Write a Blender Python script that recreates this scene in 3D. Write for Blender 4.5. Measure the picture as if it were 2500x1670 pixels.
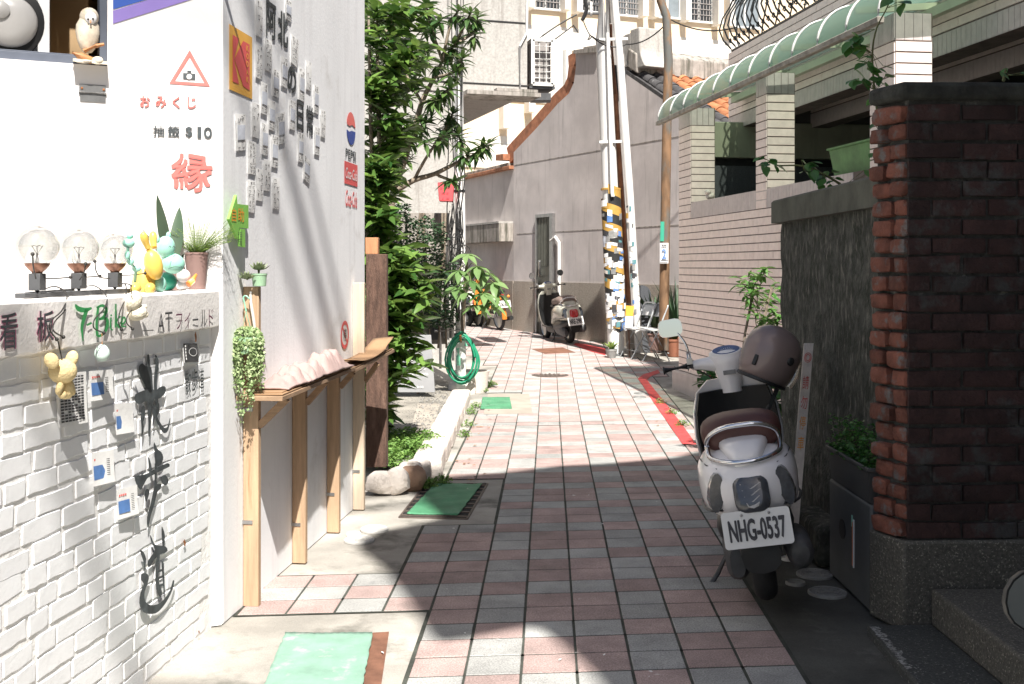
import bpy, bmesh, math, random
from mathutils import Vector, Matrix, Quaternion, Euler, noise
random.seed(11)
SC = bpy.context.scene
COL = SC.collection
for o in list(bpy.data.objects): bpy.data.objects.remove(o)
R = math.radians
# ---------------------------------------------------------------- camera
F, CU, VH, H = 2700.0, 1250.0, 650.0, 1.45
cam_d = bpy.data.cameras.new('camera'); cam = bpy.data.objects.new('camera', cam_d); COL.objects.link(cam)
cam_d.sensor_width = 36; cam_d.lens = F/2500*36; cam_d.shift_y = -(835-VH)/2500
cam_d.clip_start = .05; cam_d.clip_end = 500
cam.location = (0, 0, H); cam.rotation_euler = (R(90), 0, 0); SC.camera = cam
# ---------------------------------------------------------------- sky and sun
SUN = Vector((-.24, .97, -1.327)).normalized()
w = bpy.data.worlds.new('World'); SC.world = w; w.use_nodes = True
nt = w.node_tree; bg = nt.nodes['Background']
sky = nt.nodes.new('ShaderNodeTexSky'); sky.sky_type = 'NISHITA'; sky.sun_disc = False
sky.sun_elevation = math.asin(-SUN.z); sky.sun_rotation = math.atan2(-SUN.x, -SUN.y)
sky.air_density = 1.0; sky.dust_density = 2.0; sky.ozone_density = 1.0
nt.links.new(sky.outputs[0], bg.inputs[0]); bg.inputs[1].default_value = .053
sl = bpy.data.lights.new('sun', 'SUN'); sl.energy = 5; sl.angle = R(.53); sl.color = (1, .955, .89)
so = bpy.data.objects.new('sun', sl); COL.objects.link(so); so.rotation_euler = SUN.to_track_quat('-Z', 'Y').to_euler()
so.location = (8, -12, 20)
SC.view_settings.view_transform = 'Standard'; SC.view_settings.look = 'None'
SC.view_settings.gamma = 1; SC.view_settings.use_curve_mapping = False
SC.view_settings.exposure = 1.0
SC.render.engine = 'CYCLES'
SC.cycles.max_bounces = 8; SC.cycles.transparent_max_bounces = 12; SC.cycles.use_denoising = True
# ---------------------------------------------------------------- pixel <-> place helpers (photo is 2500 x 1670)
def gz(y):
    return 0.0 if y < 10 else .0175*(min(y, 27)-10)
def at(u, v, Y):
    return Vector(((u-CU)/F*Y, Y, H-(v-VH)/F*Y))
def G(u, v, z=0.0):
    Y = F*(H-z)/(v-VH)
    if z == 0.0 and Y > 10:
        Y = (H+.175)/((v-VH)/F+.0175)
        if Y > 27: Y = F*(H-gz(27))/(v-VH)
    return Vector(((u-CU)/F*Y, Y, gz(Y) if z == 0.0 else z))
class Plane:
    """vertical plane through p, tangent t (towards the right of the picture), normal n towards the viewer"""
    def __init__(s, p, t):
        s.p = Vector((p[0], p[1], 0)); s.t = Vector((t[0], t[1], 0)).normalized()
        s.n = Vector((s.t.y, -s.t.x, 0))
    def hit(s, u, v, off=0.0):
        d = Vector(((u-CU)/F, 1, -(v-VH)/F)); p0 = s.p+s.n*off
        k = (p0.dot(s.n))/(d.dot(s.n)); return Vector((0, 0, H))+d*k
    def S(s, u, off=0.0): return (s.hit(u, VH, off)-s.p).dot(s.t)
    def Z(s, u, v, off=0.0): return s.hit(u, v, off).z
    def P(s, a, z, off=0.0): return s.p+s.t*a+s.n*off+Vector((0, 0, z))
# ---------------------------------------------------------------- materials
MATS = {}
def _mat(name):
    m = bpy.data.materials.new(name); m.use_nodes = True; MATS[name] = m
    return m, m.node_tree, m.node_tree.nodes['Principled BSDF']
def c4(c): return (c[0], c[1], c[2], 1)
def N(t, kind, **kw):
    n = t.nodes.new('ShaderNode'+kind)
    for k, v in kw.items(): setattr(n, k, v)
    return n
def _coords(t, space, scale):
    if space == 'world':
        src = N(t, 'NewGeometry').outputs['Position']
    else:
        src = N(t, 'TexCoord').outputs['Object']
    mp = N(t, 'Mapping'); mp.inputs['Scale'].default_value = scale
    t.links.new(src, mp.inputs[0]); return mp.outputs[0]
def _noise(t, vec, sc, det=6, rough=.6, dist=0):
    n = N(t, 'TexNoise'); n.inputs['Scale'].default_value = sc; n.inputs['Detail'].default_value = det
    n.inputs['Roughness'].default_value = rough; n.inputs['Distortion'].default_value = dist
    t.links.new(vec, n.inputs['Vector']); return n.outputs['Fac']
def _ramp(t, fac, stops):
    r = N(t, 'ValToRGB'); e = r.color_ramp.elements
    while len(e) < len(stops): e.new(.5)
    for i, (p, c) in enumerate(stops): e[i].position = p; e[i].color = c4(c)
    t.links.new(fac, r.inputs[0]); return r.outputs[0]
def _mix(t, fac, a, b, blend='MIX'):
    m = N(t, 'Mix', data_type='RGBA', blend_type=blend)
    for i, x in ((0, fac), (6, a), (7, b)):
        if hasattr(x, 'is_output') or hasattr(x, 'links'): t.links.new(x, m.inputs[i])
        else: m.inputs[i].default_value = c4(x) if i else x
    return m.outputs[2]
def M(name, col, rough=.75, var=.12, scale=6., bump=.15, bscale=80., metal=0., space='world', stretch=(1, 1, 1),
      col2=None, lo=.35, hi=.65, spots=None, rnd=0., coat=0., spec=.5, bdist=.004, streak=None, grain=0, ss=(7, 7, .55)):
    """plain surface: two tones mixed by noise, fine relief, optional spots (colour, scale, lo, hi) and streaks"""
    m, t, b = _mat(name)
    vec = _coords(t, space, stretch)
    a = tuple(max(0, x*(1-var)) for x in col); c = col2 or tuple(min(1, x*(1+var)) for x in col)
    base = _ramp(t, _noise(t, vec, scale), [(lo, a), (hi, c)])
    if spots:
        sc, ssc, s0, s1 = spots
        f = _ramp(t, _noise(t, vec, ssc, 5, .65), [(s0, (0, 0, 0)), (s1, (1, 1, 1))])
        base = _mix(t, f, base, sc)
    if streak:
        sc, amt, s0, s1 = streak
        v2 = _coords(t, space, ss)
        f = _ramp(t, _noise(t, v2, 1.6, 6, .65), [(s0, (0, 0, 0)), (s1, (amt,)*3)])
        base = _mix(t, f, base, sc)
    if grain:
        g_ = _ramp(t, _noise(t, vec, 150., 3, .85), [(.3, (1-grain,)*3), (.7, (1+grain,)*3)])
        base = _mix(t, 1.0, base, g_, 'MULTIPLY')
    if rnd:
        oi = N(t, 'ObjectInfo'); mr = N(t, 'MapRange'); mr.inputs[3].default_value = 1-rnd; mr.inputs[4].default_value = 1+rnd
        t.links.new(oi.outputs['Random'], mr.inputs[0])
        hsv = N(t, 'HueSaturation'); t.links.new(mr.outputs[0], hsv.inputs['Value']); t.links.new(base, hsv.inputs['Color'])
        base = hsv.outputs[0]
    t.links.new(base, b.inputs['Base Color'])
    b.inputs['Roughness'].default_value = rough; b.inputs['Metallic'].default_value = metal
    b.inputs['Coat Weight'].default_value = coat; b.inputs['Specular IOR Level'].default_value = spec
    if bump:
        bp = N(t, 'Bump'); bp.inputs['Strength'].default_value = bump; bp.inputs['Distance'].default_value = bdist
        t.links.new(_noise(t, vec, bscale, 4), bp.inputs['Height']); t.links.new(bp.outputs[0], b.inputs['Normal'])
    return m
def leafmat(name, col, col2, rough=.45, trans=.25, rnd=.25):
    m, t, b = _mat(name)
    g = N(t, 'NewGeometry'); oi = N(t, 'ObjectInfo')
    f = _noise(t, g.outputs['Position'], 5., 3)
    ad = N(t, 'Math', operation='ADD'); t.links.new(g.outputs['Random Per Island'], ad.inputs[0]); t.links.new(oi.outputs['Random'], ad.inputs[1])
    fr = N(t, 'Math', operation='FRACT'); t.links.new(ad.outputs[0], fr.inputs[0])
    mx = N(t, 'Math', operation='MULTIPLY_ADD'); t.links.new(fr.outputs[0], mx.inputs[0]); mx.inputs[1].default_value = .75
    sub = N(t, 'Math', operation='MULTIPLY'); t.links.new(f, sub.inputs[0]); sub.inputs[1].default_value = .25
    t.links.new(sub.outputs[0], mx.inputs[2])
    cr = _ramp(t, mx.outputs[0], [(.08, col), (.92, col2)])
    t.links.new(cr, b.inputs['Base Color']); b.inputs['Roughness'].default_value = rough
    if trans:
        tr = N(t, 'BsdfTranslucent'); hs = N(t, 'HueSaturation'); hs.inputs['Value'].default_value = 1.4; hs.inputs['Hue'].default_value = .48
        t.links.new(cr, hs.inputs['Color']); t.links.new(hs.outputs[0], tr.inputs['Color'])
        ms = N(t, 'MixShader'); ms.inputs[0].default_value = trans
        t.links.new(b.outputs[0], ms.inputs[1]); t.links.new(tr.outputs[0], ms.inputs[2])
        t.links.new(ms.outputs[0], t.nodes['Material Output'].inputs[0])
    return m
def glassmat(name, col=(1, 1, 1), rough=.02, alpha=.85):
    m, t, b = _mat(name)
    tr = N(t, 'BsdfTransparent'); tr.inputs[0].default_value = c4(col)
    gl = N(t, 'BsdfGlossy'); gl.inputs['Roughness'].default_value = rough
    fr = N(t, 'LayerWeight'); fr.inputs[0].default_value = .35
    mp = N(t, 'MapRange'); mp.inputs[3].default_value = 1-alpha; mp.inputs[4].default_value = .75
    t.links.new(fr.outputs['Facing'], mp.inputs[0])
    ms = N(t, 'MixShader'); t.links.new(mp.outputs[0], ms.inputs[0]); t.links.new(tr.outputs[0], ms.inputs[1]); t.links.new(gl.outputs[0], ms.inputs[2])
    t.links.new(ms.outputs[0], t.nodes['Material Output'].inputs[0])
    return m
# ---------------------------------------------------------------- mesh builder
def frame(d, up=Vector((0, 0, 1))):
    d = d.normalized()
    if abs(d.dot(up)) > .98: up = Vector((1, 0, 0))
    a = d.cross(up).normalized(); b = a.cross(d).normalized(); return a, b
class MB:
    def __init__(s): s.v = []; s.f = []; s.m = []
    def add(s, vs, fs, mi=0, X=None):
        n = len(s.v)
        s.v += [tuple(X @ Vector(p)) if X else tuple(p) for p in vs]
        s.f += [tuple(i+n for i in f) for f in fs]; s.m += [mi]*len(fs); return s
    def box(s, c, d, mi=0, X=None, rz=0, rot=None):
        x, y, z = d[0]/2, d[1]/2, d[2]/2
        vs = [Vector((a*x, b*y, e*z)) for e in (-1, 1) for b in (-1, 1) for a in (-1, 1)]
        r = Euler(rot).to_matrix() if rot else Matrix.Rotation(rz, 3, 'Z')
        vs = [r @ p + Vector(c) for p in vs]
        return s.add(vs, [(0, 2, 3, 1), (4, 5, 7, 6), (0, 1, 5, 4), (2, 6, 7, 3), (0, 4, 6, 2), (1, 3, 7, 5)], mi, X)
    def bar(s, a, b, w, h, mi=0, up=Vector((0, 0, 1)), X=None):
        a = Vector(a); b = Vector(b); p, q = frame(b-a, up)
        vs = [c+p*(i*w/2)+q*(j*h/2) for c in (a, b) for i, j in ((-1, -1), (1, -1), (1, 1), (-1, 1))]
        return s.add(vs, [(0, 1, 2, 3), (7, 6, 5, 4), (0, 4, 5, 1), (1, 5, 6, 2), (2, 6, 7, 3), (3, 7, 4, 0)], mi, X)
    def poly(s, pts, mi=0): return s.add(pts, [tuple(range(len(pts)))], mi)
    def prism(s, pts, vec, mi=0, X=None):
        n = len(pts); vec = Vector(vec); a = [Vector(p) for p in pts]
        return s.add(a+[p+vec for p in a], [tuple(range(n))[::-1], tuple(range(n, 2*n))]+[(i, (i+1) % n, n+(i+1) % n, n+i) for i in range(n)], mi, X)
    def tube(s, pts, r, n=8, mi=0, X=None, cap=True, up=Vector((0, 0, 1))):
        pts = [Vector(p) for p in pts]; k = len(pts); rs = r if isinstance(r, (list, tuple)) else [r]*k
        vs = []; fs = []; prev = None
        for i, p in enumerate(pts):
            d = (pts[min(i+1, k-1)]-pts[max(i-1, 0)])
            if d.length < 1e-9: d = Vector((0, 0, 1))
            if prev is None: a, b = frame(d, up)
            else:
                dn = d.normalized(); a = (prev-dn*prev.dot(dn))
                if a.length < 1e-6: a, b = frame(d, up)
                a.normalize(); b = dn.cross(a)
            prev = a
            for j in range(n):
                t = 2*math.pi*j/n; vs.append(p+a*(math.cos(t)*rs[i])+b*(math.sin(t)*rs[i]))
        for i in range(k-1):
            for j in range(n):
                fs.append((i*n+j, i*n+(j+1) % n, (i+1)*n+(j+1) % n, (i+1)*n+j))
        if cap: fs.append(tuple(range(n))[::-1]); fs.append(tuple(range((k-1)*n, k*n)))
        return s.add(vs, fs, mi, X)
    def lathe(s, prof, n=20, c=(0, 0, 0), mi=0, X=None, ax=None, sx=1, sy=1):
        vs = []; fs = []; k = len(prof); c = Vector(c)
        rot = Vector((0, 0, 1)).rotation_difference(Vector(ax)).to_matrix() if ax is not None else Matrix.Identity(3)
        for r, z in prof:
            for j in range(n):
                t = 2*math.pi*j/n; vs.append(c+rot @ Vector((r*sx*math.cos(t), r*sy*math.sin(t), z)))
        for i in range(k-1):
            for j in range(n): fs.append((i*n+j, i*n+(j+1) % n, (i+1)*n+(j+1) % n, (i+1)*n+j))
        if prof[0][0] > 1e-5: fs.append(tuple(range(n))[::-1])
        if prof[-1][0] > 1e-5: fs.append(tuple(range((k-1)*n, k*n)))
        return s.add(vs, fs, mi, X)
    def ball(s, c, r, n=14, mi=0, X=None, rot=None, ax=None):
        """ellipsoid"""
        r = r if isinstance(r, (tuple, list)) else (r, r, r); vs = []; fs = []; k = max(6, n*2//3); q = Euler(rot).to_matrix() if rot else Matrix.Identity(3)
        for i in range(k+1):
            a = math.pi*i/k
            for j in range(n):
                t = 2*math.pi*j/n
                vs.append(Vector(c)+q @ Vector((r[0]*math.sin(a)*math.cos(t), r[1]*math.sin(a)*math.sin(t), -r[2]*math.cos(a))))
        for i in range(k):
            for j in range(n): fs.append((i*n+j, i*n+(j+1) % n, (i+1)*n+(j+1) % n, (i+1)*n+j))
        return s.add(vs, fs, mi, X)
    def loft(s, rings, mi=0, X=None, cap=True, closed=True):
        n = len(rings[0]); vs = [p for r in rings for p in r]; fs = []
        for i in range(len(rings)-1):
            for j in range(n if closed else n-1): fs.append((i*n+j, i*n+(j+1) % n, (i+1)*n+(j+1) % n, (i+1)*n+j))
        if cap and closed: fs.append(tuple(range(n))[::-1]); fs.append(tuple(range((len(rings)-1)*n, len(rings)*n)))
        return s.add(vs, fs, mi, X)
    def grid(s, fn, nu, nv, mi=0):
        vs = [fn(i/nu, j/nv) for j in range(nv+1) for i in range(nu+1)]
        return s.add(vs, [(j*(nu+1)+i, j*(nu+1)+i+1, (j+1)*(nu+1)+i+1, (j+1)*(nu+1)+i) for j in range(nv) for i in range(nu)], mi)
    def mesh(s, name, mats, smooth=None, fix=True):
        me = bpy.data.meshes.new(name); me.from_pydata(s.v, [], s.f); me.polygons.foreach_set('material_index', s.m)
        for m in (mats if isinstance(mats, (list, tuple)) else [mats]): me.materials.append(MATS[m] if isinstance(m, str) else m)
        if fix:
            b = bmesh.new(); b.from_mesh(me); bmesh.ops.remove_doubles(b, verts=b.verts, dist=1e-5); bmesh.ops.recalc_face_normals(b, faces=b.faces); b.to_mesh(me); b.free()
        if smooth: me.shade_smooth(); me.set_sharp_from_angle(angle=R(smooth))
        me.update(); return me
    def build(s, name, mats, parent=None, smooth=None, bevel=0, world=True, fix=True, loc=None, seg=2):
        o = bpy.data.objects.new(name, s.mesh(name, mats, smooth, fix)); COL.objects.link(o)
        if parent is not None:
            o.parent = parent
            if world: o.location = -wloc(parent)
        if loc: o.location = loc
        if bevel:
            md = o.modifiers.new('bevel', 'BEVEL'); md.width = bevel; md.segments = seg; md.limit_method = 'ANGLE'; md.angle_limit = R(40)
            if smooth is None: o.data.shade_smooth(); o.data.set_sharp_from_angle(angle=R(35))
        return o
def wloc(o):
    p = Vector(o.location)
    while o.parent: o = o.parent; p = p+Vector(o.location)
    return p
def tag(o, label=None, cat=None, group=None, kind=None):
    if label: o['label'] = label
    if cat: o['category'] = cat
    if group: o['group'] = group
    if kind: o['kind'] = kind
    return o
def thing(name, label, cat, loc=(0, 0, 0), rz=0, group=None, rot=None):
    o = bpy.data.objects.new(name, None); COL.objects.link(o); o.location = loc; o.rotation_euler = rot or (0, 0, rz); o.empty_display_size = .1
    return tag(o, label, cat, group)
def inst(name, me, parent, M4):
    o = bpy.data.objects.new(name, me); COL.objects.link(o); o.parent = parent
    o.matrix_basis = M4; return o
def copy_tree(o, parent=None):
    c = o.copy(); COL.objects.link(c); c.parent = parent
    for ch in list(o.children): copy_tree(ch, c)
    return c
def basis(x, y, z, p, sx=1, sy=1, sz=1):
    return Matrix(((x[0]*sx, y[0]*sy, z[0]*sz, p[0]), (x[1]*sx, y[1]*sy, z[1]*sz, p[1]), (x[2]*sx, y[2]*sy, z[2]*sz, p[2]), (0, 0, 0, 1)))
_TX = {}
def textmesh(body, bold=0.0, shear=0.0):
    """2-D outline mesh (verts, faces) of a piece of lettering, normalised to its own box"""
    k = (body, bold, shear)
    if k in _TX: return _TX[k]
    c = bpy.data.curves.new('lettering', 'FONT'); c.body = body; c.offset = bold; c.shear = shear; c.resolution_u = 3
    o = bpy.data.objects.new('lettering', c); COL.objects.link(o)
    dg = bpy.context.evaluated_depsgraph_get(); dg.update(); e = o.evaluated_get(dg); me = e.to_mesh()
    vs = [v.co.copy() for v in me.vertices]; fs = [tuple(p.vertices) for p in me.polygons]; e.to_mesh_clear()
    bpy.data.objects.remove(o); bpy.data.curves.remove(c)
    x0 = min(p.x for p in vs); x1 = max(p.x for p in vs); y0 = min(p.y for p in vs); y1 = max(p.y for p in vs)
    vs = [((p.x-x0)/(x1-x0), (p.y-y0)/(y1-y0)) for p in vs]; _TX[k] = (vs, fs); return _TX[k]
def put_text(mb, body, fn, mi=0, bold=0.0, shear=0.0):
    vs, fs = textmesh(body, bold, shear); return mb.add([fn(a, b) for a, b in vs], fs, mi)
def plane_rect(pl, u0, v0, u1, v1, off):
    """function (a,b) in 0..1 -> point on the plane, box given in photo pixels, upright"""
    s0, s1 = pl.S(u0, off), pl.S(u1, off); uc = (u0+u1)/2; zt, zb = pl.Z(uc, v0, off), pl.Z(uc, v1, off)
    return lambda a, b: pl.P(s0+(s1-s0)*a, zb+(zt-zb)*b, off)
def stroke(mb, pl, pts, off, mi=0):
    """brush stroke: pts = [(u, v, width_px)]"""
    L = []; Rr = []
    P = []
    for i in range(len(pts)-1):       # smooth a little
        a, b = pts[i], pts[i+1]; p = pts[max(i-1, 0)]; q = pts[min(i+2, len(pts)-1)]
        for k in range(4):
            t = k/4; P.append(tuple(.5*((2*a[j])+(-p[j]+b[j])*t+(2*p[j]-5*a[j]+4*b[j]-q[j])*t*t+(-p[j]+3*a[j]-3*b[j]+q[j])*t**3) for j in range(3)))
    P.append(pts[-1])
    for i, p in enumerate(P):
        a, b = P[max(i-1, 0)], P[min(i+1, len(P)-1)]; dx, dy = b[0]-a[0], b[1]-a[1]; l = math.hypot(dx, dy) or 1
        nx, ny = -dy/l*p[2]/2, dx/l*p[2]/2
        L.append(pl.hit(p[0]+nx, p[1]+ny, off)); Rr.append(pl.hit(p[0]-nx, p[1]-ny, off))
    n = len(L); mb.add(L+Rr, [(i, i+1, n+i+1, n+i) for i in range(n-1)], mi)

def bold_text(mb, body, fn, n, d=.02, mi=0):
    """heavier lettering: the same outline laid a few times, each a hair in front of the last"""
    for k, (dx, dy) in enumerate(((0, 0), (1, 0), (-1, 0), (0, 1), (0, -1), (.7, .7), (-.7, .7), (.7, -.7), (-.7, -.7))):
        put_text(mb, body, lambda a, b: fn(a+dx*d, b+dy*d)+n*(.0003*k), mi)
# ================================================================ materials
M('concrete_ground', (.36, .34, .305), .9, .25, 1.6, .5, 45, grain=.15, spots=((.15, .145, .125), 2.3, .52, .68), bdist=.006)
M('joint_bed', (.05, .055, .045), .95, .4, 9, .6, 60)
M('tile_pink', (.37, .275, .255), .85, .16, 5, .55, 220, space='world', rnd=.13, spots=((.25, .20, .185), 2.6, .56, .74), bdist=.003, grain=.5)
M('tile_grey', (.345, .345, .332), .85, .15, 5, .55, 220, space='world', rnd=.12, spots=((.22, .222, .215), 2.6, .56, .74), bdist=.003, grain=.5)
M('red_paint', (.56, .06, .06), .7, .2, 7, .4, 120, spots=((.25, .12, .11), 14, .58, .7))
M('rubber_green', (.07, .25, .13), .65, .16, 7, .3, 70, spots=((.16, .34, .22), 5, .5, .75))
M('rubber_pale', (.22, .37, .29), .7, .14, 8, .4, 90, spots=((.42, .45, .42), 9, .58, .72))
M('rust_plate', (.20, .095, .06), .8, .3, 9, .4, 90, metal=.2)
M('iron_plate', (.14, .11, .095), .6, .25, 9, .3, 90, metal=.4)
M('cover_white', (.62, .61, .58), .7, .12, 15, .3, 90)
M('cover_grey', (.30, .30, .29), .6, .2, 15, .3, 90, metal=.3)
M('dark_hole', (.02, .02, .02), .9, .2)
M('gravel', (.30, .29, .27), .9, .4, 30, .8, 60, rnd=.3, bdist=.01)
M('bed_soil', (.27, .25, .215), .95, .3, 4, .8, 50, bdist=.01)
M('bed_strip', (.36, .32, .27), .9, .15, 3, .4, 60)
M('stone_white', (.66, .60, .55), .9, .18, 6, .9, 30, spots=((.36, .31, .27), 8, .56, .7), rnd=.1, bdist=.012)
M('stone_brown', (.42, .27, .19), .9, .2, 8, .8, 30, bdist=.01)
M('white_paint', (.80, .775, .765), .75, .03, 2, .18, 40, spots=((.68, .62, .57), 1.4, .66, .82))
M('white_side', (.88, .885, .90), .8, .04, 2.2, .3, 55, spots=((.66, .65, .64), 2.5, .62, .78), streak=((.68, .68, .70), .5, .5, .72))
M('brick_white', (.85, .858, .875), .8, .03, 9, .15, 60, spots=((.79, .81, .845), 3.5, .58, .75), rnd=.03, bdist=.006)
M('mortar_white', (.86, .85, .835), .85, .03, 14, .5, 32, spots=((.70, .64, .56), 2.2, .66, .82), bdist=.010)
M('ledge_white', (.84, .81, .785), .85, .06, 5, .35, 60, streak=((.60, .36, .16), .6, .62, .78), bdist=.006)
M('ink_black', (.025, .026, .028), .6, .3, 30, 0)
M('ink_faded', (.055, .065, .07), .7, .4, 25, 0)
M('ink_grey', (.22, .22, .22), .7, .2, 20, 0)
M('ink_red', (.70, .10, .10), .6, .06, 10, 0)
M('ink_coral', (.80, .17, .15), .6, .06, 10, 0)
M('ink_maroon', (.13, .03, .07), .7, .2, 20, 0)
M('ink_green', (.04, .30, .09), .7, .15, 20, 0)
M('ink_pink', (.45, .12, .24), .7, .2, 20, 0)
M('ink_blue', (.03, .07, .32), .6, .1, 10, 0)
M('stripe_blue', (.035, .10, .42), .5, .06, 5, 0)
M('stripe_purple', (.26, .19, .52), .5, .06, 5, 0)
M('sign_yellow', (.80, .42, .06), .5, .05, 5, 0)
M('paper', (.86, .855, .84), .85, .08, 12, .2, 80)
M('paper_grey', (.58, .61, .68), .85, .12, 14, .2, 80)
M('print_blue', (.10, .22, .50), .7, .15, 20, 0)
M('print_black', (.05, .05, .055), .6, .3, 20, 0)
M('frame_bluegrey', (.10, .115, .15), .5, .1, 8, .1)
M('sheet_white', (.72, .72, .72), .5, .04, 5, .05)
M('tan_wall', (.42, .29, .16), .85, .08, 3, .1)
M('black', (.012, .012, .013), .5, .2, 8, 0)
M('black_plastic', (.018, .019, .02), .45, .2, 8, .1, space='obj')
M('lens_grey', (.40, .39, .38), .35, .08, 5, .05)
M('owl_white', (.62, .55, .44), .6, .18, 25, .5, 90, spots=((.50, .30, .13), 14, .56, .72))
M('owl_brown', (.45, .20, .08), .6, .2, 20, .4)
M('rust_screw', (.28, .10, .03), .7, .2, 20, .2)
M('steel', (.42, .42, .42), .35, .12, 20, .05, metal=.9)
M('chrome', (.75, .75, .76), .08, .02, 5, 0, metal=1)
M('copper_cup', (.30, .15, .10), .35, .15, 10, .05, metal=.5)
M('iron_grey', (.075, .077, .08), .55, .15, 10, .1)
M('wood_post', (.46, .315, .20), .75, .22, 3.0, .35, 30, stretch=(14, 14, 1.1), lo=.3, hi=.7, spots=((.33, .18, .09), 1.3, .62, .72))
M('wood_pale', (.62, .50, .38), .75, .12, 3, .3, 30, stretch=(14, 14, 1.1))
M('wood_shelf', (.36, .235, .145), .75, .22, 3, .3, 30, stretch=(3, 3, 20))
M('wood_dark', (.13, .075, .055), .9, .35, 4, .9, 26, stretch=(8, 8, 1.6), spots=((.24, .15, .11), 3, .55, .75), bdist=.01)
M('wood_orange', (.46, .22, .11), .8, .25, 3, .4, 30, stretch=(12, 12, 1.2))
M('cardboard', (.36, .22, .12), .85, .1, 5, .15, 70)
M('towel', (.40, .29, .27), .95, .06, 6, .5, 160)
M('bark', (.26, .21, .16), .95, .3, 12, .9, 40, stretch=(3, 3, 1), spots=((.40, .36, .30), 6, .55, .7), bdist=.01)
leafmat('leaf_coffee', (.024, .08, .018), (.19, .32, .07), .32, .25)
leafmat('leaf_frangi', (.03, .085, .025), (.12, .20, .06), .36, .2)
leafmat('leaf_back', (.06, .10, .05), (.20, .26, .13), .5, .15)
leafmat('leaf_dark', (.012, .04, .016), (.06, .12, .05), .5, .1)
leafmat('leaf_pachira', (.06, .15, .035), (.22, .34, .13), .4, .25)
leafmat('leaf_ground', (.06, .16, .02), (.22, .36, .09), .6, .2)
leafmat('leaf_succ', (.16, .22, .11), (.36, .40, .26), .5, .05)
leafmat('leaf_string', (.14, .24, .07), (.42, .50, .27), .5, .1)
leafmat('leaf_fern', (.08, .18, .03), (.30, .40, .10), .6, .25)
leafmat('leaf_snake', (.025, .06, .03), (.10, .15, .09), .5, .05)
leafmat('leaf_vine', (.02, .10, .02), (.09, .22, .05), .4, .25)
leafmat('leaf_mix', (.05, .15, .03), (.16, .32, .08), .45, .25)
M('stem_green', (.12, .13, .05), .8, .2, 10, .2)
# ================================================================ ground
mb = MB()
ys = [-25, -6, 0, 5, 10, 13, 16, 20, 24, 27, 60, 220]; xs = [-160, -40, -12, -4, 0, 4, 12, 40, 160]
vs = [(x, y, gz(y)-.006) for y in ys for x in xs]; n = len(xs)
mb.add(vs, [(j*n+i, j*n+i+1, (j+1)*n+i+1, (j+1)*n+i) for j in range(len(ys)-1) for i in range(n-1)])
tag(mb.build('ground', 'concrete_ground'), kind='structure')
def inpoly(p, poly):
    x, y = p[0], p[1]; r = False
    for i in range(len(poly)):
        a, b = poly[i], poly[i-1]
        if (a[1] > y) != (b[1] > y) and x < (b[0]-a[0])*(y-a[1])/(b[1]-a[1])+a[0]: r = not r
    return r
PAVE = [(985, 1720), (1050, 1507), (640, 1505), (690, 1397), (937, 1394), (984, 1302), (1040, 1281), (1213, 1279), (1226, 1168), (1095, 1168), (1160, 1028), (1172, 1000),
        (1288, 998), (1292, 958), (1190, 958), (1212, 905), (1185, 880), (1135, 868), (1120, 835), (1105, 800), (1231, 797), (1291, 810), (1483, 838), (1500, 862), (1655, 900), (1598, 925), (1628, 980), (1706, 1088),
        (1725, 1110), (1790, 1240), (1870, 1440), (1915, 1530), (2060, 1720)]
PAVEG = [G(u, v) for u, v in PAVE]
PAVING = tag(thing('paving', None, None), kind='structure')
E1 = Vector((.2007, .0178, 0)); E2 = Vector((.0333*.192, .192, 0)); P0 = Vector((.1023, 6.047, 0))
g1, g2 = .038, .044        # joint share of a tile
def tilemesh(mat, seed):
    rn = random.Random(seed); m = MB(); e = .004
    def pt(a, b, z): return E1*a+E2*b+Vector((0, 0, z))
    a0, a1, b0, b1 = g1/2, 1-g1/2, g2/2, 1-g2/2
    lo = [pt(a0, b0, -.03), pt(a1, b0, -.03), pt(a1, b1, -.03), pt(a0, b1, -.03)]
    md = [pt(a0, b0, -.003), pt(a1, b0, -.003), pt(a1, b1, -.003), pt(a0, b1, -.003)]
    k = .018; hi = [pt(a0+k, b0+k, rn.uniform(-.0004, .0006)) for _ in '1']+[pt(a1-k, b0+k, 0), pt(a1-k, b1-k, rn.uniform(-.0004, .0005)), pt(a0+k, b1-k, 0)]
    m.add(lo+md+hi, [(0, 1, 5, 4), (1, 2, 6, 5), (2, 3, 7, 6), (3, 0, 4, 7), (4, 5, 9, 8), (5, 6, 10, 9), (6, 7, 11, 10), (7, 4, 8, 11), (8, 9, 10, 11)])
    return m.mesh('paver', mat)
TM = {'tile_pink': [tilemesh('tile_pink', i) for i in range(3)], 'tile_grey': [tilemesh('tile_grey', 9+i) for i in range(3)]}
cand = []
for c in range(-22, 26):
    for r in range(-16, 96):
        p = P0+E1*c+E2*r; ctr = p+E1*.5+E2*.5
        if not inpoly(ctr, PAVEG): continue
        pink = (c % 3 != 2) == (r % 3 != 0)
        cand.append((ctr.y, p, 'tile_pink' if pink else 'tile_grey'))
def inview(p): return p.y > .3 and abs(p.x) < .475*p.y+.1 and (F*(H-p.z)/p.y+VH) < 1700
cand.sort(key=lambda q: (not inview(q[1]+E1*.5+E2*.5), q[0]))
rest = MB(); bedm = MB(); rn = random.Random(5)
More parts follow.
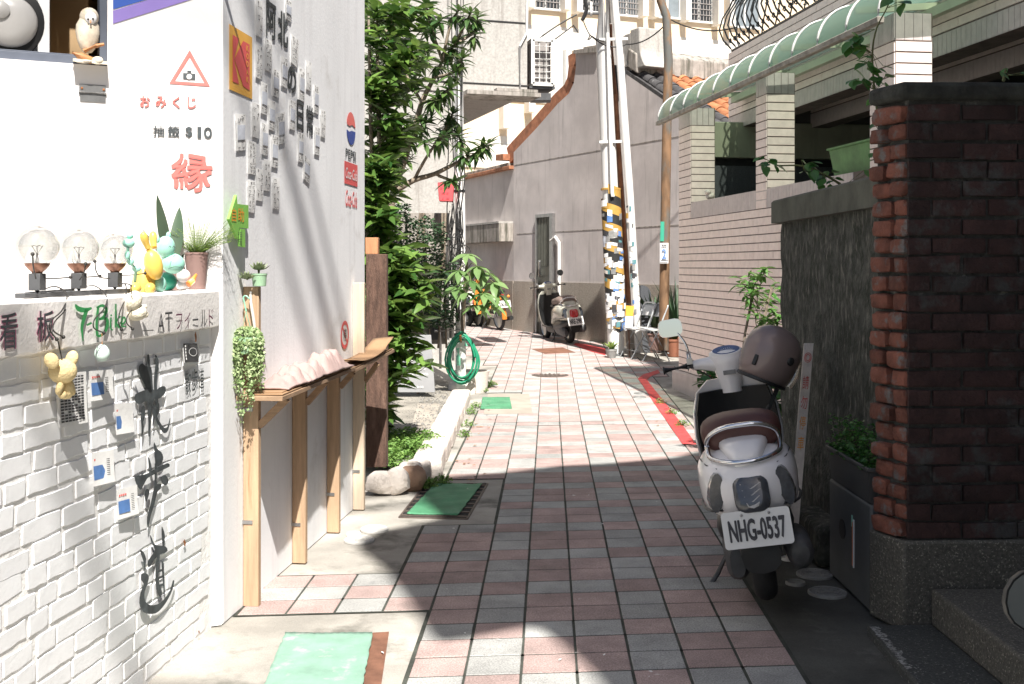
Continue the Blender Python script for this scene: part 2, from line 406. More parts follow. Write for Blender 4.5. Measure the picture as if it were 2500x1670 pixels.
for i, (yy, p, mt) in enumerate(cand):
    z = rn.uniform(-.0002, .0012)
    q = [p-E1*.06-E2*.06, p+E1*1.06-E2*.06, p+E1*1.06+E2*1.06, p-E1*.06+E2*1.06]; bedm.add([Vector((a.x, a.y, gz(a.y)-.0014-(i % 3)*.0002)) for a in q], [(0, 1, 2, 3)])
    if i < 300:
        inst('paver', rn.choice(TM[mt]), PAVING, Matrix.Translation((p.x, p.y, gz(p.y+.1)+z)) @ Matrix.Rotation(rn.uniform(-.006, .006), 4, 'Z'))
    else:
        z0 = gz(p.y); z1 = gz(p.y+.192); j = .02
        q = [p+E1*j+E2*j, p+E1*(1-j)+E2*j, p+E1*(1-j)+E2*(1-j), p+E1*j+E2*(1-j)]
        zz = [z0, z0, z1, z1]; t = [Vector((a.x, a.y, b+z)) for a, b in zip(q, zz)]; bt = [a-Vector((0, 0, .02)) for a in t]
        rest.add(t+bt, [(0, 1, 2, 3), (0, 4, 5, 1), (1, 5, 6, 2), (2, 6, 7, 3), (3, 7, 4, 0)], 0 if mt == 'tile_pink' else 1)
bedm.build('joint_bed', 'joint_bed', PAVING, fix=False)
tag(rest.build('pavers', ['tile_pink', 'tile_grey'], PAVING, fix=False), kind='stuff')
def ground_sheet(name, px, mat, dz=.004, parent=None, thick=0, sub=0):
    pts = [G(u, v) for u, v in px]; m = MB()
    pts = [p+Vector((0, 0, dz)) for p in pts]
    if thick: m.prism([p-Vector((0, 0, thick)) for p in pts], (0, 0, thick))
    else: m.poly(pts)
    return m.build(name, mat, parent)
# red kerb lines painted on the paving
def strip(name, L, Rr, mat, dz):
    m = MB(); a = [G(*p)+Vector((0, 0, dz)) for p in L]; b = [G(*p)+Vector((0, 0, dz)) for p in Rr]; n = len(a)
    m.add(a+b, [(i, i+1, n+i+1, n+i) for i in range(n-1)]); return m.build(name, mat)
tag(strip('red_line', [(1606, 904), (1570, 915), (1557, 925), (1568, 940), (1595, 982), (1630, 1032), (1667, 1086)], [(1612, 911), (1590, 919), (1580, 928), (1590, 942), (1622, 982), (1660, 1030), (1700, 1086)], 'red_paint', .005), kind='structure')
tag(strip('red_line', [(1405, 838), (1440, 843), (1478, 851)], [(1400, 842), (1440, 858), (1478, 868)], 'red_paint', .005), kind='structure')
# rubber mats
def mat_thing(px, mat, label, wav=.004, seed=0):
    pts = [G(u, v) for u, v in px]; c = sum(pts, Vector())/4; t = thing('rubber_mat', label, 'mat', (c.x, c.y, c.z), group='rubber mats laid over the drains'); rn = random.Random(seed)
    m = MB(); a, b, cc, d = pts
    def fn(i, j):
        p = (a*(1-i)+b*i)*(1-j)+(d*(1-i)+cc*i)*j
        return p+Vector((rn.uniform(-1, 1)*.003, rn.uniform(-1, 1)*.003, .008+wav*noise.noise(p*9)+.003*(math.sin(i*70)*.3)))
    m.grid(fn, 30, 24)
    o = m.build('sheet', mat, t, smooth=60)
    md = o.modifiers.new('s', 'SOLIDIFY'); md.thickness = .006
    return t
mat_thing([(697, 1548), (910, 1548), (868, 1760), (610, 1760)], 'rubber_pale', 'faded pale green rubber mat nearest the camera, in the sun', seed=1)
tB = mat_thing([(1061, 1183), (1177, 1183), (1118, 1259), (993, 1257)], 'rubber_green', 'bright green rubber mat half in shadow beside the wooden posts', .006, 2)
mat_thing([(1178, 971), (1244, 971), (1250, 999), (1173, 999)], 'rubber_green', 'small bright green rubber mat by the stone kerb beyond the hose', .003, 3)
# drains under the mats
def drain(px, label, slots=True):
    pts = [G(u, v) for u, v in px]; c = sum(pts, Vector())/4; t = thing('drain_grate', label, 'drain', (c.x, c.y, 0)); a, b, cc, d = pts
    m = MB(); up = Vector((0, 0, .004)); fr = .018
    for p, q in ((a, b), (b, cc), (cc, d), (d, a)): m.bar(p+Vector((0, 0, -.008)), q+Vector((0, 0, -.008)), .012, .018)
    m.build('frame', 'iron_plate', t)
    m = MB(); m.poly([p+Vector((0, 0, -.0045)) for p in pts]); m.build('pit', 'dark_hole', t)
    for i in range(9):
        k = (i+.5)/9; m = MB(); m.bar(a*(1-k)+d*k+Vector((0, 0, -.002)), b*(1-k)+cc*k+Vector((0, 0, -.002)), .022 if slots else .03, .006); m.build('bar', 'iron_plate', t)
drain([(1040, 1180), (1190, 1180), (1140, 1266), (975, 1262)], 'rusty drain grate under the green mat beside the wooden posts')
tag(ground_sheet('rusty_plate', [(900, 1545), (950, 1542), (918, 1760), (860, 1760)], 'rust_plate', .0), 'narrow rusty plate beside the faded mat nearest the camera', 'plate')
# round covers
def cover(u, v, r, mat, label, ring=True, tilt=0):
    p = G(u, v); t = thing('pipe_cover', label, 'cover', (p.x, p.y, p.z), group='round drain covers')
    m = MB(); m.lathe([(r*1.0, -.004), (r*1.0, .006), (r*.93, .010), (r*.90, .007), (0, .0075)], 28); m.build('lid', mat, t, smooth=40, world=False)
    if ring:
        m = MB()
        for k in (.3, .52, .74): m.lathe([(r*k*1.06, .006), (r*k*1.06, .0105), (r*k*.93, .0105), (r*k*.93, .006)], 28)
        for i in range(10): m.box((0, 0, 0), (r*.28, .006, .006), X=Matrix.Rotation(i*.628, 4, 'Z') @ Matrix.Translation((r*.6, 0, .008)))
        m.build('rings', mat, t, world=False)
    return t
cover(914, 1293, .078, 'cover_white', 'larger plain white drain lid by the third wooden post', False)
cover(863, 1305, .040, 'cover_white', 'small white cap beside the two white drain lids', False)
cover(877, 1319, .080, 'cover_white', 'white ringed drain lid with dark middle, nearest the white wall')
cover(1989, 1403, .085, 'cover_grey', 'grey ringed cover under the scooter tail, farther of the pair')
cover(2020, 1448, .085, 'cover_grey', 'grey ringed cover closest to the brick pillar foot')
cover(1925, 1365, .036, 'cover_white', 'small pale cap behind the white scooter wheel', False)
cover(1942, 1424, .045, 'cover_grey', 'small grey cap between the scooter tyre and ringed covers', False)
cover(1563, 961, .072, 'cover_grey', 'farther of two small covers beside the red line')
cover(1561, 970, .072, 'cover_grey', 'nearer of two small covers beside the red line')
p = G(1343, 916); t = thing('manhole_cover', 'round brown iron manhole cover in the sunlit middle of the lane', 'manhole', (p.x, p.y, p.z))
m = MB(); m.lathe([(.235, -.01), (.235, .004), (.215, .006), (.21, .002), (0, .003)], 32); m.build('lid', 'iron_plate', t, smooth=40, world=False)
m = MB()
for i in range(-3, 4):
    for j in range(-3, 4):
        if i*i+j*j < 9.5: m.box((i*.055, j*.055, .005), (.035, .02, .006), rz=(i+j) % 2*1.57)
tag(m.build('tread', 'iron_plate', t, world=False), kind='stuff')
o = ground_sheet('cover_plate', [(1299, 853), (1374, 849), (1405, 861), (1330, 864)], 'rust_plate', .006, None, .02); tag(o, 'square rusty brown cover plate in front of the parked grey scooter', 'cover plate')
ground_sheet('drain_surround', [(1180, 1012), (1300, 1010), (1292, 962), (1192, 962)], 'bed_strip', .002)['kind'] = 'structure'
# litter: dead leaves and pale specks
lb = MB(); rn = random.Random(3)
for i in range(26):
    u = rn.uniform(900, 1700); v = rn.uniform(1180, 1660); p = G(u, v)+Vector((0, 0, .006)); a = rn.uniform(0, 6.28); s = rn.uniform(.006, .013)
    d = Vector((math.cos(a), math.sin(a), 0)); e = Vector((-d.y, d.x, 0))
    lb.add([p-d*s, p+e*s*.4+Vector((0, 0, .002)), p+d*s, p-e*s*.4], [(0, 1, 2, 3)])
tag(lb.build('fallen_bits', 'paper'), 'pale scraps and bits of leaf strewn over the paving', 'litter', kind='stuff')

M('concrete_dark', (.075, .075, .066), .8, .35, 2.5, .5, 45, spots=((.16, .155, .14), 3.5, .56, .74), grain=.25)  # darker mottled grey for the ground sheet beside the paving
ground_sheet('concrete_strip', [(1640, 1112), (1700, 1240), (1790, 1460), (1830, 1543), (1920, 1720), (2420, 1720), (2180, 1500), (2060, 1330), (1935, 1130), (1880, 1060)], 'concrete_dark', -.0052)['kind'] = 'structure'

M('dead_leaf', (.24, .13, .06), .8, .3, 20, .2)
lb = MB(); rn = random.Random(17)
for i in range(46):
    u, v = (rn.uniform(1110, 1200), rn.uniform(985, 1175)) if i < 26 else ((rn.uniform(1000, 1090), rn.uniform(1160, 1200)) if i < 36 else (rn.uniform(1600, 1720), rn.uniform(960, 1110)))
    p = G(u, v)+Vector((0, 0, .007)); a = rn.uniform(0, 6.28); s_ = rn.uniform(.012, .028); d = Vector((math.cos(a), math.sin(a), 0)); e = Vector((-d.y, d.x, 0))
    lb.add([p-d*s_, p+e*s_*.45+Vector((0, 0, .006)), p+d*s_+Vector((0, 0, .004)), p-e*s_*.45+Vector((0, 0, .003))], [(0, 1, 2, 3)])
tag(lb.build('fallen_leaves', 'dead_leaf', fix=False), 'dead brown leaves scattered along the kerb and red line', 'leaves', kind='stuff')
# ================================================================ white corner house on the left
SIDE = Plane((-1.124, 4.943), (.1063, 1)); CX, CY = -1.174, 4.47
UP = Plane((CX, CY), (.906, .42)); BR = Plane((-1.208, 4.45), (.1063, 1))
FARS = SIDE.S(890); NEARS = SIDE.S(544)
def wallbox(mb, pl, s0, s1, z0, z1, o0, o1, mi=0):
    pts = [pl.P(s0, z0, o0), pl.P(s1, z0, o0), pl.P(s1, z0, o1), pl.P(s0, z0, o1)]
    return mb.prism(pts, (0, 0, z1-z0), mi)
HOUSE = thing('white_house', 'white painted corner house with printed slips and drink logos on its walls', 'house', (CX, CY, 0))
w0, w1 = UP.S(-330), UP.S(262); wz0, wz1 = UP.Z(131, 152), UP.Z(131, 152)+1.0
m = MB()
wallbox(m, UP, w1, 0, 0, 5.2, -.14, 0); wallbox(m, UP, -3.2, w0, 0, 5.2, -.14, 0)
wallbox(m, UP, w0, w1, 0, wz0, -.14, 0); wallbox(m, UP, w0, w1, wz1, 5.2, -.14, 0)
FW = m.build('front_wall', 'white_paint', HOUSE)
m = MB(); wallbox(m, SIDE, NEARS+.002, FARS, 0, 5.2, -.14, 0); SW = m.build('side_wall', 'white_side', HOUSE)
m = MB(); e = SIDE.P(FARS, 0); l = UP.P(-3.2, 0)
m.prism([e+Vector((-.14, 0, 0)), Vector((-4.4, 7.6, 0)), Vector((-4.4, 7.45, 0)), e+Vector((-.14, -.15, 0))], (0, 0, 5.2))
m.prism([l, l+Vector((.1, 0, 0)), Vector((-4.3, 7.45, 0)), Vector((-4.4, 7.45, 0))], (0, 0, 5.2)); m.build('back_wall', 'white_side', HOUSE)
m = MB(); m.prism([UP.P(.06, 5.2, .06), SIDE.P(FARS+.05, 5.2, .05), Vector((-4.5, 7.7, 5.2)), UP.P(-3.3, 5.2, .06)], (0, 0, .15)); m.build('roof', 'concrete_ground', HOUSE)
m = MB(); wallbox(m, UP, -3.0, -.2, wz0-.05, wz0-.01, -1.5, -.15); wallbox(m, UP, -3.0, -.2, wz0-.05, wz1+.4, -1.55, -1.5); m.build('room', 'tan_wall', HOUSE)
# window with ventilator
m = MB()
wallbox(m, UP, w0, w1-.028, wz0, wz0+.035, -.09, -.02); wallbox(m, UP, w1-.028, w1, wz0, wz1, -.10, -.005); wallbox(m, UP, w0, w1-.028, wz0+.035, wz0+.042, -.05, -.03)
WIN = m.build('window', 'frame_bluegrey', HOUSE, bevel=.002)
def onwin(name, mb_, mat, **k): return mb_.build(name, mat, WIN, **k)
a1 = UP.S(93); a2 = UP.S(123)
m = MB(); wallbox(m, UP, a1, a2, wz0+.036, wz1, -.085, -.05); wallbox(m, UP, w0, a1, wz0+.036, wz1, -.10, -.08); onwin('ventilator_panel', m, 'sheet_white', bevel=.003)
m = MB(); cc = UP.hit(2, 50, -.06); m.lathe([(.152, -.02), (.152, .012), (.148, .014), (.0, .014)], 40, cc, ax=UP.n); onwin('opening', m, 'black', smooth=40)
m = MB(); c2 = UP.hit(24, 52, -.04); m.lathe([(.098, -.02), (.098, .0), (.088, .018), (.05, .03), (0, .034)], 36, c2, ax=UP.n); m.lathe([(.03, .03), (.034, .04), (.02, .05), (0, .052)], 24, UP.hit(0, 28, -.04), ax=UP.n); onwin('ventilator_dome', m, 'lens_grey', smooth=50)
m = MB(); wallbox(m, UP, a2+.002, w1-.03, wz0+.036, wz1, -.60, -.56); onwin('inner_wall', m, 'tan_wall')
# owl on the sill
m = MB(); p0 = UP.hit(217, 156, .02); OWL = thing('owl_statue', 'cream and brown barn owl statue perched on the window sill', 'statue', p0)
def OP(u, v, o=.02): return UP.hit(u, v, o)
m = MB(); m.loft([[OP(214, v, .0)+UP.t*(math.cos(a)*rx)+UP.n*(math.sin(a)*ry) for a in [i*math.pi/8 for i in range(16)]] for v, rx, ry in ((128, .016, .014), (118, .028, .024), (100, .038, .032), (80, .044, .036), (62, .042, .034), (50, .032, .028), (44, .028, .026))]); m.build('body', 'owl_white', OWL, smooth=60)
m = MB(); m.ball(OP(218, 42, .005), (.036, .033, .037)); m.build('head', 'owl_white', OWL, smooth=60)
m = MB(); m.ball(OP(222, 44, .032), (.022, .010, .024), rot=(0, 0, .4)); m.build('face', 'sheet_white', OWL, smooth=60)
m = MB(); m.ball(OP(215, 47, .044), .004, 8); m.ball(OP(227, 46, .042), .004, 8); m.build('eyes', 'black', OWL, smooth=60)
m = MB(); m.bar(OP(221, 50, .043), OP(221, 56, .046), .005, .006); m.build('beak', 'owl_brown', OWL)
for sgn in (-1, 1):
    m = MB(); m.ball(OP(214+sgn*17, 84, .0), (.012, .026, .052), rot=(0, sgn*.12, .4)); m.build('wing', 'owl_brown' if sgn < 0 else 'owl_white', OWL, smooth=60)
m = MB(); m.tube([OP(176, 128, .04), OP(196, 138, .04), OP(224, 148, .03)], [.006, .016, .014], 8); m.tube([OP(205, 125, .04), OP(235, 112, .05), OP(254, 108, .05)], [.01, .008, .006], 8); m.build('branch', 'owl_brown', OWL, smooth=60)
m = MB(); m.prism([OP(178, 150, -.03), OP(262, 158, -.03), OP(262, 158, .06), OP(178, 150, .06)], (0, 0, .012)); m.ball(OP(238, 148, .05), (.022, .014, .016)); m.ball(OP(205, 150, .05), (.03, .012, .008)); m.build('base', 'owl_white', OWL, smooth=60)
# hinge
hp = UP.hit(226, 229); HG = thing('steel_hinge', 'steel butt hinge screwed to the white wall below the owl', 'hinge', hp)
m = MB(); f = plane_rect(UP, 193, 207, 258, 226, 0); m.prism([f(0, 0), f(1, 0), f(1, 1), f(0, 1)], UP.n*.004); m.build('upper_leaf', 'steel', HG)
m = MB(); f = plane_rect(UP, 195, 228, 258, 249, 0); m.prism([f(0, 0), f(1, 0), f(1, 1), f(0, 1)], UP.n*.004); m.build('lower_leaf', 'steel', HG)
m = MB(); f = plane_rect(UP, 192, 224, 260, 230, .006); m.tube([f(0, .5), f(1, .5)], .005, 10); m.build('knuckle', 'steel', HG, smooth=40)
for u, v in ((200, 215), (253, 219)):
    m = MB(); m.ball(UP.hit(u, v, .005), (.005, .003, .005), 8); m.build('screw', 'rust_screw', HG)
# ---- printing on the front wall
def decal(parent, name, fn, mat):
    m = MB(); fn(m); return m.build(name, mat, parent, fix=False)
def pxpoly(m, pl, px, off, mi=0): m.poly([pl.hit(u, v, off) for u, v in px], mi)
decal(FW, 'stripe', lambda m: pxpoly(m, UP, [(276, -40), (500, -110), (361, -2), (276, 23)], .002), 'stripe_blue')
decal(FW, 'stripe', lambda m: pxpoly(m, UP, [(276, 26), (367, -2), (520, -60), (620, -60), (462, 0), (276, 58)], .003), 'stripe_purple')
def tri(m):
    a, b, c = (463, 122), (413, 204), (513, 211); i = [(463, 139), (426, 198), (500, 203)]
    o_ = [UP.hit(u, v, .003) for u, v in (a, b, c)]; i_ = [UP.hit(u, v, .003) for u, v in i]
    m.add(o_+i_, [(0, 1, 4, 3), (1, 2, 5, 4), (2, 0, 3, 5)])
decal(FW, 'warning_triangle', tri, 'ink_coral')
def camico(m):
    pxpoly(m, UP, [(447, 178), (477, 180), (477, 195), (447, 193)], .003); pxpoly(m, UP, [(457, 172), (467, 172.5), (467, 177), (457, 176.5)], .003)
    for k in range(5):
        a = -2.5+k*.48; pxpoly(m, UP, [(462+9*math.cos(a), 171+9*math.sin(a)), (462+9*math.cos(a)+.8, 171+9*math.sin(a)), (462+17*math.cos(a), 171+17*math.sin(a)), (462+17*math.cos(a)-.8, 171+17*math.sin(a))], .003)
decal(FW, 'camera_print', camico, 'ink_faded')
decal(FW, 'lens_print', lambda m: m.poly([UP.hit(462+6.5*math.cos(a*.4), 187+6.5*math.sin(a*.4), .005) for a in range(16)]), 'white_paint')
for ch, u0, u1 in (('お', 342, 366), ('み', 380, 406), ('く', 421, 439), ('じ', 458, 478)):
    decal(FW, 'lettering', lambda m: bold_text(m, ch, plane_rect(UP, u0, 234+(u0-342)*.03, u1, 261+(u0-342)*.03, .003), UP.n, .025), 'ink_coral')
for ch, u0, u1 in (('抽', 374, 401), ('籤', 410, 438), ('$', 453, 469), ('1', 482, 491), ('0', 498, 517)):
    decal(FW, 'lettering', lambda m: bold_text(m, ch, plane_rect(UP, u0, 307+(u0-374)*.035, u1, 333+(u0-374)*.035, .003), UP.n, .035 if ch in '$10' else .012), 'ink_faded')
def emblem(m):
    f = plane_rect(UP, 418, 373, 518, 468, .003); vs, fs = textmesh('縁', 0)
    def sq(a, b):     # squeeze the character into a disc
        x, y = a*2-1, b*2-1; k = max(abs(x), abs(y)); r = math.hypot(x, y)
        if r > 1e-6: x, y = x*(k/r*.6+.4), y*(k/r*.6+.4)
        return f(x/2+.5, y/2+.5)
    for k in range(9):
        t_ = k*.785; r_ = .022 if k else 0; m.add([sq(a+r_*math.cos(t_), b+r_*math.sin(t_))+UP.n*(.0003*k) for a, b in vs], fs)
decal(FW, 'round_emblem', emblem, 'ink_coral')
# ---- printing on the side wall
def rect(m, pl, u0, v0, u1, v1, off, mi=0, th=0):
    f = plane_rect(pl, u0, v0, u1, v1, off); q = [f(0, 0), f(1, 0), f(1, 1), f(0, 1)]
    (m.prism([p-pl.n*th for p in q], pl.n*th, mi) if th else m.poly(q, mi)); return f
m = MB(); f = rect(m, SIDE, 559.6, 75, 615.7, 230, .003)
SGN = m.build('yellow_sign', 'sign_yellow', SW)
def kk(m):
    m.poly([f(.13, .14), f(.40, .14), f(.19, .50), f(.40, .86), f(.13, .86)])
    m.poly([f(.20, .50), f(.58, .86), f(.87, .86), f(.87, .12), f(.58, .14)])
m = MB(); kk(m); m.v = [tuple(Vector(p)+SIDE.n*.0015) for p in m.v]; m.build('red_mark', 'ink_red', SGN, fix=False)
m = MB()
for i, ch in enumerate('KODAK'): put_text(m, ch, lambda a, b: f(.71+a*.10, .73-i*.125+b*.09)+SIDE.n*.003, 0, .02)
m.build('lettering', 'sign_yellow', SGN, fix=False)
for ch, u0, v0, u1, v1 in (('阿', 650, 6, 673, 92), ('北', 679, 32, 702, 110), ('の', 702, 163, 722, 224), ('日', 725, 248, 740, 317), ('常', 748, 260, 764, 329)):
    decal(SW, 'lettering', lambda m: bold_text(m, ch, plane_rect(SIDE, u0, v0, u1, v1, .003), SIDE.n, .025 if ch in '阿常' else .04), 'ink_faded')
def globe(m, top):
    f = plane_rect(SIDE, 846, 274, 868, 354, .003); P = []
    if top:
        P = [(.08, .58)]+[(.5+.5*math.cos(a), .5+.5*math.sin(a)) for a in [2.75-k*.26 for k in range(11)]]+[(.62, .63), (.35, .56)]
    else:
        P = [(.04, .42)]+[(.3, .38), (.55, .44), (.95, .46)]+[(.5+.5*math.cos(a), .5+.5*math.sin(a)) for a in [-.1-k*.28 for k in range(11)]]
    m.poly([f(a, b) for a, b in P])
decal(SW, 'round_logo', lambda m: globe(m, True), 'ink_coral'); decal(SW, 'round_logo', lambda m: globe(m, False), 'ink_blue')
decal(SW, 'lettering', lambda m: put_text(m, 'PEPSI', plane_rect(SIDE, 844, 366, 869, 391, .003), 0, .018), 'ink_faded')
m = MB(); f3 = rect(m, SIDE, 841, 398, 873, 452, .003); RS = m.build('red_sign', 'ink_red', SW)
decal(RS, 'lettering', lambda m: put_text(m, 'Coca-Cola', lambda a, b: f3(.06+a*.88, .24+b*.5)+SIDE.n*.002, 0, .01, .35), 'sheet_white')
decal(SW, 'lettering', lambda m: put_text(m, 'Coca-Cola', plane_rect(SIDE, 844, 466, 872, 506, .003), 0, .012, .35), 'ink_red')
def slip(x0, y0, x1, y1, tilt=0, k=0):
    rn = random.Random(k); u0, u1, v0, v1 = 530+x0/2.8, 530+x1/2.8, y0/2.8, y1/2.8; m = MB()
    g = plane_rect(SIDE, u0, v0, u1, v1, .006)
    def q(a, b):
        c = g(.5, .5); p = g(a, b)-c; s = p.dot(SIDE.t); z = p.z; cz = math.cos(tilt); sz = math.sin(tilt)
        return c+SIDE.t*(s*cz-z*sz*.4)+Vector((0, 0, z*cz+s*sz))+SIDE.n*(.006*math.sin(b*3)*(.4+rn.random()*.1)+.004*a*b)
    n = 4
    for j in range(n):
        m.poly([q(0, j/n), q(1, j/n), q(1, (j+1)/n), q(0, (j+1)/n)], 0)
    on = lambda a, b: q(a, b)+SIDE.n*.002
    if rn.random() < .45: m.poly([on(.12, .3), on(.88, .3), on(.88, .7), on(.12, .7)], 2); rows = [.78, .86, .94, .07, .16, .24]
    else: rows = [.06+i/8 for i in range(0, 8)]
    for r in rows:
        for cx in (.3, .7):
            if rn.random() < .7:
                for _ in range(3):
                    a, b = cx+rn.uniform(-.14, .14), r+rn.uniform(-.025, .025); l = rn.uniform(.05, .13)
                    if rn.random() < .5: m.poly([on(a-l, b-.006), on(a+l, b-.006), on(a+l, b+.006), on(a-l, b+.006)], 1)
                    else: m.poly([on(a-.025, b-.032), on(a+.02, b-.032), on(a+.02, b+.032), on(a-.025, b+.032)], 1)
    m.build('paper_slip', ['paper', 'print_black', 'paper_grey'], SW, fix=False)
for k, s in enumerate([(265, 0, 305, 250), (465, 0, 505, 135), (262, 310, 305, 535), (325, 270, 370, 485), (505, 250, 550, 445, -.1), (437, 390, 478, 595), (558, 468, 595, 688), (608, 420, 640, 615), (377, 475, 420, 660),
        (297, 565, 340, 780), (660, 585, 692, 775), (707, 755, 738, 938), (493, 685, 530, 885), (350, 685, 392, 890), (410, 770, 460, 985, .2), (238, 705, 285, 940), (125, 780, 192, 1030, .14), (303, 845, 345, 1060), (370, 925, 413, 1145),
        (552, 908, 588, 1108), (664, 868, 698, 1058), (590, 1075, 632, 1240, -.2), (210, 965, 260, 1190), (318, 1090, 360, 1305), (265, 1155, 310, 1372), (378, 1215, 422, 1428), (207, 1235, 255, 1452)]):
    slip(*s, k=k)
# peeled plaster patches
decal(SW, 'bare_patch', lambda m: pxpoly(m, SIDE, [(645, 565), (668, 580), (690, 585), (712, 600), (722, 640), (716, 655), (704, 625), (684, 612), (670, 600), (655, 590)], .002), 'concrete_ground') if False else None
# no-parking roundel
m = MB(); f4 = plane_rect(SIDE, 832, 783, 852, 852, .004); n = 32; 
P1 = [f4(.5+.5*math.cos(2*math.pi*i/n), .5+.5*math.sin(2*math.pi*i/n)) for i in range(n)]; P2 = [f4(.5+.36*math.cos(2*math.pi*i/n), .5+.36*math.sin(2*math.pi*i/n)) for i in range(n)]
m.add(P1+P2, [(i, (i+1) % n, n+(i+1) % n, n+i) for i in range(n)], 0); m.poly([p-SIDE.n*.001 for p in P2], 1)
m.poly([f4(.22, .72), f4(.29, .78), f4(.78, .28), f4(.71, .22)], 0)
put_text(m, '停', lambda a, b: f4(.3+a*.4, .28+b*.44)+SIDE.n*.001, 2, .006); m.build('no_parking_roundel', ['ink_red', 'sheet_white', 'print_black'], SW, fix=False)
# green arrow board
M('board_green', (.22, .52, .09), .5, .08, 8, .05); M('ink_orange', (.75, .30, .03), .6, .1, 10, 0)
p = SIDE.hit(577, 530, .02); AR = thing('arrow_board', 'lime green arrow board pointing left on the white wall', 'sign', p)
m = MB(); th = SIDE.n*.012
m.prism([SIDE.hit(u, v, .02) for u, v in [(571, 476), (553, 535), (574, 584), (578, 556), (600, 558), (600, 501), (573, 498)]], th); m.build('arrow', 'board_green', AR)
m = MB(); m.prism([SIDE.hit(u, v, .02) for u, v in [(580, 558.5), (592, 560), (592, 604), (580, 601)]], th); m.build('tail', 'board_green', AR)
m = MB(); put_text(m, '自', plane_rect(SIDE, 566, 508, 577, 541, .034), 0, .008); put_text(m, '助', plane_rect(SIDE, 581, 508, 596, 542, .034), 0, .008); m.build('lettering', 'ink_orange', AR, fix=False)
m = MB(); put_text(m, '抽', plane_rect(SIDE, 581.5, 563, 591, 580, .034), 0, .0); put_text(m, '籤', plane_rect(SIDE, 581.5, 582, 591, 600, .034), 0, .0); m.build('lettering', 'print_black', AR, fix=False)
# ================================================================ low painted brick wall with its ledge
GW = thing('garden_wall', 'low white painted brick wall with lettered concrete ledge and large brushed characters', 'wall', BR.P(0, 0))
y_near = -2.25
m = MB(); wallbox(m, BR, y_near, -.001, -.02, 1.21, -.15, -.0015); CORE = m.build('mortar', 'mortar_white', GW)
def brickmesh(L, hgt, dep, mat, seed, name='brick', j=.0022):
    rn = random.Random(seed); m = MB(); r = lambda: rn.uniform(-j, j); k = .0035
    b = [(0, 0, 0), (L, 0, 0), (L, 0, hgt), (0, 0, hgt)]
    mid = [(x+r(), dep-.0016+r()*.2, z+r()) for x, _, z in b]
    fr = [(x+(k if x == 0 else -k)+r(), dep+r()*.22, z+(k if z == 0 else -k)+r()) for x, _, z in b]
    m.add(b+mid+fr, [(0, 1, 5, 4), (1, 2, 6, 5), (2, 3, 7, 6), (3, 0, 4, 7), (4, 5, 9, 8), (5, 6, 10, 9), (6, 7, 11, 10), (7, 4, 8, 11), (8, 9, 10, 11)])
    return m.mesh(name, mat, smooth=25)
def roughbrick(L, hgt, dep, mat, seed):
    """painted brick: worn outline with a wavy edge, soft low arris"""
    rn = random.Random(seed); nl = 5 if L > .18 else (4 if L > .12 else 3); out = []
    for i in range(nl): out.append((L*i/nl, 0))
    for i in range(2): out.append((L, hgt*i/2))
    for i in range(nl): out.append((L-L*i/nl, hgt))
    for i in range(2): out.append((0, hgt-hgt*i/2))
    n = len(out); m = MB(); jit = [(rn.uniform(-.0028, .0028), rn.uniform(-.0028, .0028)) for _ in out]
    def ring(k, y): return [(x+j[0]+(L/2-x)*k, y+rn.uniform(-.0003, .0003), z+j[1]+(hgt/2-z)*k*L/hgt*.6) for (x, z), j in zip(out, jit)]
    r0, r1, r2 = ring(0, 0), ring(0, dep-.0022), ring(.028, dep); m.add(r0+r1+r2, [(i, (i+1) % n, n+(i+1) % n, n+i) for i in range(n)]+[(n+i, n+(i+1) % n, 2*n+(i+1) % n, 2*n+i) for i in range(n)]+[tuple(range(2*n, 3*n))])
    return m.mesh('brick', mat)
WB = {L: [roughbrick(L, .0565, .022, 'brick_white', int(L*1000)+i) for i in range(8)] for L in (.104, .208, .155)}
rn = random.Random(8)
for c in range(18):
    s = y_near+.01-rn.uniform(0, .1); z = .012+c*.0664
    seqs = [.208, .104] if c % 2 else [.104, .208]
    k = rn.randrange(2)
    while s < -.03:
        L = rn.choice((.208, .208, .104, .155)) if rn.random() < .35 else seqs[k % 2]; k += 1
        if s+L > -.006: L = next((q for q in (.155, .104) if s+q <= -.006), None)
        if L is None: break
        if s > y_near:
            me = rn.choice(WB[L]); o = bpy.data.objects.new('brick', me); COL.objects.link(o); o.parent = GW
            p = BR.P(s, z+rn.uniform(-.002, .002), -.0215+rn.uniform(0, .0028))-wloc(GW)
            o.matrix_basis = basis(BR.t, BR.n, (0, 0, 1), p, rn.uniform(.93, 1.02), 1, rn.uniform(.88, 1.06)) @ Matrix.Rotation(rn.uniform(-.022, .022), 4, 'Y') @ Matrix.Rotation(rn.uniform(-.006, .006), 4, 'Z')
        s += L+rn.uniform(.008, .013)
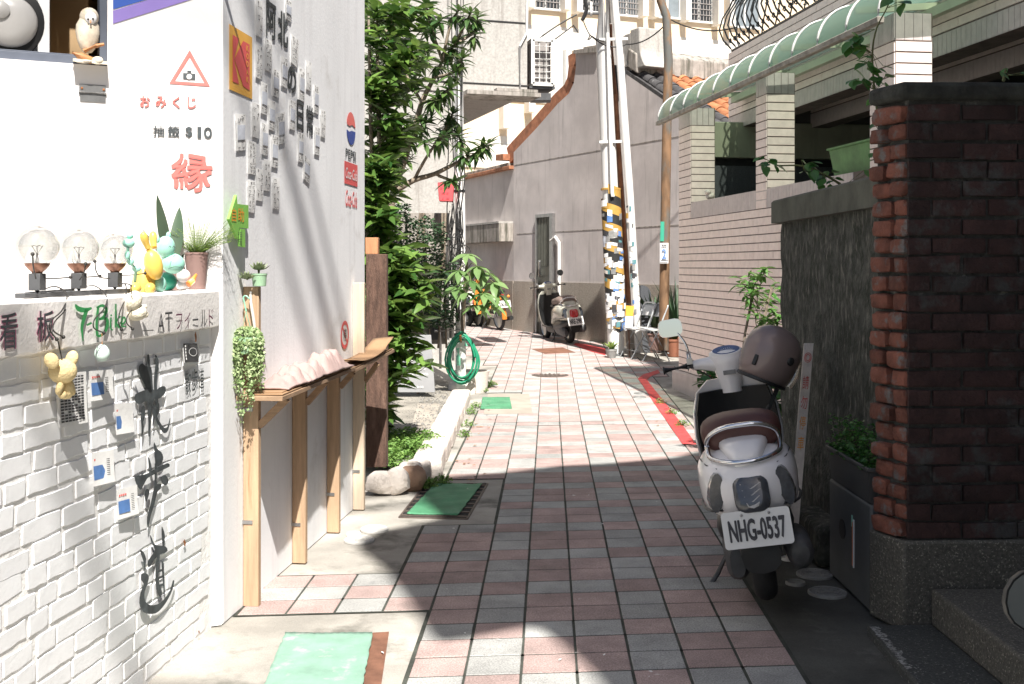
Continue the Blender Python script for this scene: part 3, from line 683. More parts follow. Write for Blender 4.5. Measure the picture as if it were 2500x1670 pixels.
# ledge
m = MB(); ns = 60; rn = random.Random(4); rings = []
for i in range(ns+1):
    s = y_near+(0-y_near)*i/ns; w = lambda k: noise.noise(Vector((s*k, k, 3.1)))
    rings.append([BR.P(s, 1.357, -.165), BR.P(s, 1.357+.002*w(9), .016), BR.P(s, 1.348, .030+.003*w(7)), BR.P(s, 1.28, .032+.003*w(11)), BR.P(s, 1.212+.006*w(17)+.004*w(41), .030+.003*w(13)), BR.P(s, 1.206+.006*w(23)+.004*w(37), .018), BR.P(s, 1.21, -.165)])
m.loft(rings); LEDGE = m.build('ledge', 'ledge_white', GW, smooth=35)
LOFF = .037
for ch, u0, v0, u1, v1, mat, b in (('看', 0, 764, 42, 853, 'ink_faded', .03), ('板', 91, 758, 131, 834, 'ink_faded', .03)):
    decal(LEDGE, 'lettering', lambda m: put_text(m, ch, plane_rect(BR, u0-2, v0, u1+2, v1+1, LOFF-.001), 0, .014), 'ink_pink')
    decal(LEDGE, 'lettering', lambda m: put_text(m, ch, plane_rect(BR, u0, v0, u1, v1, LOFF), 0, .004), mat)
def tbike(m):
    S = lambda pts: stroke(m, BR, pts, LOFF)
    S([(184, 743, 3), (192, 754, 12), (208, 757, 11), (224, 752, 5)]); S([(212, 755, 9), (206, 775, 9), (200, 800, 7), (203, 833, 2)]); S([(212, 794, 5), (224, 788, 5)])
    S([(240, 748, 6), (236, 790, 6), (238, 820, 7)]); S([(236, 752, 5), (250, 746, 7), (260, 756, 7), (254, 772, 6), (242, 780, 5)]); S([(242, 780, 5), (260, 778, 7), (262, 796, 7), (252, 815, 7), (238, 822, 5)])
    S([(271, 775, 4), (270, 800, 4), (276, 806, 3)]); S([(271, 768, 4), (272, 772, 4)]); S([(283, 742, 4), (282, 800, 4)]); S([(294, 772, 4), (284, 786, 4), (292, 802, 4)]); S([(298, 792, 4), (306, 784, 4), (303, 774, 4), (298, 782, 4), (298, 796, 4), (308, 797, 3)])
decal(LEDGE, 'lettering', tbike, 'ink_green')
for ch, u0, v0, u1, v1 in (('A', 385, 765, 402, 812), ('T', 403, 762, 421, 808)): decal(LEDGE, 'lettering', lambda m: put_text(m, ch, plane_rect(BR, u0, v0, u1, v1, LOFF), 0, -.008), 'print_black')
for ch, u0, v0, u1, v1, mt in (('フ', 430, 766, 445, 804, 'ink_maroon'), ('イ', 451, 762, 465, 800, 'ink_maroon'), ('ー', 470, 778, 484, 783, 'print_black'), ('ル', 490, 757, 506, 798, 'print_black'), ('ド', 510, 755, 521, 795, 'ink_maroon')):
    decal(LEDGE, 'lettering', lambda m: put_text(m, ch, plane_rect(BR, u0, v0, u1, v1, LOFF), 0, -.004), mt)
decal(LEDGE, 'lettering', lambda m: stroke(m, BR, [(347, 808, 1.5), (375, 806, 2.5)], LOFF), 'print_black')
# brushed characters on the bricks
BO = .0085
BRUSH = [[(415,80),(425,70),(432,76),(440,78),(452,82),(455,110),(457,150),(452,165),(440,150),(430,130),(418,105)],[(440,45),(446,46),(448,80),(440,80)],[(463,45),(470,50),(475,70),(472,95),(468,130),(470,150),(474,195),(466,195),(460,150),(460,110),(464,75)],
 [(403,165),(412,158),(440,148),(452,160),(445,180),(430,185),(415,192),(404,184)],[(438,148),(459,148),(462,175),(452,202),(443,202),(438,180)],[(468,150),(485,138),(495,142),(494,158),(485,168),(470,177)],[(424,200),(432,198),(434,225),(428,245),(430,260),(425,290),(422,288),(423,260),(420,235)],
 [(440,195),(450,195),(450,230),(448,285),(443,285),(443,240)],[(455,200),(462,195),(470,215),(462,235),(458,255),(455,255),(457,230)],[(466,190),(476,190),(476,215),(470,228),(478,245),(490,262),(500,260),(507,235),(509,236),(503,270),(490,279),(478,264),(466,240),(462,225),(468,210)],
 [(461,305),(470,325),(482,335),(488,350),(485,365),(475,376),(464,374),(463,340),(459,320)],[(462,370),(470,372),(468,405),(470,430),(482,430),(480,445),(470,455),(462,490),(452,520),(444,558),(440,556),(440,525),(450,490),(458,450),(462,420)],[(442,352),(447,355),(455,388),(450,395),(445,380)],
 [(502,368),(507,378),(480,391),(460,402),(440,414),(428,437),(420,448),(408,432),(402,408),(418,404),(440,400),(460,387),(485,375)],[(480,410),(495,404),(504,420),(498,433),(486,431)],[(433,450),(445,445),(446,460),(438,483),(434,478)],
 [(448,583),(453,590),(462,610),(475,614),(495,617),(501,630),(490,638),(478,641),(462,656),(450,676),(443,679),(442,660),(456,640),(462,625),(452,605)],[(483,558),(488,565),(493,585),(491,614),(486,614),(483,585)],[(418,630),(428,632),(437,655),(433,683),(430,683),(428,660)],
 [(470,645),(478,640),(474,690),(474,720),(484,750),(482,768),(474,765),(466,735),(464,700),(466,670)],[(482,660),(490,668),(490,700),(493,750),(489,752),(485,700)],[(474,688),(486,684),(486,690),(474,695)],[(474,708),(487,704),(487,710),(474,715)],[(478,730),(489,727),(489,733),(479,737)],
 [(422,700),(435,697),(445,705),(442,725),(432,755),(434,780),(448,792),(470,790),(490,775),(508,748),(516,720),(521,720),(516,745),(502,775),(485,800),(465,817),(440,818),(424,808),(416,785),(420,755),(430,730),(422,718)]]
def brush(m):
    for k, P in enumerate(BRUSH):
        n = len(P); Q = []
        for i in range(n):          # round the outline
            a, b, c, d = P[i-1], P[i], P[(i+1) % n], P[(i+2) % n]
            for t in (0, .5): Q.append(tuple(.5*((2*b[j])+(c[j]-a[j])*t*.7+(2*a[j]-5*b[j]+4*c[j]-d[j])*t*t*.7*(1 if t else 0)+(3*b[j]-a[j]-3*c[j]+d[j])*t**3*.7) if t == 0 else .5625*(b[j]+c[j])-.0625*(a[j]+d[j]) for j in (0, 1)))
        m.poly([BR.hit(x/1.224, 830+y/1.224, BO+.00025*k) for x, y in Q])
decal(GW, 'brushed_lettering', brush, 'ink_faded')
decal(GW, 'lettering', lambda m: [put_text(m, ch, plane_rect(BR, u0, v0, u1, v1, BO), 0, .006) for ch, u0, v0, u1, v1 in (('散', 452, 903, 466, 961), ('歩', 468, 901, 483, 955), ('道', 485, 898, 498, 950))], 'ink_faded')
def notice(u0, v0, u1, v1, kind, k=0):
    rn = random.Random(k); m = MB(); f = plane_rect(BR, u0, v0, u1, v1, .013); n = 5
    q = lambda a, b: f(a, b)+BR.n*(.006*(1-b)**2+.003*math.sin(a*3+k))+Vector((0, 0, -.010*(a-.5)))
    for j in range(n): m.poly([q(0, j/n), q(1, j/n), q(1, (j+1)/n), q(0, (j+1)/n)], 0)
    o = lambda a, b: q(a, b)+BR.n*.0015
    if kind == 'blue':
        m.poly([o(.06, .18), o(.58, .18), o(.58, .60), o(.06, .60)], 2)
        for i in range(9): m.poly([o(.66, .25+i*.06), o(.8, .25+i*.06), o(.8, .275+i*.06), o(.66, .275+i*.06)], 3)
        for i in range(4): m.poly([o(.1+i*.09, .75+.02*(i % 2)), o(.17+i*.09, .75), o(.17+i*.09, .82), o(.1+i*.09, .81)], 4)
    elif kind == 'text':
        for i in range(16):
            b = .08+i*.055
            for j in range(7):
                if rn.random() < .9: a = .1+j*.115; m.poly([o(a, b), o(a+.095, b), o(a+.095, b+.032), o(a, b+.032)], 1)
    else:
        m.poly([o(.03, .02), o(.97, .02), o(.97, .98), o(.03, .98)], 1)
        for i in range(20):
            a, b = i*.314, (i+1)*.314; p = lambda t, r: q(.6+.28*r*math.cos(t), .55+.22*r*math.sin(t))+BR.n*.003
            m.poly([p(a, 1), p(b, 1), p(b, .9), p(a, .9)], 0)
        for i in range(5): m.poly([q(.1, .15+i*.16)+BR.n*.003, q(.16, .15+i*.16)+BR.n*.003, q(.16, .26+i*.16)+BR.n*.003, q(.1, .26+i*.16)+BR.n*.003], 0)
    m.build('pinned_notice', ['paper', 'print_black', 'print_blue', 'ink_grey', 'ink_coral'], GW, fix=False)
notice(135, 910, 212, 1038, 'text', 1); notice(215, 904, 277, 976, 'blue', 2); notice(279, 985, 325, 1058, 'blue', 3); notice(225, 1102, 276, 1182, 'blue', 4); notice(286, 1190, 333, 1262, 'blue', 5); notice(446, 838, 481, 885, 'black', 6)

for u, v, a, b in ((451, 1325, 5, 9), (478, 822, 4, 14), (486, 1543, 3, 4)):
    decal(GW, 'paint_chip', lambda m: m.poly([BR.hit(u+a*math.cos(k*.7)*(.6+.4*math.sin(k*3)), v+b*math.sin(k*.7), .010 if v > 900 else .02) for k in range(9)]), 'rust_screw')
# ================================================================ things on and under the ledge
def LP(zx, zy, off=0.0): return BR.hit(zx/3.136, 460+zy/3.136, off)      # coordinates of the ledge close-up
glassmat('bulb_glass', (.80, .805, .79), .03, .90)
M('yellow_vinyl', (.80, .55, .12), .35, .04, 6, 0, coat=.2); M('mint_vinyl', (.33, .66, .54), .35, .04, 6, 0, coat=.2); M('teal_vinyl', (.05, .36, .24), .4, .05, 6, 0)
M('white_vinyl', (.75, .73, .72), .35, .03, 6, 0); M('orange_vinyl', (.85, .27, .05), .4, .05, 6, 0); M('plush_yellow', (.78, .62, .33), .95, .08, 20, .8, 130, bdist=.006); M('plush_cream', (.74, .68, .54), .95, .08, 20, .8, 130, bdist=.006)
M('egg_mint', (.60, .74, .68), .45, .04, 6, 0); M('pot_brown', (.26, .165, .145), .7, .08, 8, .1); M('pot_green', (.30, .46, .30), .5, .08, 8, .05); M('wire_dark', (.03, .028, .026), .5, .2, 8, 0); M('rope_white', (.66, .60, .54), .9, .1, 40, .6); M('wire_green', (.25, .52, .38), .4, .1, 8, 0)
RK = thing('lamp_rack', 'black iron rack with three clear globe bulbs and curling wire arms on the ledge', 'lamp', LP(500, 830, -.05))
m = MB(); a, b = LP(150, 838, -.05), LP(985, 802, -.05); a.z = b.z = 1.366; m.bar(a, b, .03, .014); m.bar(LP(200, 810, -.09), LP(560, 780, -.09), .012, .012); m.build('bar', 'iron_grey', RK, bevel=.002)
for zx, rr, gx in ((285, .061, 268), (604, .0605, 597), (880, .058, 860)):
    p = LP(zx, 700, -.05); t = BR.t
    m = MB(); m.box((p.x, p.y, 1.404), (.036, .036, .050), rz=math.atan2(t.y, t.x)); m.tube([(p.x, p.y, 1.366), (p.x, p.y, 1.38)], .008, 8); m.build('socket_block', 'iron_grey', RK, bevel=.002)
    m = MB(); m.lathe([(.014, 1.429), (.016, 1.433), (.024, 1.440), (.034, 1.452), (.036, 1.460), (.033, 1.460)], 24, (p.x, p.y, 0)); m.build('cup', 'copper_cup', RK, smooth=40)
    m = MB(); c = Vector((p.x, p.y, 1.447+rr)); n = 28; k = 20
    m.lathe([(rr*math.sin(a), -rr*math.cos(a)) for a in [math.pi*i/k for i in range(2, k)]]+[(0, rr)], n, c); GL = m.build('globe', 'bulb_glass', RK, smooth=60)
    m = MB(); m.tube([(p.x, p.y, 1.45), (p.x, p.y, 1.487)], [.009, .004], 10); m.build('stem', 'lens_grey', GL, smooth=40)
    m = MB()
    for q in range(6):
        a = q*1.047; m.tube([(p.x, p.y, 1.485), (p.x+.016*math.cos(a), p.y+.016*math.sin(a), 1.508)], .0006, 4)
    m.tube([(p.x+.016*math.cos(a*.5), p.y+.016*math.sin(a*.5), 1.508+.003*(a % 2)) for a in range(13)], .0006, 4); m.build('filament', 'wire_dark', GL)
def smoothpath(pts, n=5):
    P = []
    for i in range(len(pts)-1):
        a, b = pts[i], pts[i+1]; p = pts[max(i-1, 0)]; q = pts[min(i+2, len(pts)-1)]
        for k in range(n):
            t = k/n; P.append(.5*((2*a)+(b-p)*t+(2*p-5*a+4*b-q)*t*t+(3*a-p-3*b+q)*t**3))
    return P+[pts[-1]]
for pts, o0, o1 in (([(345, 770), (420, 750), (500, 790), (510, 850), (470, 940), (395, 1010), (380, 1080), (435, 1155)], -.03, .06), ([(460, 770), (525, 830), (500, 930), (420, 1020), (410, 1090), (485, 1138)], -.02, .07), ([(660, 750), (720, 745), (790, 790), (820, 850), (790, 930), (725, 1000), (720, 1070), (795, 1105)], -.03, .07),
        ([(905, 740), (960, 735), (962, 830), (920, 940), (905, 1020), (930, 1080)], -.03, .06), ([(910, 730), (990, 735), (1050, 790), (1050, 870), (980, 970), (970, 1030), (1015, 1075)], -.03, .06), ([(340, 688), (430, 689), (540, 680)], -.03, -.02), ([(655, 680), (765, 672)], -.03, -.02), ([(925, 665), (1020, 662), (1110, 650)], -.03, -.01), ([(275, 690), (255, 600), (250, 503)], -.03, .0), ([(610, 700), (645, 640), (655, 577)], -.03, .0), ([(840, 690), (770, 680), (735, 630), (727, 558)], -.03, .0)):
    n = len(pts); P = [LP(x, y, o0+(o1-o0)*min(1, i/(n-1)*1.4)) for i, (x, y) in enumerate(pts)]
    m = MB(); m.tube(smoothpath(P), .0021, 6); m.ball(P[-1], .0058, 10); m.build('wire_arm', 'wire_dark', RK, smooth=50)
# ---- vinyl rabbit
p = LP(1100, 790, -.05); RB = thing('rabbit_figure', 'yellow vinyl rabbit figure between the globe lamp and the mint hippo', 'figurine', (p.x, p.y, 1.358))
m = MB(); m.lathe([(.040, 1.358), (.044, 1.365), (.042, 1.39), (.034, 1.42), (.026, 1.44)], 18, (p.x, p.y, 0)); m.build('body', 'yellow_vinyl', RB, smooth=60)
m = MB(); hc = LP(1175, 585, .0); m.ball(hc, (.032, .032, .056), rot=(.2, -.18, 0)); m.build('head', 'yellow_vinyl', RB, smooth=60)
for a, b in (((1140, 470), (1090, 335)), ((1180, 460), (1172, 328))):
    m = MB(); q = LP(*a, -.01); r = LP(*b, -.02); m.tube(smoothpath([q, (q+r)/2+Vector((-.002, 0, 0)), r], 4), [.011, .0105, .011, .012, .0135, .0145, .0135, .011, .003], 10); m.build('ear', 'yellow_vinyl', RB, smooth=60)
for zx in (1040, 1150):
    m = MB(); m.ball(LP(zx, 765, .0), (.018, .026, .020)); m.build('leg', 'yellow_vinyl', RB, smooth=60)
# ---- mint hippo
p = LP(1270, 780, -.06); HP = thing('hippo_figure', 'mint green vinyl hippo figure with closed eyes next to the duck', 'figurine', (p.x, p.y, 1.358))
m = MB(); m.ball((p.x, p.y, 1.392), (.042, .040, .036)); m.build('body', 'teal_vinyl', HP, smooth=60)
m = MB(); m.ball(LP(1225, 735, -.0), (.022, .025, .030)); m.build('leg', 'mint_vinyl', HP, smooth=60)
m = MB(); m.ball(LP(1270, 450, -.03), (.034, .034, .042)); m.build('head', 'mint_vinyl', HP, smooth=60)
m = MB(); m.ball(LP(1325, 575, -.01), (.044, .042, .038), rot=(0, .25, 0)); m.build('snout', 'mint_vinyl', HP, smooth=60)
for a in ((1205, 390), (1290, 360)):
    m = MB(); m.ball(LP(*a, -.03), (.009, .008, .014)); m.build('ear', 'mint_vinyl', HP, smooth=60)
m = MB()
for zx in (1300, 1330): m.tube([LP(zx-8, 452, .012), LP(zx, 440, .014), LP(zx+8, 452, .012)], .0012, 5)
m.tube([LP(1290+i*14, 600+4*((i-4)**2)/4-10*(i > 6), .026+.004*math.sin(i*.35)) for i in range(9)], .001, 5); m.build('face_lines', 'print_black', HP)
# ---- duck
p = LP(1390, 775, -.05); DK = thing('duck_figure', 'small white vinyl duck figure with an orange bill in front of the plant pot', 'figurine', (p.x, p.y, 1.358))
m = MB(); m.ball((p.x, p.y, 1.378), (.034, .030, .022)); m.build('body', 'white_vinyl', DK, smooth=60)
m = MB(); m.ball(LP(1405, 670, -.03), (.027, .026, .026)); m.build('head', 'white_vinyl', DK, smooth=60)
m = MB(); m.tube([LP(1440, 735, .0), LP(1475, 705, .01), LP(1502, 660, .01)], [.012, .011, .005], 8, up=Vector((0, 1, 0))); m.build('bill', 'orange_vinyl', DK, smooth=60)
# ---- small turquoise toy
p = LP(1000, 640, -.02); TY = thing('jointed_toy', 'small turquoise jointed toy with a hat beside the third globe', 'toy', p)
for nm, zx, zy, r in (('hat', 995, 365, (.012, .012, .010)), ('head', 985, 420, (.021, .019, .016)), ('neck', 975, 510, (.009, .009, .016)), ('chest', 1000, 560, (.012, .011, .014)), ('hip', 1045, 615, (.016, .012, .012))):
    m = MB(); m.ball(LP(zx, zy, .0), r, 12); m.build(nm, 'mint_vinyl', TY, smooth=60)
m = MB(); m.tube([LP(985, 380, 0), LP(980, 450, 0), LP(975, 520, 0), LP(1000, 570, 0), LP(1040, 620, 0), LP(1030, 780, -.02)], .005, 8); m.build('spine', 'mint_vinyl', TY, smooth=60)
# ---- hanging soft toys
def plush(name, label, mat, spec, hang):
    c = LP(*hang); T = thing(name, label, 'soft toy', c)
    for nm, zx, zy, off, r, rot in spec: m = MB(); m.ball(LP(zx, zy, off), r, 18, rot=rot); m.build(nm, mat, T, smooth=70)
    m = MB(); m.tube([LP(hang[0], hang[1], .05), LP(hang[2], hang[3], .06)], .0018, 5); m.build('cord', 'wire_dark', T); return T
def plush_(name, label, mat, spec, hx, hy, hx2, hy2):
    c = LP(hx2, hy2); T = thing(name, label, 'soft toy', c)
    for nm, zx, zy, off, r, rot in spec: m = MB(); m.ball(LP(zx, zy, off), r, 18, rot=rot); m.build(nm, mat, T, smooth=70)
    m = MB(); m.tube([LP(hx, hy, .06), LP(hx2, hy2, .06)], .0018, 5); m.build('cord', 'wire_dark', T)
plush_('plush_bear', 'yellow plush toy with two round ears hanging below the ledge', 'plush_yellow', [('head', 480, 1400, .055, (.040, .036, .036), None), ('ear', 395, 1320, .05, (.020, .015, .024), (0, -.5, 0)), ('ear', 550, 1305, .05, (.018, .014, .025), (0, .3, 0)), ('body', 500, 1530, .05, (.026, .024, .032), None), ('arm', 455, 1530, .055, (.010, .012, .020), (0, .3, 0)), ('arm', 548, 1535, .055, (.010, .012, .020), (0, -.3, 0)), ('leg', 480, 1580, .055, (.012, .014, .012), None), ('leg', 520, 1580, .055, (.012, .014, .012), None)], 440, 1150, 480, 1330)
plush_('plush_charm', 'cream plush charm with a round tail hanging from the lamp rack', 'plush_cream', [('body', 1045, 950, .05, (.034, .030, .028), None), ('head', 1025, 860, .05, (.026, .026, .034), (0, .3, 0)), ('tail', 1115, 965, .05, (.010, .010, .011), None), ('paw', 1105, 905, .055, (.010, .008, .008), None)], 1000, 740, 1010, 810)
EG = thing('egg_ornament', 'pale mint egg ornament hanging on a cord under the ledge', 'ornament', LP(782, 1260, .05))
m = MB(); c = LP(782, 1262, .055); m.lathe([(0, -.026), (.012, -.024), (.0205, -.014), (.0235, -.003), (.0215, .009), (.014, .021), (.006, .027), (0, .028)], 20, c); m.build('egg', 'egg_mint', EG, smooth=60)
m = MB(); m.tube([LP(780, 1110, .055), LP(782, 1200, .055)], .0018, 5); m.build('cord', 'owl_brown', EG)
m = MB(); m.box(LP(757, 1275, .075), (.003, .003, .002)); m.box(LP(815, 1270, .072), (.003, .003, .002)); m.build('eyes', 'print_black', EG)
# ================================================================ leaves
def leafmesh(name, mat, L, W, fold=.25, droop=.25, pts=4, tip=1.0):
    """one folded leaf along +x, normal +z"""
    m = MB(); mid = []; le = []; ri = []
    for i in range(pts+1):
        t = i/pts; x = L*t; z = -droop*L*t*t; wv = W/2*math.sin(math.pi*min(1, t**.8*.97+.03))*(1 if t < 1 else 0)
        mid.append((x, 0, z-fold*wv*.6)); le.append((x, wv, z+fold*wv*.4)); ri.append((x, -wv, z+fold*wv*.4))
    n = pts+1; m.add(mid+le+ri, [f for i in range(pts) for f in ((i, i+1, n+i+1, n+i), (i, 2*n+i, 2*n+i+1, i+1))])
    return m.mesh(name, mat, smooth=80)
def orient(d, up=None, roll=0.0):
    d = d.normalized(); up = up or Vector((0, 0, 1))
    y = up.cross(d)
    if y.length < 1e-4: y = Vector((0, 1, 0))
    y.normalize(); z = d.cross(y); q = Matrix((d, y, z)).transposed()
    return q @ Matrix.Rotation(roll, 3, 'X')
def put_leaves(parent, meshes, spots, maxn=300, name='leaf', rest_name='foliage', base=None):
    """spots: (pos, dir, size, roll, up); the largest as objects, the rest joined"""
    base = base if base is not None else wloc(parent); sp = sorted(spots, key=lambda s: -s[2]/max(.5, (s[0]-Vector((0, 0, H))).length)); rn = random.Random(1)
    for s in sp[:maxn]:
        q = orient(s[1], s[4] if len(s) > 4 else None, s[3]).to_4x4(); inst(name, rn.choice(meshes), parent, Matrix.Translation(s[0]-base) @ q @ Matrix.Scale(s[2], 4))
    if len(sp) > maxn:
        V = []; Fc = []; cache = [([v.co.copy() for v in me.vertices], [tuple(p.vertices) for p in me.polygons]) for me in meshes]
        for s in sp[maxn:]:
            vs, fs = rn.choice(cache); q = orient(s[1], s[4] if len(s) > 4 else None, s[3])*s[2] if False else orient(s[1], s[4] if len(s) > 4 else None, s[3]); n = len(V); p = s[0]-base
            V += [q @ (v*s[2])+p for v in vs]; Fc += [tuple(i+n for i in f) for f in fs]
        me = bpy.data.meshes.new(rest_name); me.from_pydata(V, [], Fc); me.materials.append(meshes[0].materials[0]); me.shade_smooth()
        o = bpy.data.objects.new(rest_name, me); COL.objects.link(o); o.parent = parent; tag(o, kind='stuff'); return o
def rdir(rn, zlo=-1, zhi=1):
    a = rn.uniform(0, 6.283); z = rn.uniform(zlo, zhi); r = math.sqrt(max(0, 1-z*z)); return Vector((r*math.cos(a), r*math.sin(a), z))
# ---- potted fern and snake plant
p = LP(1505, 760, -.045); FP = thing('potted_fern', 'brown pot with a feathery light green fern at the wall corner', 'potted plant', (p.x, p.y, 1.358))
m = MB(); m.lathe([(.031, 1.358), (.033, 1.36), (.044, 1.495), (.046, 1.497), (.046, 1.505), (.041, 1.505), (.039, 1.48), (0, 1.48)], 24, (p.x, p.y, 0)); m.build('pot', 'pot_brown', FP, smooth=40)
rn = random.Random(21); m = MB()
for i in range(120):
    a = rn.uniform(0, 6.28); le = rn.uniform(.09, .20); lean = rn.uniform(.15, 1.0)
    if i < 24: a = rn.uniform(-.6, .8); le = rn.uniform(.16, .24); lean = rn.uniform(.7, 1.2)
    d = Vector((math.cos(a)*lean, math.sin(a)*lean, 1)).normalized(); q = Vector((p.x, p.y, 1.485)); side = d.cross(Vector((0, 0, 1))).normalized()
    for k in range(1, 11):
        t = k/10; c = q+d*le*t+Vector((0, 0, -.05*t*t*lean)); l = .024*(1-t*.6)
        for sg in (-1, 1):
            e = (side*sg+d*.6).normalized(); u = Vector((0, 0, 1)); m.add([c, c+e*l*.5+u*.0014, c+e*l, c+e*l*.5-u*.0014+d*.002], [(0, 1, 2, 3)])
    m.tube([q, q+d*le*.5+Vector((0, 0, -.0125*lean)), q+d*le+Vector((0, 0, -.05*lean))], .0007, 3, cap=False)
tag(m.build('fronds', 'leaf_fern', FP, fix=False), kind='stuff')
p = LP(1325, 700, -.085); SP = thing('snake_plant', 'potted snake plant with tall stiff banded leaves behind the vinyl figures', 'potted plant', (p.x, p.y, 1.358))
m = MB(); m.lathe([(.034, 1.358), (.045, 1.44), (.045, 1.447), (.04, 1.447), (.038, 1.435), (0, 1.435)], 20, (p.x, p.y, 0)); m.build('pot', 'pot_brown', SP, smooth=40)
for (bx, by), (tx, ty), wd in (((1290, 560), (1200, 45), .022), ((1330, 560), (1372, 142), .026), ((1360, 580), (1440, 262), .017), ((1300, 600), (1082, 305), .008)):
    a, b = LP(bx, by, -.11), LP(tx, ty, -.11); m = MB(); d = b-a; n = 9; L1 = []; L2 = []; Mi = []
    for i in range(n+1):
        t = i/n; wv = wd*math.sin(math.pi*(.12+.88*t))**.7*(1 if t < 1 else .02); s = (UP.t*math.cos(t*.8)+UP.n*math.sin(t*.8)); c = a+d*t+UP.n*.012*math.sin(t*2.5)
        L1.append(c-s*wv); Mi.append(c-UP.n*.006); L2.append(c+s*wv)
    n += 1; m.add(L1+Mi+L2, [f for i in range(n-1) for f in ((i, i+1, n+i+1, n+i), (n+i, n+i+1, 2*n+i+1, 2*n+i))]); m.build('leaf', 'leaf_snake', SP, smooth=70)
# ================================================================ wooden shelf on posts along the side wall
SH = thing('wooden_shelf', 'wooden wall shelf on four posts with diagonal braces along the white wall', 'shelf', SIDE.P(0, 0))
tz = math.atan2(SIDE.t.y, SIDE.t.x)
def SX(Y, off): return Vector((-1.124+.1063*(Y-4.943), Y, 0))+SIDE.n*off
for i, (Y, top, mat) in enumerate(((4.73, 1.363, 'wood_post'), (5.415, .882, 'wood_post'), (6.036, .87, 'wood_post'), (6.60, 1.352, 'wood_pale'))):
    m = MB(); c = SX(Y, .036); m.box((c.x, c.y, top/2), (.034, .068, top), rz=tz); m.build('post', mat, SH, bevel=.003)
    zb, xo = ((.775, .19), (.785, .165), (.795, .145), (.77, .15))[i]
    m = MB(); a = SX(Y, .075)+Vector((0, 0, zb)); b = SX(Y, xo)+Vector((0, 0, .886 if i < 2 else .872)); m.bar(a-(b-a)*.05, b, .030, .030); m.build('brace', 'wood_shelf', SH, bevel=.002)
    for z in ((.36, .84) if i == 0 else (.17+.02*i,)):
        m = MB(); q = SX(Y-.0195, .02)+Vector((0, 0, z)); m.box(q, (.003, .05, .016), rz=tz); m.box(q+SIDE.n*.0-SIDE.t*.0+SIDE.n*-.025+SIDE.t*-.012, (.026, .003, .016), rz=tz); m.build('bracket', 'steel', SH)
def board(Ya, Yb, oa, ob, za, zb, name, mat, th=.02, inner=.006):
    m = MB(); q = [SX(Ya, inner)+Vector((0, 0, za)), SX(Ya, oa)+Vector((0, 0, za)), SX(Yb, ob)+Vector((0, 0, zb)), SX(Yb, inner)+Vector((0, 0, zb))]; m.prism(q, (0, 0, th)); return m
board(4.62, 5.99, .205, .17, .888, .888, 'b', 0).build('shelf_board', 'wood_shelf', SH, bevel=.002)
board(6.0, 7.02, .165, .16, .875, .905, 'b', 0).build('shelf_board', 'wood_shelf', SH, bevel=.002)
for i, (Ya, Yb, oa, ob, za, lab) in enumerate(((4.64, 5.95, .20, .165, .9095, 'flat brown cardboard sheet lying lowest under the towel'), (4.68, 5.6, .185, .17, .9145, 'brown cardboard sheet lying directly under the towel'), (6.02, 6.98, .165, .16, .8995, 'flat cardboard sheet on the far half of the shelf'))):
    c = SX((Ya+Yb)/2, .1); dz = .028*(i == 2); m = MB(); q = [SX(Ya, .03), SX(Ya, oa), SX(Yb, ob), SX(Yb, .03)]
    q = [p+Vector((0, 0, za+.002*k+(dz if k > 1 else 0))) for k, p in zip((0, 1, 2, 0), q)]; m.prism(q, (0, 0, .004)); tag(m.build('cardboard_sheet', 'cardboard'), lab, 'cardboard')
m = MB()
def curl(i, j):
    Y = 6.0+i*.95; o = .04+.13*j; return SX(Y, o)+Vector((0, 0, .908+.03*i+.05*(abs(i-.42)*2)**2.2*(1 if i < .42 else .8)+.012*j*(i > .8)))
m.grid(curl, 16, 4); o = m.build('cardboard_sheet', 'cardboard', smooth=60); md = o.modifiers.new('s', 'SOLIDIFY'); md.thickness = .004; tag(o, 'curled cardboard sheet bending up on the far half of the shelf', 'cardboard')
m = MB(); rn = random.Random(2)
def towel(i, j):
    Y = 4.74+i*1.12; o = .045+.15*j+.02*noise.noise(Vector((i*5, j*2, 4))); e = min(1, 5*min(i, 1-i)+.05)*min(1, 3.2*min(j, 1-j)+.08)
    q_ = Vector((Y*7, o*7, 0)); rg = lambda v: 1-abs(noise.noise(v))*2.2
    h = .006+e*(.022+.030*rg(q_*1.0+Vector((3, Y*2, 0)))+.020*rg(q_*2.1+Vector((o*9, 5, 1)))+.008*rg(q_*4.3)+.030*math.exp(-((i-.72)/.2)**2))
    return SX(Y, o)+Vector((0, 0, .915+h))
m.grid(towel, 130, 34); o = m.build('crumpled_towel', 'towel', smooth=80); tag(o, 'crumpled pinkish white towel heaped on the shelf', 'towel'); md = o.modifiers.new('s', 'SOLIDIFY'); md.thickness = .008; md.offset = 1
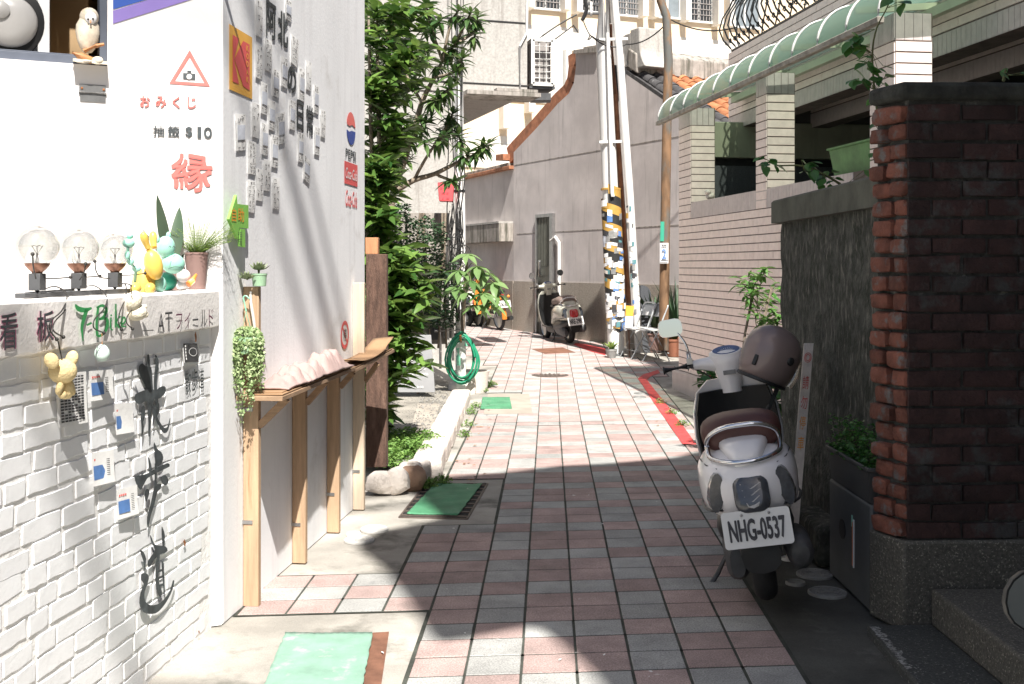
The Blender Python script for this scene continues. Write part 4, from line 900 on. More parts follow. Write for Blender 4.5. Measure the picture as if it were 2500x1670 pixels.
# succulent in a green pot on the first post
p = SX(4.71, .075)+Vector((0, 0, 1.365)); SU = thing('potted_succulent', 'grey green succulent rosettes in a pale green pot on the first post', 'potted plant', p)
m = MB(); m.lathe([(.026, 0), (.028, .002), (.031, .045), (.033, .047), (.033, .054), (.029, .054), (.028, .045), (0, .045)], 24, p); m.build('pot', 'pot_green', SU, smooth=40)
succ = [leafmesh('leaf', 'leaf_succ', 1, .5, -.25, -.25, 4) for _ in range(2)]; sp = []; rn = random.Random(6)
for c, R0 in ((p+Vector((.000, -.01, .068)), .056), (p+Vector((-.048, -.035, .03)), .050)):
    for k in range(22):
        a = k*2.4; el = .15+.055*k; d = Vector((math.cos(a)*math.cos(el), math.sin(a)*math.cos(el)-.25, math.sin(el)*1.0)); sp.append((c, d, R0*(1-.022*k), 0.0))
put_leaves(SU, succ, sp)
m = MB(); m.tube([p+Vector((0, -.01, .04)), p+Vector((0, -.01, .07))], .006, 6); m.tube([p+Vector((-.02, -.02, .045)), p+Vector((-.048, -.03, .03))], .006, 6); m.build('stem', 'stem_green', SU)
# trailing plant in a hanging pot
def SZ(zx, zy, Y): return at(560+zx/5.226, 600+zy/5.226, Y)
hk = SZ(272, 600, 4.69); TP = thing('hanging_plant', 'trailing string plant of tiny round leaves hung on the first post', 'hanging plant', hk)
m = MB(); m.ball(hk, .006, 8); m.build('nail', 'steel', TP)
m = MB(); P = [SZ(x, y, 4.68) for x, y in ((270, 610), (275, 720), (295, 850), (312, 960), (325, 1060))]; m.tube(smoothpath(P), .0065, 8); m.build('rope', 'rope_white', TP, smooth=50)
m = MB(); P = [SZ(x, y, 4.67) for x, y in ((255, 680), (215, 640), (180, 660), (195, 740), (215, 840))]; m.tube(smoothpath(P), .0035, 6)
for x, y in ((150, 1130), (290, 1150), (330, 1250)): m.tube([SZ(215, 840, 4.67), SZ(x, y, 4.66)], .0016, 5)
m.build('hanger', 'wire_green', TP, smooth=50)
c = SZ(230, 1230, 4.64); m = MB(); m.lathe([(.035, -.05), (.05, -.045), (.058, .02), (.055, .022), (0, .02)], 18, c); m.build('pot', 'pot_green', TP, smooth=50)
rn = random.Random(12); m = MB()
def blob(p, r):
    v = rdir(rn, -.3, .9); a, b = frame(v); m.add([p+v*r*.4, p+a*r, p+b*r, p-a*r, p-b*r, p-v*r*.3], [(0, 1, 2), (0, 2, 3), (0, 3, 4), (0, 4, 1), (5, 2, 1), (5, 3, 2), (5, 4, 3), (5, 1, 4)])
for i in range(430):
    d = rdir(rn, -.5, 1); blob(c+Vector((d.x*.064, d.y*.055, d.z*.05+.012)), rn.uniform(.006, .0115))
for i in range(40):
    a = rn.uniform(math.pi*.9, math.pi*2.1); x = c.x+.052*math.cos(a)+rn.uniform(-.02, .02); y = c.y+.045*math.sin(a); L = rn.uniform(.06, .2) if rn.random() < .5 else rn.uniform(.2, .34)*(1 if abs(x-c.x) < .03 else .6)
    q = Vector((x, y, c.z)); k = 0
    while k < L:
        q2 = Vector((x+.006*math.sin(k*60+i)+rn.uniform(-.004, .004), y-.01+rn.uniform(-.006, .004), c.z-k+rn.uniform(-.004, .004)))
        for sg in (-1, 1): blob(q2+Vector((sg*.006, rn.uniform(-.004, .004), 0)), rn.uniform(.0055, .0105)*(1-.3*k/L))
        k += rn.uniform(.010, .019)
    m.tube([Vector((x, y-.008, c.z)), Vector((x, y-.01, c.z-L-.02))], .0009, 3, cap=False)
tag(m.build('trailing_leaves', 'leaf_string', TP, smooth=60, fix=False), kind='stuff')
# timber sleeper standing at the end of the wall
p = G(920, 1182); TB = thing('timber_sleeper', 'dark weathered upright timber sleeper at the end of the white wall', 'timber', (p.x, p.y, 0))
m = MB(); rings = []
for i in range(13):
    z = .12+1.41*i/12; j = lambda k: .004*noise.noise(Vector((z*5, k, 0)))
    rings.append([(p.x-.066+j(1), p.y-.05+j(2), z), (p.x+.070+j(3), p.y-.05+j(4), z), (p.x+.070+j(5), p.y+.05, z), (p.x-.066+j(6), p.y+.05, z)])
m.loft(rings); m.build('beam', 'wood_dark', TB, bevel=.004)
m = MB(); m.box((p.x-.03, p.y+.0, 1.585), (.085, .07, .11)); m.build('block', 'wood_orange', TB, bevel=.003)
def rock(name, c, r, seed, mat='stone_white', label=None, parent=None, n=12, amp=.28, cat='rock', group=None, pw=.8):
    m = MB(); m.ball((0, 0, 0), (1, 1, 1), n)
    V = []
    for v in m.v:
        q = Vector(v); k = 1+amp*noise.noise(q*1.6+Vector((seed*3.7, 0, 0)))+.12*noise.noise(q*4+Vector((0, seed*2.1, 0))); q = Vector([math.copysign(abs(a)**pw, a) for a in q*k]); V.append((c[0]+q.x*r[0], c[1]+q.y*r[1], c[2]+q.z*r[2]))
    m.v = V; o = m.build(name, mat, parent, smooth=38)
    if label: tag(o, label, cat, group)
    return o
for i, (u, v, r, z, mt, lab) in enumerate(((928, 1206, (.09, .08, .075), .07, 'stone_white', 'pale rock under the timber sleeper, leftmost of three'), (968, 1205, (.08, .07, .085), .08, 'stone_white', 'pale rock standing between the timber sleeper and the brown rock'), (1003, 1195, (.10, .08, .08), .07, 'stone_brown', 'brown tilted rock in front of the stone kerb'))):
    q = G(u, v); rock('loose_rock', (q.x, q.y, z), r, i+3, mt, lab, group='rocks at the foot of the timber')
# ================================================================ far end of the lane
M('render_grey', (.58, .535, .52), .9, .12, 1.2, .5, 60, streak=((.24, .22, .21), .6, .56, .76), spots=((.48, .44, .43), .9, .5, .7))
M('pebble_base', (.33, .29, .245), .95, .2, 60, .8, 120, streak=((.17, .15, .13), .3, .5, .75), bdist=.008, grain=.3)
M('concrete_old', (.40, .385, .36), .9, .14, 30, .5, 60, streak=((.20, .18, .16), .7, .52, .74)); M('concrete_stained', (.34, .31, .28), .9, .2, 8, .5, 60, streak=((.07, .07, .05), .9, .48, .66))
M('cream', (.74, .60, .44), .85, .05, 2, .2, 30); M('cream_white', (.70, .66, .60), .85, .05, 2, .2, 30, streak=((.5, .46, .40), .5, .55, .75)); M('pane_dark', (.045, .05, .055), .15, .3, 3, 0); M('pane_grey', (.20, .23, .25), .2, .15, 3, 0); M('alu_white', (.66, .66, .64), .5, .05, 5, 0); M('grille', (.26, .24, .23), .6, .2, 5, 0)
M('roof_tile', (.42, .17, .075), .85, .25, 8, .4, 60, rnd=.25, spots=((.13, .07, .05), 3, .58, .72)); M('roof_dark', (.06, .058, .06), .9, .3, 8, .6, 60, spots=((.25, .25, .25), 9, .62, .72)); M('verge_brown', (.36, .15, .08), .85, .3, 8, .4, 60)
M('door_steel', (.17, .175, .15), .45, .12, 8, .1, metal=.5); M('pipe_white', (.68, .67, .65), .55, .06, 4, .1); M('pole_white', (.74, .73, .71), .6, .05, 3, .1, streak=((.55, .53, .5), .5, .55, .75)); M('pole_grey', (.28, .26, .24), .85, .2, 6, .4); M('pole_rust', (.20, .115, .06), .75, .35, 5, .4, 60, stretch=(2, 2, .6), spots=((.12, .12, .11), 2, .48, .6)); M('rust_brown', (.27, .12, .06), .8, .3, 6, .3)
M('hazard_yellow', (.46, .27, .06), .6, .15, 8, .1); M('hazard_black', (.02, .02, .02), .6, .2, 8, .1); M('wire_black', (.02, .02, .02), .6, .2, 8, 0)
GAB = Plane(G(1483, 838)[:2], (.52, -1)); GB = Plane(GAB.hit(1254, 700)[:2], (.404, -1))
GH = thing('gable_house', 'grey rendered old house with a curved gable and orange tiled roof', 'house', GAB.p)
def pxprism(m, pl, px, off, th, mi=0): m.prism([pl.hit(u, v, off) if not isinstance(v, tuple) else pl.P(pl.S(u), v[0], off) for u, v in px], pl.n*-th, mi)
m = MB(); pxprism(m, GAB, [(1254, (-.1,)), (1780, (-.1,)), (1780, 362), (1700, 302), (1625, 245), (1575, 211), (1524, 178), (1520, 132), (1456, 126), (1405, 131), (1406, 162), (1401, 202), (1389, 228), (1362, 253), (1307, 316), (1254, 372)], 0, .35); m.build('gable_wall', 'render_grey', GH)
m = MB(); pts = [(1246, 380), (1258, 366), (1307, 314), (1362, 251), (1389, 226), (1401, 200), (1406, 160), (1404, 130)]
for a, b in zip(pts, pts[1:]): m.bar(GAB.hit(*a, -.10), GAB.hit(*b, -.10), .34, .10, up=GAB.n)
m.build('verge', 'verge_brown', GH)
m = MB(); m.bar(GAB.hit(1250, 384, -.1)+Vector((0, 0, 0)), GAB.hit(1232, 386, -.1), .4, .12); m.build('eave_end', 'verge_brown', GH)
m = MB(); pxprism(m, GAB, [(1400, 131), (1400, 122), (1462, 114), (1462, 127)], .06, .5); pxprism(m, GAB, [(1424, 122), (1424, 115), (1462, 109), (1462, 114)], .03, .4); m.build('cap', 'concrete_stained', GH)
m = MB(); wallbox(m, GAB, GAB.S(1256), GAB.S(1780), -.1, 1.16, 0, .02); m.build('plinth', 'pebble_base', GH)
for za, ua, ub in ((2.07, 1262, 1780), (3.42, 1256, 1780)):
    m = MB(); wallbox(m, GAB, GAB.S(ua), GAB.S(ub), za, za+.014, 0, .004); m.build('groove', 'concrete_stained', GH)
# right-hand roof slope with barrel tiles
r0 = GAB.hit(1530, 172); r1 = GAB.hit(1790, 350); sd = (r1-r0); sl_ = sd.length; sdn = sd.normalized(); bk = -GAB.n; up_ = bk.cross(sdn).normalized()
if up_.z < 0: up_ = -up_
m = MB(); m.prism([r0, r1, r1+bk*7.5, r0+bk*7.5], up_*-.06); m.build('roof_deck', 'roof_dark', GH)
tm = MB(); n = 7; L = .30
for k in range(2):
    rr = .085-.012*(k == 0)
    for j in range(n+1): a = math.pi*j/n; tm.v.append((L*k, math.cos(a)*rr*1.15, math.sin(a)*rr+.012*k))
tm.f = [(j, j+1, n+2+j, n+1+j) for j in range(n)]+[tuple(range(n+1, 2*n+2))]; tm.m = [0]*len(tm.f)
RT = tm.mesh('roof_tile', 'roof_tile', smooth=60, fix=False); tm2 = tm.mesh('roof_tile', 'roof_dark', smooth=60, fix=False)
rows = int(sl_/.24); cnt = 0; rn = random.Random(3)
for c in range(16):
    for r in range(rows):
        if cnt >= 290: break
        p = r0+sdn*(r*.24+.05)+bk*(.15+c*.26+rn.uniform(-.01, .01))+up_*.01; cnt += 1
        inst('roof_tile', tm2 if c < 2 else RT, GH, basis(sdn, bk, up_, p-wloc(GH)) @ Matrix.Rotation(rn.uniform(-.03, .03), 4, 'Z'))
m = MB(); rr0 = r0+up_*.05
m.prism([rr0, rr0+sdn*.3, rr0+sdn*.3+bk*7.5, rr0+bk*7.5], (0, 0, .33)); m.build('ridge', 'concrete_stained', GH, bevel=.03)
for uu, v0, v1, w in ((1519, 88, 165, .22), (1531, 82, 172, .22), (1549, 69, 168, .3)):
    m = MB(); a = GAB.hit(uu, v0, -.02); b = GAB.hit(uu+3, v1, -.02); rings = []
    for i in range(9):
        t = i/8; c = a+(b-a)*t+GAB.t*(.16*max(0, t-.55)**1.5*3); rings.append([c+GAB.t*w*.45, c-GAB.t*w*.45, c-GAB.t*w*.45-GAB.n*.5, c+GAB.t*w*.45-GAB.n*.5])
    m.loft(rings); m.build('ridge_end', 'concrete_old', GH, bevel=.02)
# barred steel door
m = MB(); wallbox(m, GAB, GAB.S(1315)-.05, GAB.S(1315), 0, 2.42, 0, .05); wallbox(m, GAB, GAB.S(1349), GAB.S(1356), 0, 2.42, 0, .07); wallbox(m, GAB, GAB.S(1315), GAB.S(1349), 2.36, 2.42, 0, .05); DR = m.build('door', 'steel', GH)
m = MB(); wallbox(m, GAB, GAB.S(1315), GAB.S(1349), .1, 1.45, 0, .02); wallbox(m, GAB, GAB.S(1315), GAB.S(1349), .9, .95, .021, .035); m.build('panel', 'door_steel', DR)
m = MB(); wallbox(m, GAB, GAB.S(1315), GAB.S(1349), 1.45, 2.36, 0, .006); m.build('backing', 'pane_dark', DR)
s0, s1 = GAB.S(1315), GAB.S(1349)
for i in range(9): m = MB(); a = s0+(s1-s0)*(i+.5)/9; wallbox(m, GAB, a-.014, a+.014, 1.45, 2.36, .008, .03); m.build('bar', 'door_steel', DR)
m = MB(); m.tube([GAB.hit(1318, 637, .04), GAB.hit(1317, 640, .1), GAB.hit(1317, 672, .1), GAB.hit(1318, 675, .04)], .02, 8); m.build('handle', 'steel', DR, smooth=40)
m = MB(); m.tube([GAB.hit(*q, .05) for q in ((1345, 588), (1356, 579), (1365, 592), (1365, 725))], .03, 8); m.build('downpipe', 'pipe_white', GH, smooth=40)
# lower garden wall to the left of the gable
LW = thing('lane_wall', 'weathered grey lane wall with tile coping behind the orange motorbike', 'wall', GB.p)
e0 = GB.S(860); m = MB(); wallbox(m, GB, e0, 0, -.1, GB.Z(1250, 414), -.3, 0); m.build('wall_face', 'render_grey', LW)
zc = GB.Z(1250, 414); m = MB(); wallbox(m, GB, e0, 0, zc, zc+.07, -.42, .10); m.build('coping', 'verge_brown', LW, bevel=.01)
m = MB(); wallbox(m, GB, e0, GB.S(1242), zc+.07, zc+.16, -.38, .0); m.build('coping_top', 'concrete_stained', LW, bevel=.02)
m = MB(); wallbox(m, GB, e0, 0, -.1, 1.16, 0, .02); m.build('plinth', 'pebble_base', LW)
zs = GB.Z(1200, 560); m = MB(); wallbox(m, GB, GB.S(1060), GB.S(1262) if False else -.02, zs-.28, zs+.08, 0, .3); m.build('canopy', 'concrete_stained', LW, bevel=.01)
m = MB(); wallbox(m, GB, e0, -.02, zs+.082, zs+.12, .0, .31); m.build('canopy_edge', 'concrete_old', LW)
# ================================================================ cream apartment block behind
CR = Plane(at(1500, 650, 33)[:2], (.935, .353))
CB = thing('cream_building', 'cream apartment block with barred windows and white fins behind the old house', 'building', CR.p)
Zb = lambda v: CR.Z(1500, v)
m = MB(); wallbox(m, CR, -12, 14, 0, 16, -8, 0); m.build('wall', 'cream', CB)
for v0, v1 in ((78, 132), (345, 420)):
    m = MB(); wallbox(m, CR, -12, 14, Zb(v1), Zb(v0), 0, .05); m.build('band', 'cream_white', CB)
m = MB(); wallbox(m, CR, -12, CR.S(1395), Zb(262), Zb(132)-.002, 0, .04); m.build('band', 'cream_white', CB)
def cwin(u0, u1, vb, dark, gr, top=1.9):
    s0, s1 = CR.S(u0), CR.S(u1); zb = CR.Z((u0+u1)/2, vb); zt = zb+top
    m = MB(); wallbox(m, CR, s0-.06, s1+.06, zb-.06, zb, 0, .10); wallbox(m, CR, s0-.06, s0, zb, zt, 0, .06); wallbox(m, CR, s1, s1+.06, zb, zt, 0, .06); wallbox(m, CR, s0, s1, zt, zt+.06, 0, .06); wallbox(m, CR, (s0+s1)/2-.03, (s0+s1)/2+.03, zb, zt, .012, .05); W = m.build('window', 'alu_white', CB)
    m = MB(); wallbox(m, CR, s0, s1, zb, zt, .002, .010); m.build('pane', 'pane_dark' if dark else 'pane_grey', W)
    if gr:
        m = MB(); k = 8
        for i in range(1, k): a = s0+(s1-s0)*i/k; wallbox(m, CR, a-.012, a+.012, zb, zt, .09, .11)
        for i in range(1, 11): z = zb+(zt-zb)*i/11; wallbox(m, CR, s0, s1, z-.012, z+.012, .112, .13)
        tag(m.build('grille', 'grille', W), kind='stuff')
for q in ((1298, 1364, 21, 1, 1), (1411, 1464, 28, 1, 1), (1505, 1554, 37, 0, 1), (1599, 1656, 42, 0, 0), (1676, 1735, 52, 1, 1), (1782, 1850, 66, 0, 0), (1200, 1262, 8, 1, 1), (1232, 1256, 404, 0, 0, .6), (1382, 1394, 174, 0, 0, .45)): cwin(*q)
for u, vb in ((1372, 31), (1401, 36), (1560, 46), (1588, 48), (1664, 56), (1742, 66), (1770, 70), (1286, 26)):
    m = MB(); s = CR.S(u); z = CR.Z(u, vb); wallbox(m, CR, s-.09, s+.09, z, z+3, .0, .45); m.build('fin', 'cream_white', CB)
for u, v0 in ((1287, 243), (1226, 282)):
    m = MB(); s = CR.S(u); z = CR.Z(u, v0); wallbox(m, CR, s-.1, s+.1, z-.4, z+1, .0, .4); m.build('fin', 'cream_white', CB)
m = MB(); wallbox(m, CR, CR.S(1352), CR.S(1368), CR.Z(1360, 262), CR.Z(1360, 124), .041, .09); wallbox(m, CR, CR.S(1372), CR.S(1377), CR.Z(1360, 262), CR.Z(1360, 124), .041, .3); m.build('door', 'alu_white', CB)
# ================================================================ concrete house on the left with overhang and caged window
LBY = 16.0; LB = thing('concrete_house', 'grey concrete house with overhanging upper storey behind the tree', 'house', at(1200, 650, 16.0)-Vector((0, 0, H)))
LBP = Plane(at(1287, 650, 16.0)[:2], (.953, .303)); z0 = LBP.Z(1287, 232)
m = MB(); wallbox(m, LBP, -6, 0, z0, 12, -3.5, 0); m.build('upper_wall', 'concrete_old', LB)
m = MB(); wallbox(m, LBP, -6, -1.05, -.1, z0-.002, -3.5, -.02); m.build('lower_wall', 'concrete_old', LB)
for zz in (z0+.12, LBP.Z(1287, 59)): m = MB(); wallbox(m, LBP, -6, 0, zz, zz+.02, 0, .008); m.build('groove', 'black', LB)
m = MB(); a = LBP.Z(1284, 250); wallbox(m, LBP, -1.05, .02, a, a+.055, -.0, .55); wallbox(m, LBP, -.62, -.02, a+.06, a+.10, .40, .54); m.build('canopy', 'concrete_stained', LB)
m = MB(); m.tube([LBP.hit(1270, 240, .03), LBP.hit(1269, 112, .03), LBP.hit(1286, 80, .03), LBP.hit(1288, -10, .03)], .018, 8); m.build('conduit', 'pipe_white', LB, smooth=40)
CG = thing('window_cage', 'white barred window cage hung on the corner of the concrete house', 'cage', at(1318, 208, 16.1))
f0, f1, zt, zb = 1301, 1350, 97, 205
def CGp(u, v, dy=0): q = at(u, v, 16.1); return q+Vector((-.10*dy/.5, dy, 0))
A, B, C_, D = CGp(f0, zb), CGp(f1, zb+2), CGp(f1, zt+2), CGp(f0, zt)
bkv = Vector((-.12, .55, 0))
m = MB()
for a, b in ((A, B), (B, C_), (C_, D), (D, A), (A, A+bkv), (D, D+bkv), (B, B+bkv), (C_, C_+bkv), (A+bkv, D+bkv), (A+bkv, B+bkv), (C_+bkv, D+bkv)): m.bar(a, b, .05, .05)
m.build('frame', 'alu_white', CG)
m = MB(); q = [p+bkv*.25 for p in (A, B, C_, D)]; m.prism(q, bkv*.6); m.build('unit', 'grille', CG)
for i in range(1, 3): m = MB(); m.tube([A+(B-A)*i/3, D+(C_-D)*i/3], .009, 6); m.build('bar', 'alu_white', CG)
for i in range(1, 7): m = MB(); m.tube([A+(D-A)*i/7, B+(C_-B)*i/7], .009, 6); m.build('bar', 'alu_white', CG)
for i in range(1, 3): m = MB(); m.tube([A+bkv*i/3, D+bkv*i/3], .009, 6); m.build('bar', 'alu_white', CG)
m = MB(); m.prism([A+Vector((-.05, 0, -.06)), B+Vector((.03, 0, -.06)), B+bkv+Vector((.03, 0, -.06)), A+bkv+Vector((-.05, 0, -.06))], (0, 0, .03)); m.bar(A+bkv*.3+Vector((0, 0, -.18)), A+bkv*.3+Vector((.3, 0, -.18)), .3, .1); m.build('bracket', 'iron_grey', CG)
# ================================================================ utility poles
def pole(name, label, px, Y, r, mat, cat='utility pole', n=14, r1=None, parts=()):
    P = [at(u, v, Y) for u, v in px]; k = len(P); T = thing(name, label, cat, (P[-1].x, P[-1].y, gz(Y)))
    m = MB(); m.tube(P, [r+(0 if r1 is None else (r1-r)*i/(k-1)) for i in range(k)], n); m.build('shaft', mat, T, smooth=50); return T
UPW = pole('utility_pole', 'thick white utility pole with yellow and black striped sleeve and stickers', [(1462, -120), (1472, 100), (1490, 470), (1505, 866)], 16.6, .105, 'pole_white', r1=.125)
m = MB(); a, b = at(1491, 474, 16.6), at(1505, 800, 16.6); NS = 14; rn = random.Random(9)
for i in range(NS):            # slanted hazard stripes round the sleeve
    for j in range(20):
        t0, t1 = 2*math.pi*j/20, 2*math.pi*(j+1)/20; rr = .150
        def sp(t, k): kk = (k+t/6.283*2)/NS; c = a+(b-a)*kk; return c+Vector((math.cos(t-1.9)*rr, math.sin(t-1.9)*rr, 0))
        if (i+2*(j == 99)) < NS-1: m.poly([sp(t0, i-1), sp(t1, i-1), sp(t1, i), sp(t0, i)], i % 2)
m.build('striped_sleeve', ['hazard_yellow', 'hazard_black'], UPW, smooth=60)
m = MB(); m.lathe([(.152, 0), (.152, .025), (.13, .03)], 16, a+Vector((0, 0, .06))); m.build('band', 'hazard_yellow', UPW)
STK = ['paper', 'paper_grey', 'paper', 'paper_grey', 'print_blue', 'cover_white', 'print_black', 'paper', 'ink_grey', 'cover_grey', 'paper', 'sticker_teal', 'rope_white', 'hazard_yellow']
M('sticker_teal', (.10, .24, .26), .6, .1)
def sticker(T, c, r, ang, w, h, mat, tilt=0):
    m = MB(); d = Vector((math.cos(ang), math.sin(ang), 0)); s = Vector((-d.y, d.x, 0)); q = []
    for i in range(4):
        x = -w/2+w*i/3; aa = ang+x/r; dd = Vector((math.cos(aa), math.sin(aa), 0))*r
        for zz in (-h/2, h/2): q.append(c+dd+Vector((0, 0, zz+x*tilt)))
    m.add(q, [(2*i, 2*i+2, 2*i+3, 2*i+1) for i in range(3)]); m.build('sticker', mat, T, fix=False)
for i in range(120):
    k = rn.uniform(.12, 1)**.6 if i < 112 else rn.random()*.3; c = a+(b-a)*k; sticker(UPW, c, .152+.0006*(i % 7), -math.pi/2+rn.uniform(-1.3, 1.2), rn.uniform(.05, .13), rn.uniform(.04, .12), rn.choice(STK), rn.uniform(-.25, .25))
P2 = pole('utility_pole', 'leaning grey utility pole with rusty conduit between two white pipes', [(1478, -120), (1490, 60), (1530, 640), (1545, 850)], 16.9, .085, 'pole_grey', r1=.10)
m = MB(); m.tube([at(u, v, 16.75) for u, v in ((1489, 60), (1503, 230), (1514, 420), (1528, 640), (1535, 740))], .035, 8); m.build('conduit', 'rust_brown', P2, smooth=50)
m = MB(); m.lathe([(.16, 0), (.16, .42), (.145, .45)], 16, at(1503, 235, 16.9)); m.build('sleeve', 'wire_black', P2, smooth=50)
for v in (97, 347): m = MB(); m.bar(at(1462, v, 16.45), at(1532, v-2, 16.55), .05, .04); m.build('strap', 'alu_white', P2)
P3 = pole('plastic_pipe', 'pale plastic riser pipe with stickers, right of the leaning grey pole', [(1493, -120), (1500, 0), (1515, 160), (1538, 480), (1560, 860)], 16.5, .058, 'pipe_white', 'pipe')
for i in range(46):
    k = rn.uniform(0, 1); c = at(1536+k*20, 500+k*270, 16.5); sticker(P3, c, .061+.0006*(i % 6), -math.pi/2+rn.uniform(-1.2, 1.2), rn.uniform(.03, .08), rn.uniform(.03, .09), rn.choice(STK), rn.uniform(-.3, .3))
for k, u, w in ((0, 1476, .02), (1, 1480, .012)):
    pole('cable_conduit', ('wider', 'narrower')[k]+' thin white conduit strapped beside the thick white pole', [(u+2, -60), (u+6, 80), (u+17, 470), (u+19, 480)], 16.42, w, 'pipe_white', 'conduit', 8)
P4 = pole('rusty_pole', 'thin rusty lamp post with green plate and white numbered sign', [(1598, -60), (1612, 0), (1627, 40), (1632, 150), (1629, 260), (1625, 480), (1620, 855)], 15.8, .055, 'pole_rust', 'lamp post', r1=.072)
m = MB(); m.prism([at(u, v, 15.68) for u, v in ((1613, 541), (1622, 541), (1621, 589), (1612, 589))], (0, .03, 0)); m.build('green_plate', 'teal_vinyl', P4)
m = MB(); q = [at(u, v, 15.66) for u, v in ((1611, 593), (1632, 593), (1632, 643), (1611, 643))]; m.prism(q, (0, .02, 0)); NP = m.build('number_sign', 'sheet_white', P4)
m = MB(); put_text(m, '2', lambda x, y: at(1616+x*11, 632-y*24, 15.64), 0, .01); m.build('lettering', 'print_blue', NP, fix=False)
m = MB()
for i in range(7): m.poly([at(1613+i*2.6, 637, 15.64), at(1615+i*2.6, 637, 15.64), at(1615+i*2.6, 634.5, 15.64), at(1613+i*2.6, 634.5, 15.64)])
for i in range(3): m.poly([at(1616+i*4, 601, 15.64), at(1619+i*4, 601, 15.64), at(1619+i*4, 597, 15.64), at(1616+i*4, 597, 15.64)])
m.build('lettering', 'print_black', NP, fix=False)
P5 = pole('utility_pole', 'white utility pole at the left beside the red box and the hose', [(1113, -150), (1118, 200), (1124, 560), (1125, 905)], 13.0, .058, 'pole_white', r1=.064)
for v in (470, 820): m = MB(); m.lathe([(.066, 0), (.066, .03)], 14, at(1122, v, 13.0)); m.build('strap', 'wire_black', P5)
rn = random.Random(31); m = MB()
for i in range(16):
    u = rn.uniform(1096, 1136); P = [at(u+rn.uniform(-4, 4), -30, 12.9)] if i < 5 else [at(u, 500+rn.uniform(-10, 30), 12.85)]
    for k in range(1, 6): P.append(at(u+rn.uniform(-7, 7), (300 if i < 5 else 500)+k*55+rn.uniform(-10, 10), 12.85))
    m.tube(smoothpath(P, 3), .007, 5)
for i in range(6):
    c = at(rn.uniform(1108, 1135), rn.uniform(560, 640), 12.8); m.tube([c+Vector((.08*math.cos(a*.7), 0, .09*math.sin(a*.7)+rn.uniform(0, .02))) for a in range(10)], .006, 5)
tag(m.build('cable_tangle', 'wire_black', P5, fix=False), kind='stuff')
RBX = thing('red_box', 'red pink plastic cable box beside the left white pole', 'box', at(1088, 492, 12.9)); M('box_red', (.72, .10, .11), .45, .06, 5, .05)
m = MB(); m.prism([at(u, v, 12.8) for u, v in ((1068, 445), (1108, 443), (1105, 492), (1072, 491))], (0, .18, 0)); m.build('case', 'box_red', RBX, bevel=.008)
m = MB()
for u, v, w in ((1075, 458, 5), (1083, 458, 5), (1091, 457, 6), (1079, 470, 8), (1090, 470, 5), (1080, 483, 3), (1090, 483, 7)): m.poly([at(u, v, 12.79), at(u+w, v, 12.79), at(u+w, v+1.5, 12.79), at(u, v+1.5, 12.79)])
m.build('lettering', 'ink_maroon', RBX, fix=False)
# overhead wires at the far poles
def wire(name, label, pts, r=.008, sag=.15, mat='wire_black'):
    P = []
    for a, b in zip(pts, pts[1:]):
        for i in range(12): t = i/12; P.append(a+(b-a)*t-Vector((0, 0, sag*4*t*(1-t))))
    P.append(pts[-1]); m = MB(); m.tube(P, r, 5); tag(m.build(name, mat, smooth=60), label, 'cable')
wire('overhead_cable', 'black cable looping from the white poles to the right across the lane', [at(1440, 85, 16.4), at(1530, 108, 16.5), at(1636, 47, 15.9), at(1800, 66, 15)], .010, .10)
wire('overhead_cable', 'black cable running from the window cage up to the pole, upper one', [at(1316, 94, 16.2), at(1408, 36, 16.5)], .012, -.02)
wire('overhead_cable', 'black cable running from the window cage up to the pole, lower one', [at(1352, 98, 16.2), at(1400, 62, 16.5), at(1412, 80, 16.5)], .010, .0)
wire('overhead_cable', 'thick black cable bundle hanging left of the thick white pole', [at(1425, -20, 16.5), at(1433, 20, 16.5), at(1420, 50, 16.5)], .03, .03)
wire('overhead_cable', 'thin looped cable between the thick white pole and the gable', [at(1422, 45, 16.5), at(1440, 85, 16.4), at(1434, 96, 16.4), at(1445, 88, 16.4), at(1475, 100, 16.4)], .009, .02)
IN = thing('pole_insulator', 'white insulator bracket on the thick pole above the old gable', 'insulator', at(1440, 22, 16.5))
m = MB()
for v in (14, 22, 30): m.lathe([(.03, -.02), (.06, -.015), (.06, .015), (.03, .02)], 12, at(1443, v, 16.5), ax=(1, 0, 0))
m.build('discs', 'pole_white', IN, smooth=40); m = MB(); m.bar(at(1434, 10, 16.5), at(1462, 10, 16.5), .04, .03); m.bar(at(1434, 33, 16.5), at(1462, 33, 16.5), .04, .03); m.build('arm', 'iron_grey', IN)
# ================================================================ planting bed on the left of the lane
KERB = thing('stone_kerb', 'low kerb of rough pale stones round the gravel bed', 'kerb', G(1080, 1160))
rn = random.Random(14)
ka, kb = G(1072, 1166), G(1150, 972); ka.x -= .09; kb.x -= .10
dk = kb-ka
for i in range(7):
    c = ka+dk*((i+.5)/7); rock('stone', (c.x, c.y, .060), (.10, dk.length/14*1.02, .072), i, 'stone_white', parent=KERB, amp=.07, pw=.22, n=20)
for i, (u, v) in enumerate(((1050, 1168), (1022, 1176), (1000, 1184))):
    c = G(u, v); rock('stone', (c.x, c.y+.05, .06), (.085, .07, .085), 20+i, 'stone_white', parent=KERB, amp=.2, pw=.5)
c = G(1150, 962); rock('stone', (c.x-.10, c.y+.1, .08), (.16, .15, .11), 31, 'stone_white', parent=KERB, amp=.2)
bl = [G(1060, 1160), G(1135, 975), G(1100, 930), G(900, 930), G(880, 1150)]
m = MB(); q = [Vector((p.x-.06, p.y, .075)) for p in bl]; m.poly(q); tag(m.build('planting_bed', 'bed_soil'), kind='structure')
m = MB(); m.poly([Vector((p.x, p.y, .079)) for p in (G(985, 1112, .079), G(1032, 1112, .079), G(1075, 985, .079), G(1020, 985, .079))]); tag(m.build('bed_path', 'bed_strip'), kind='structure')
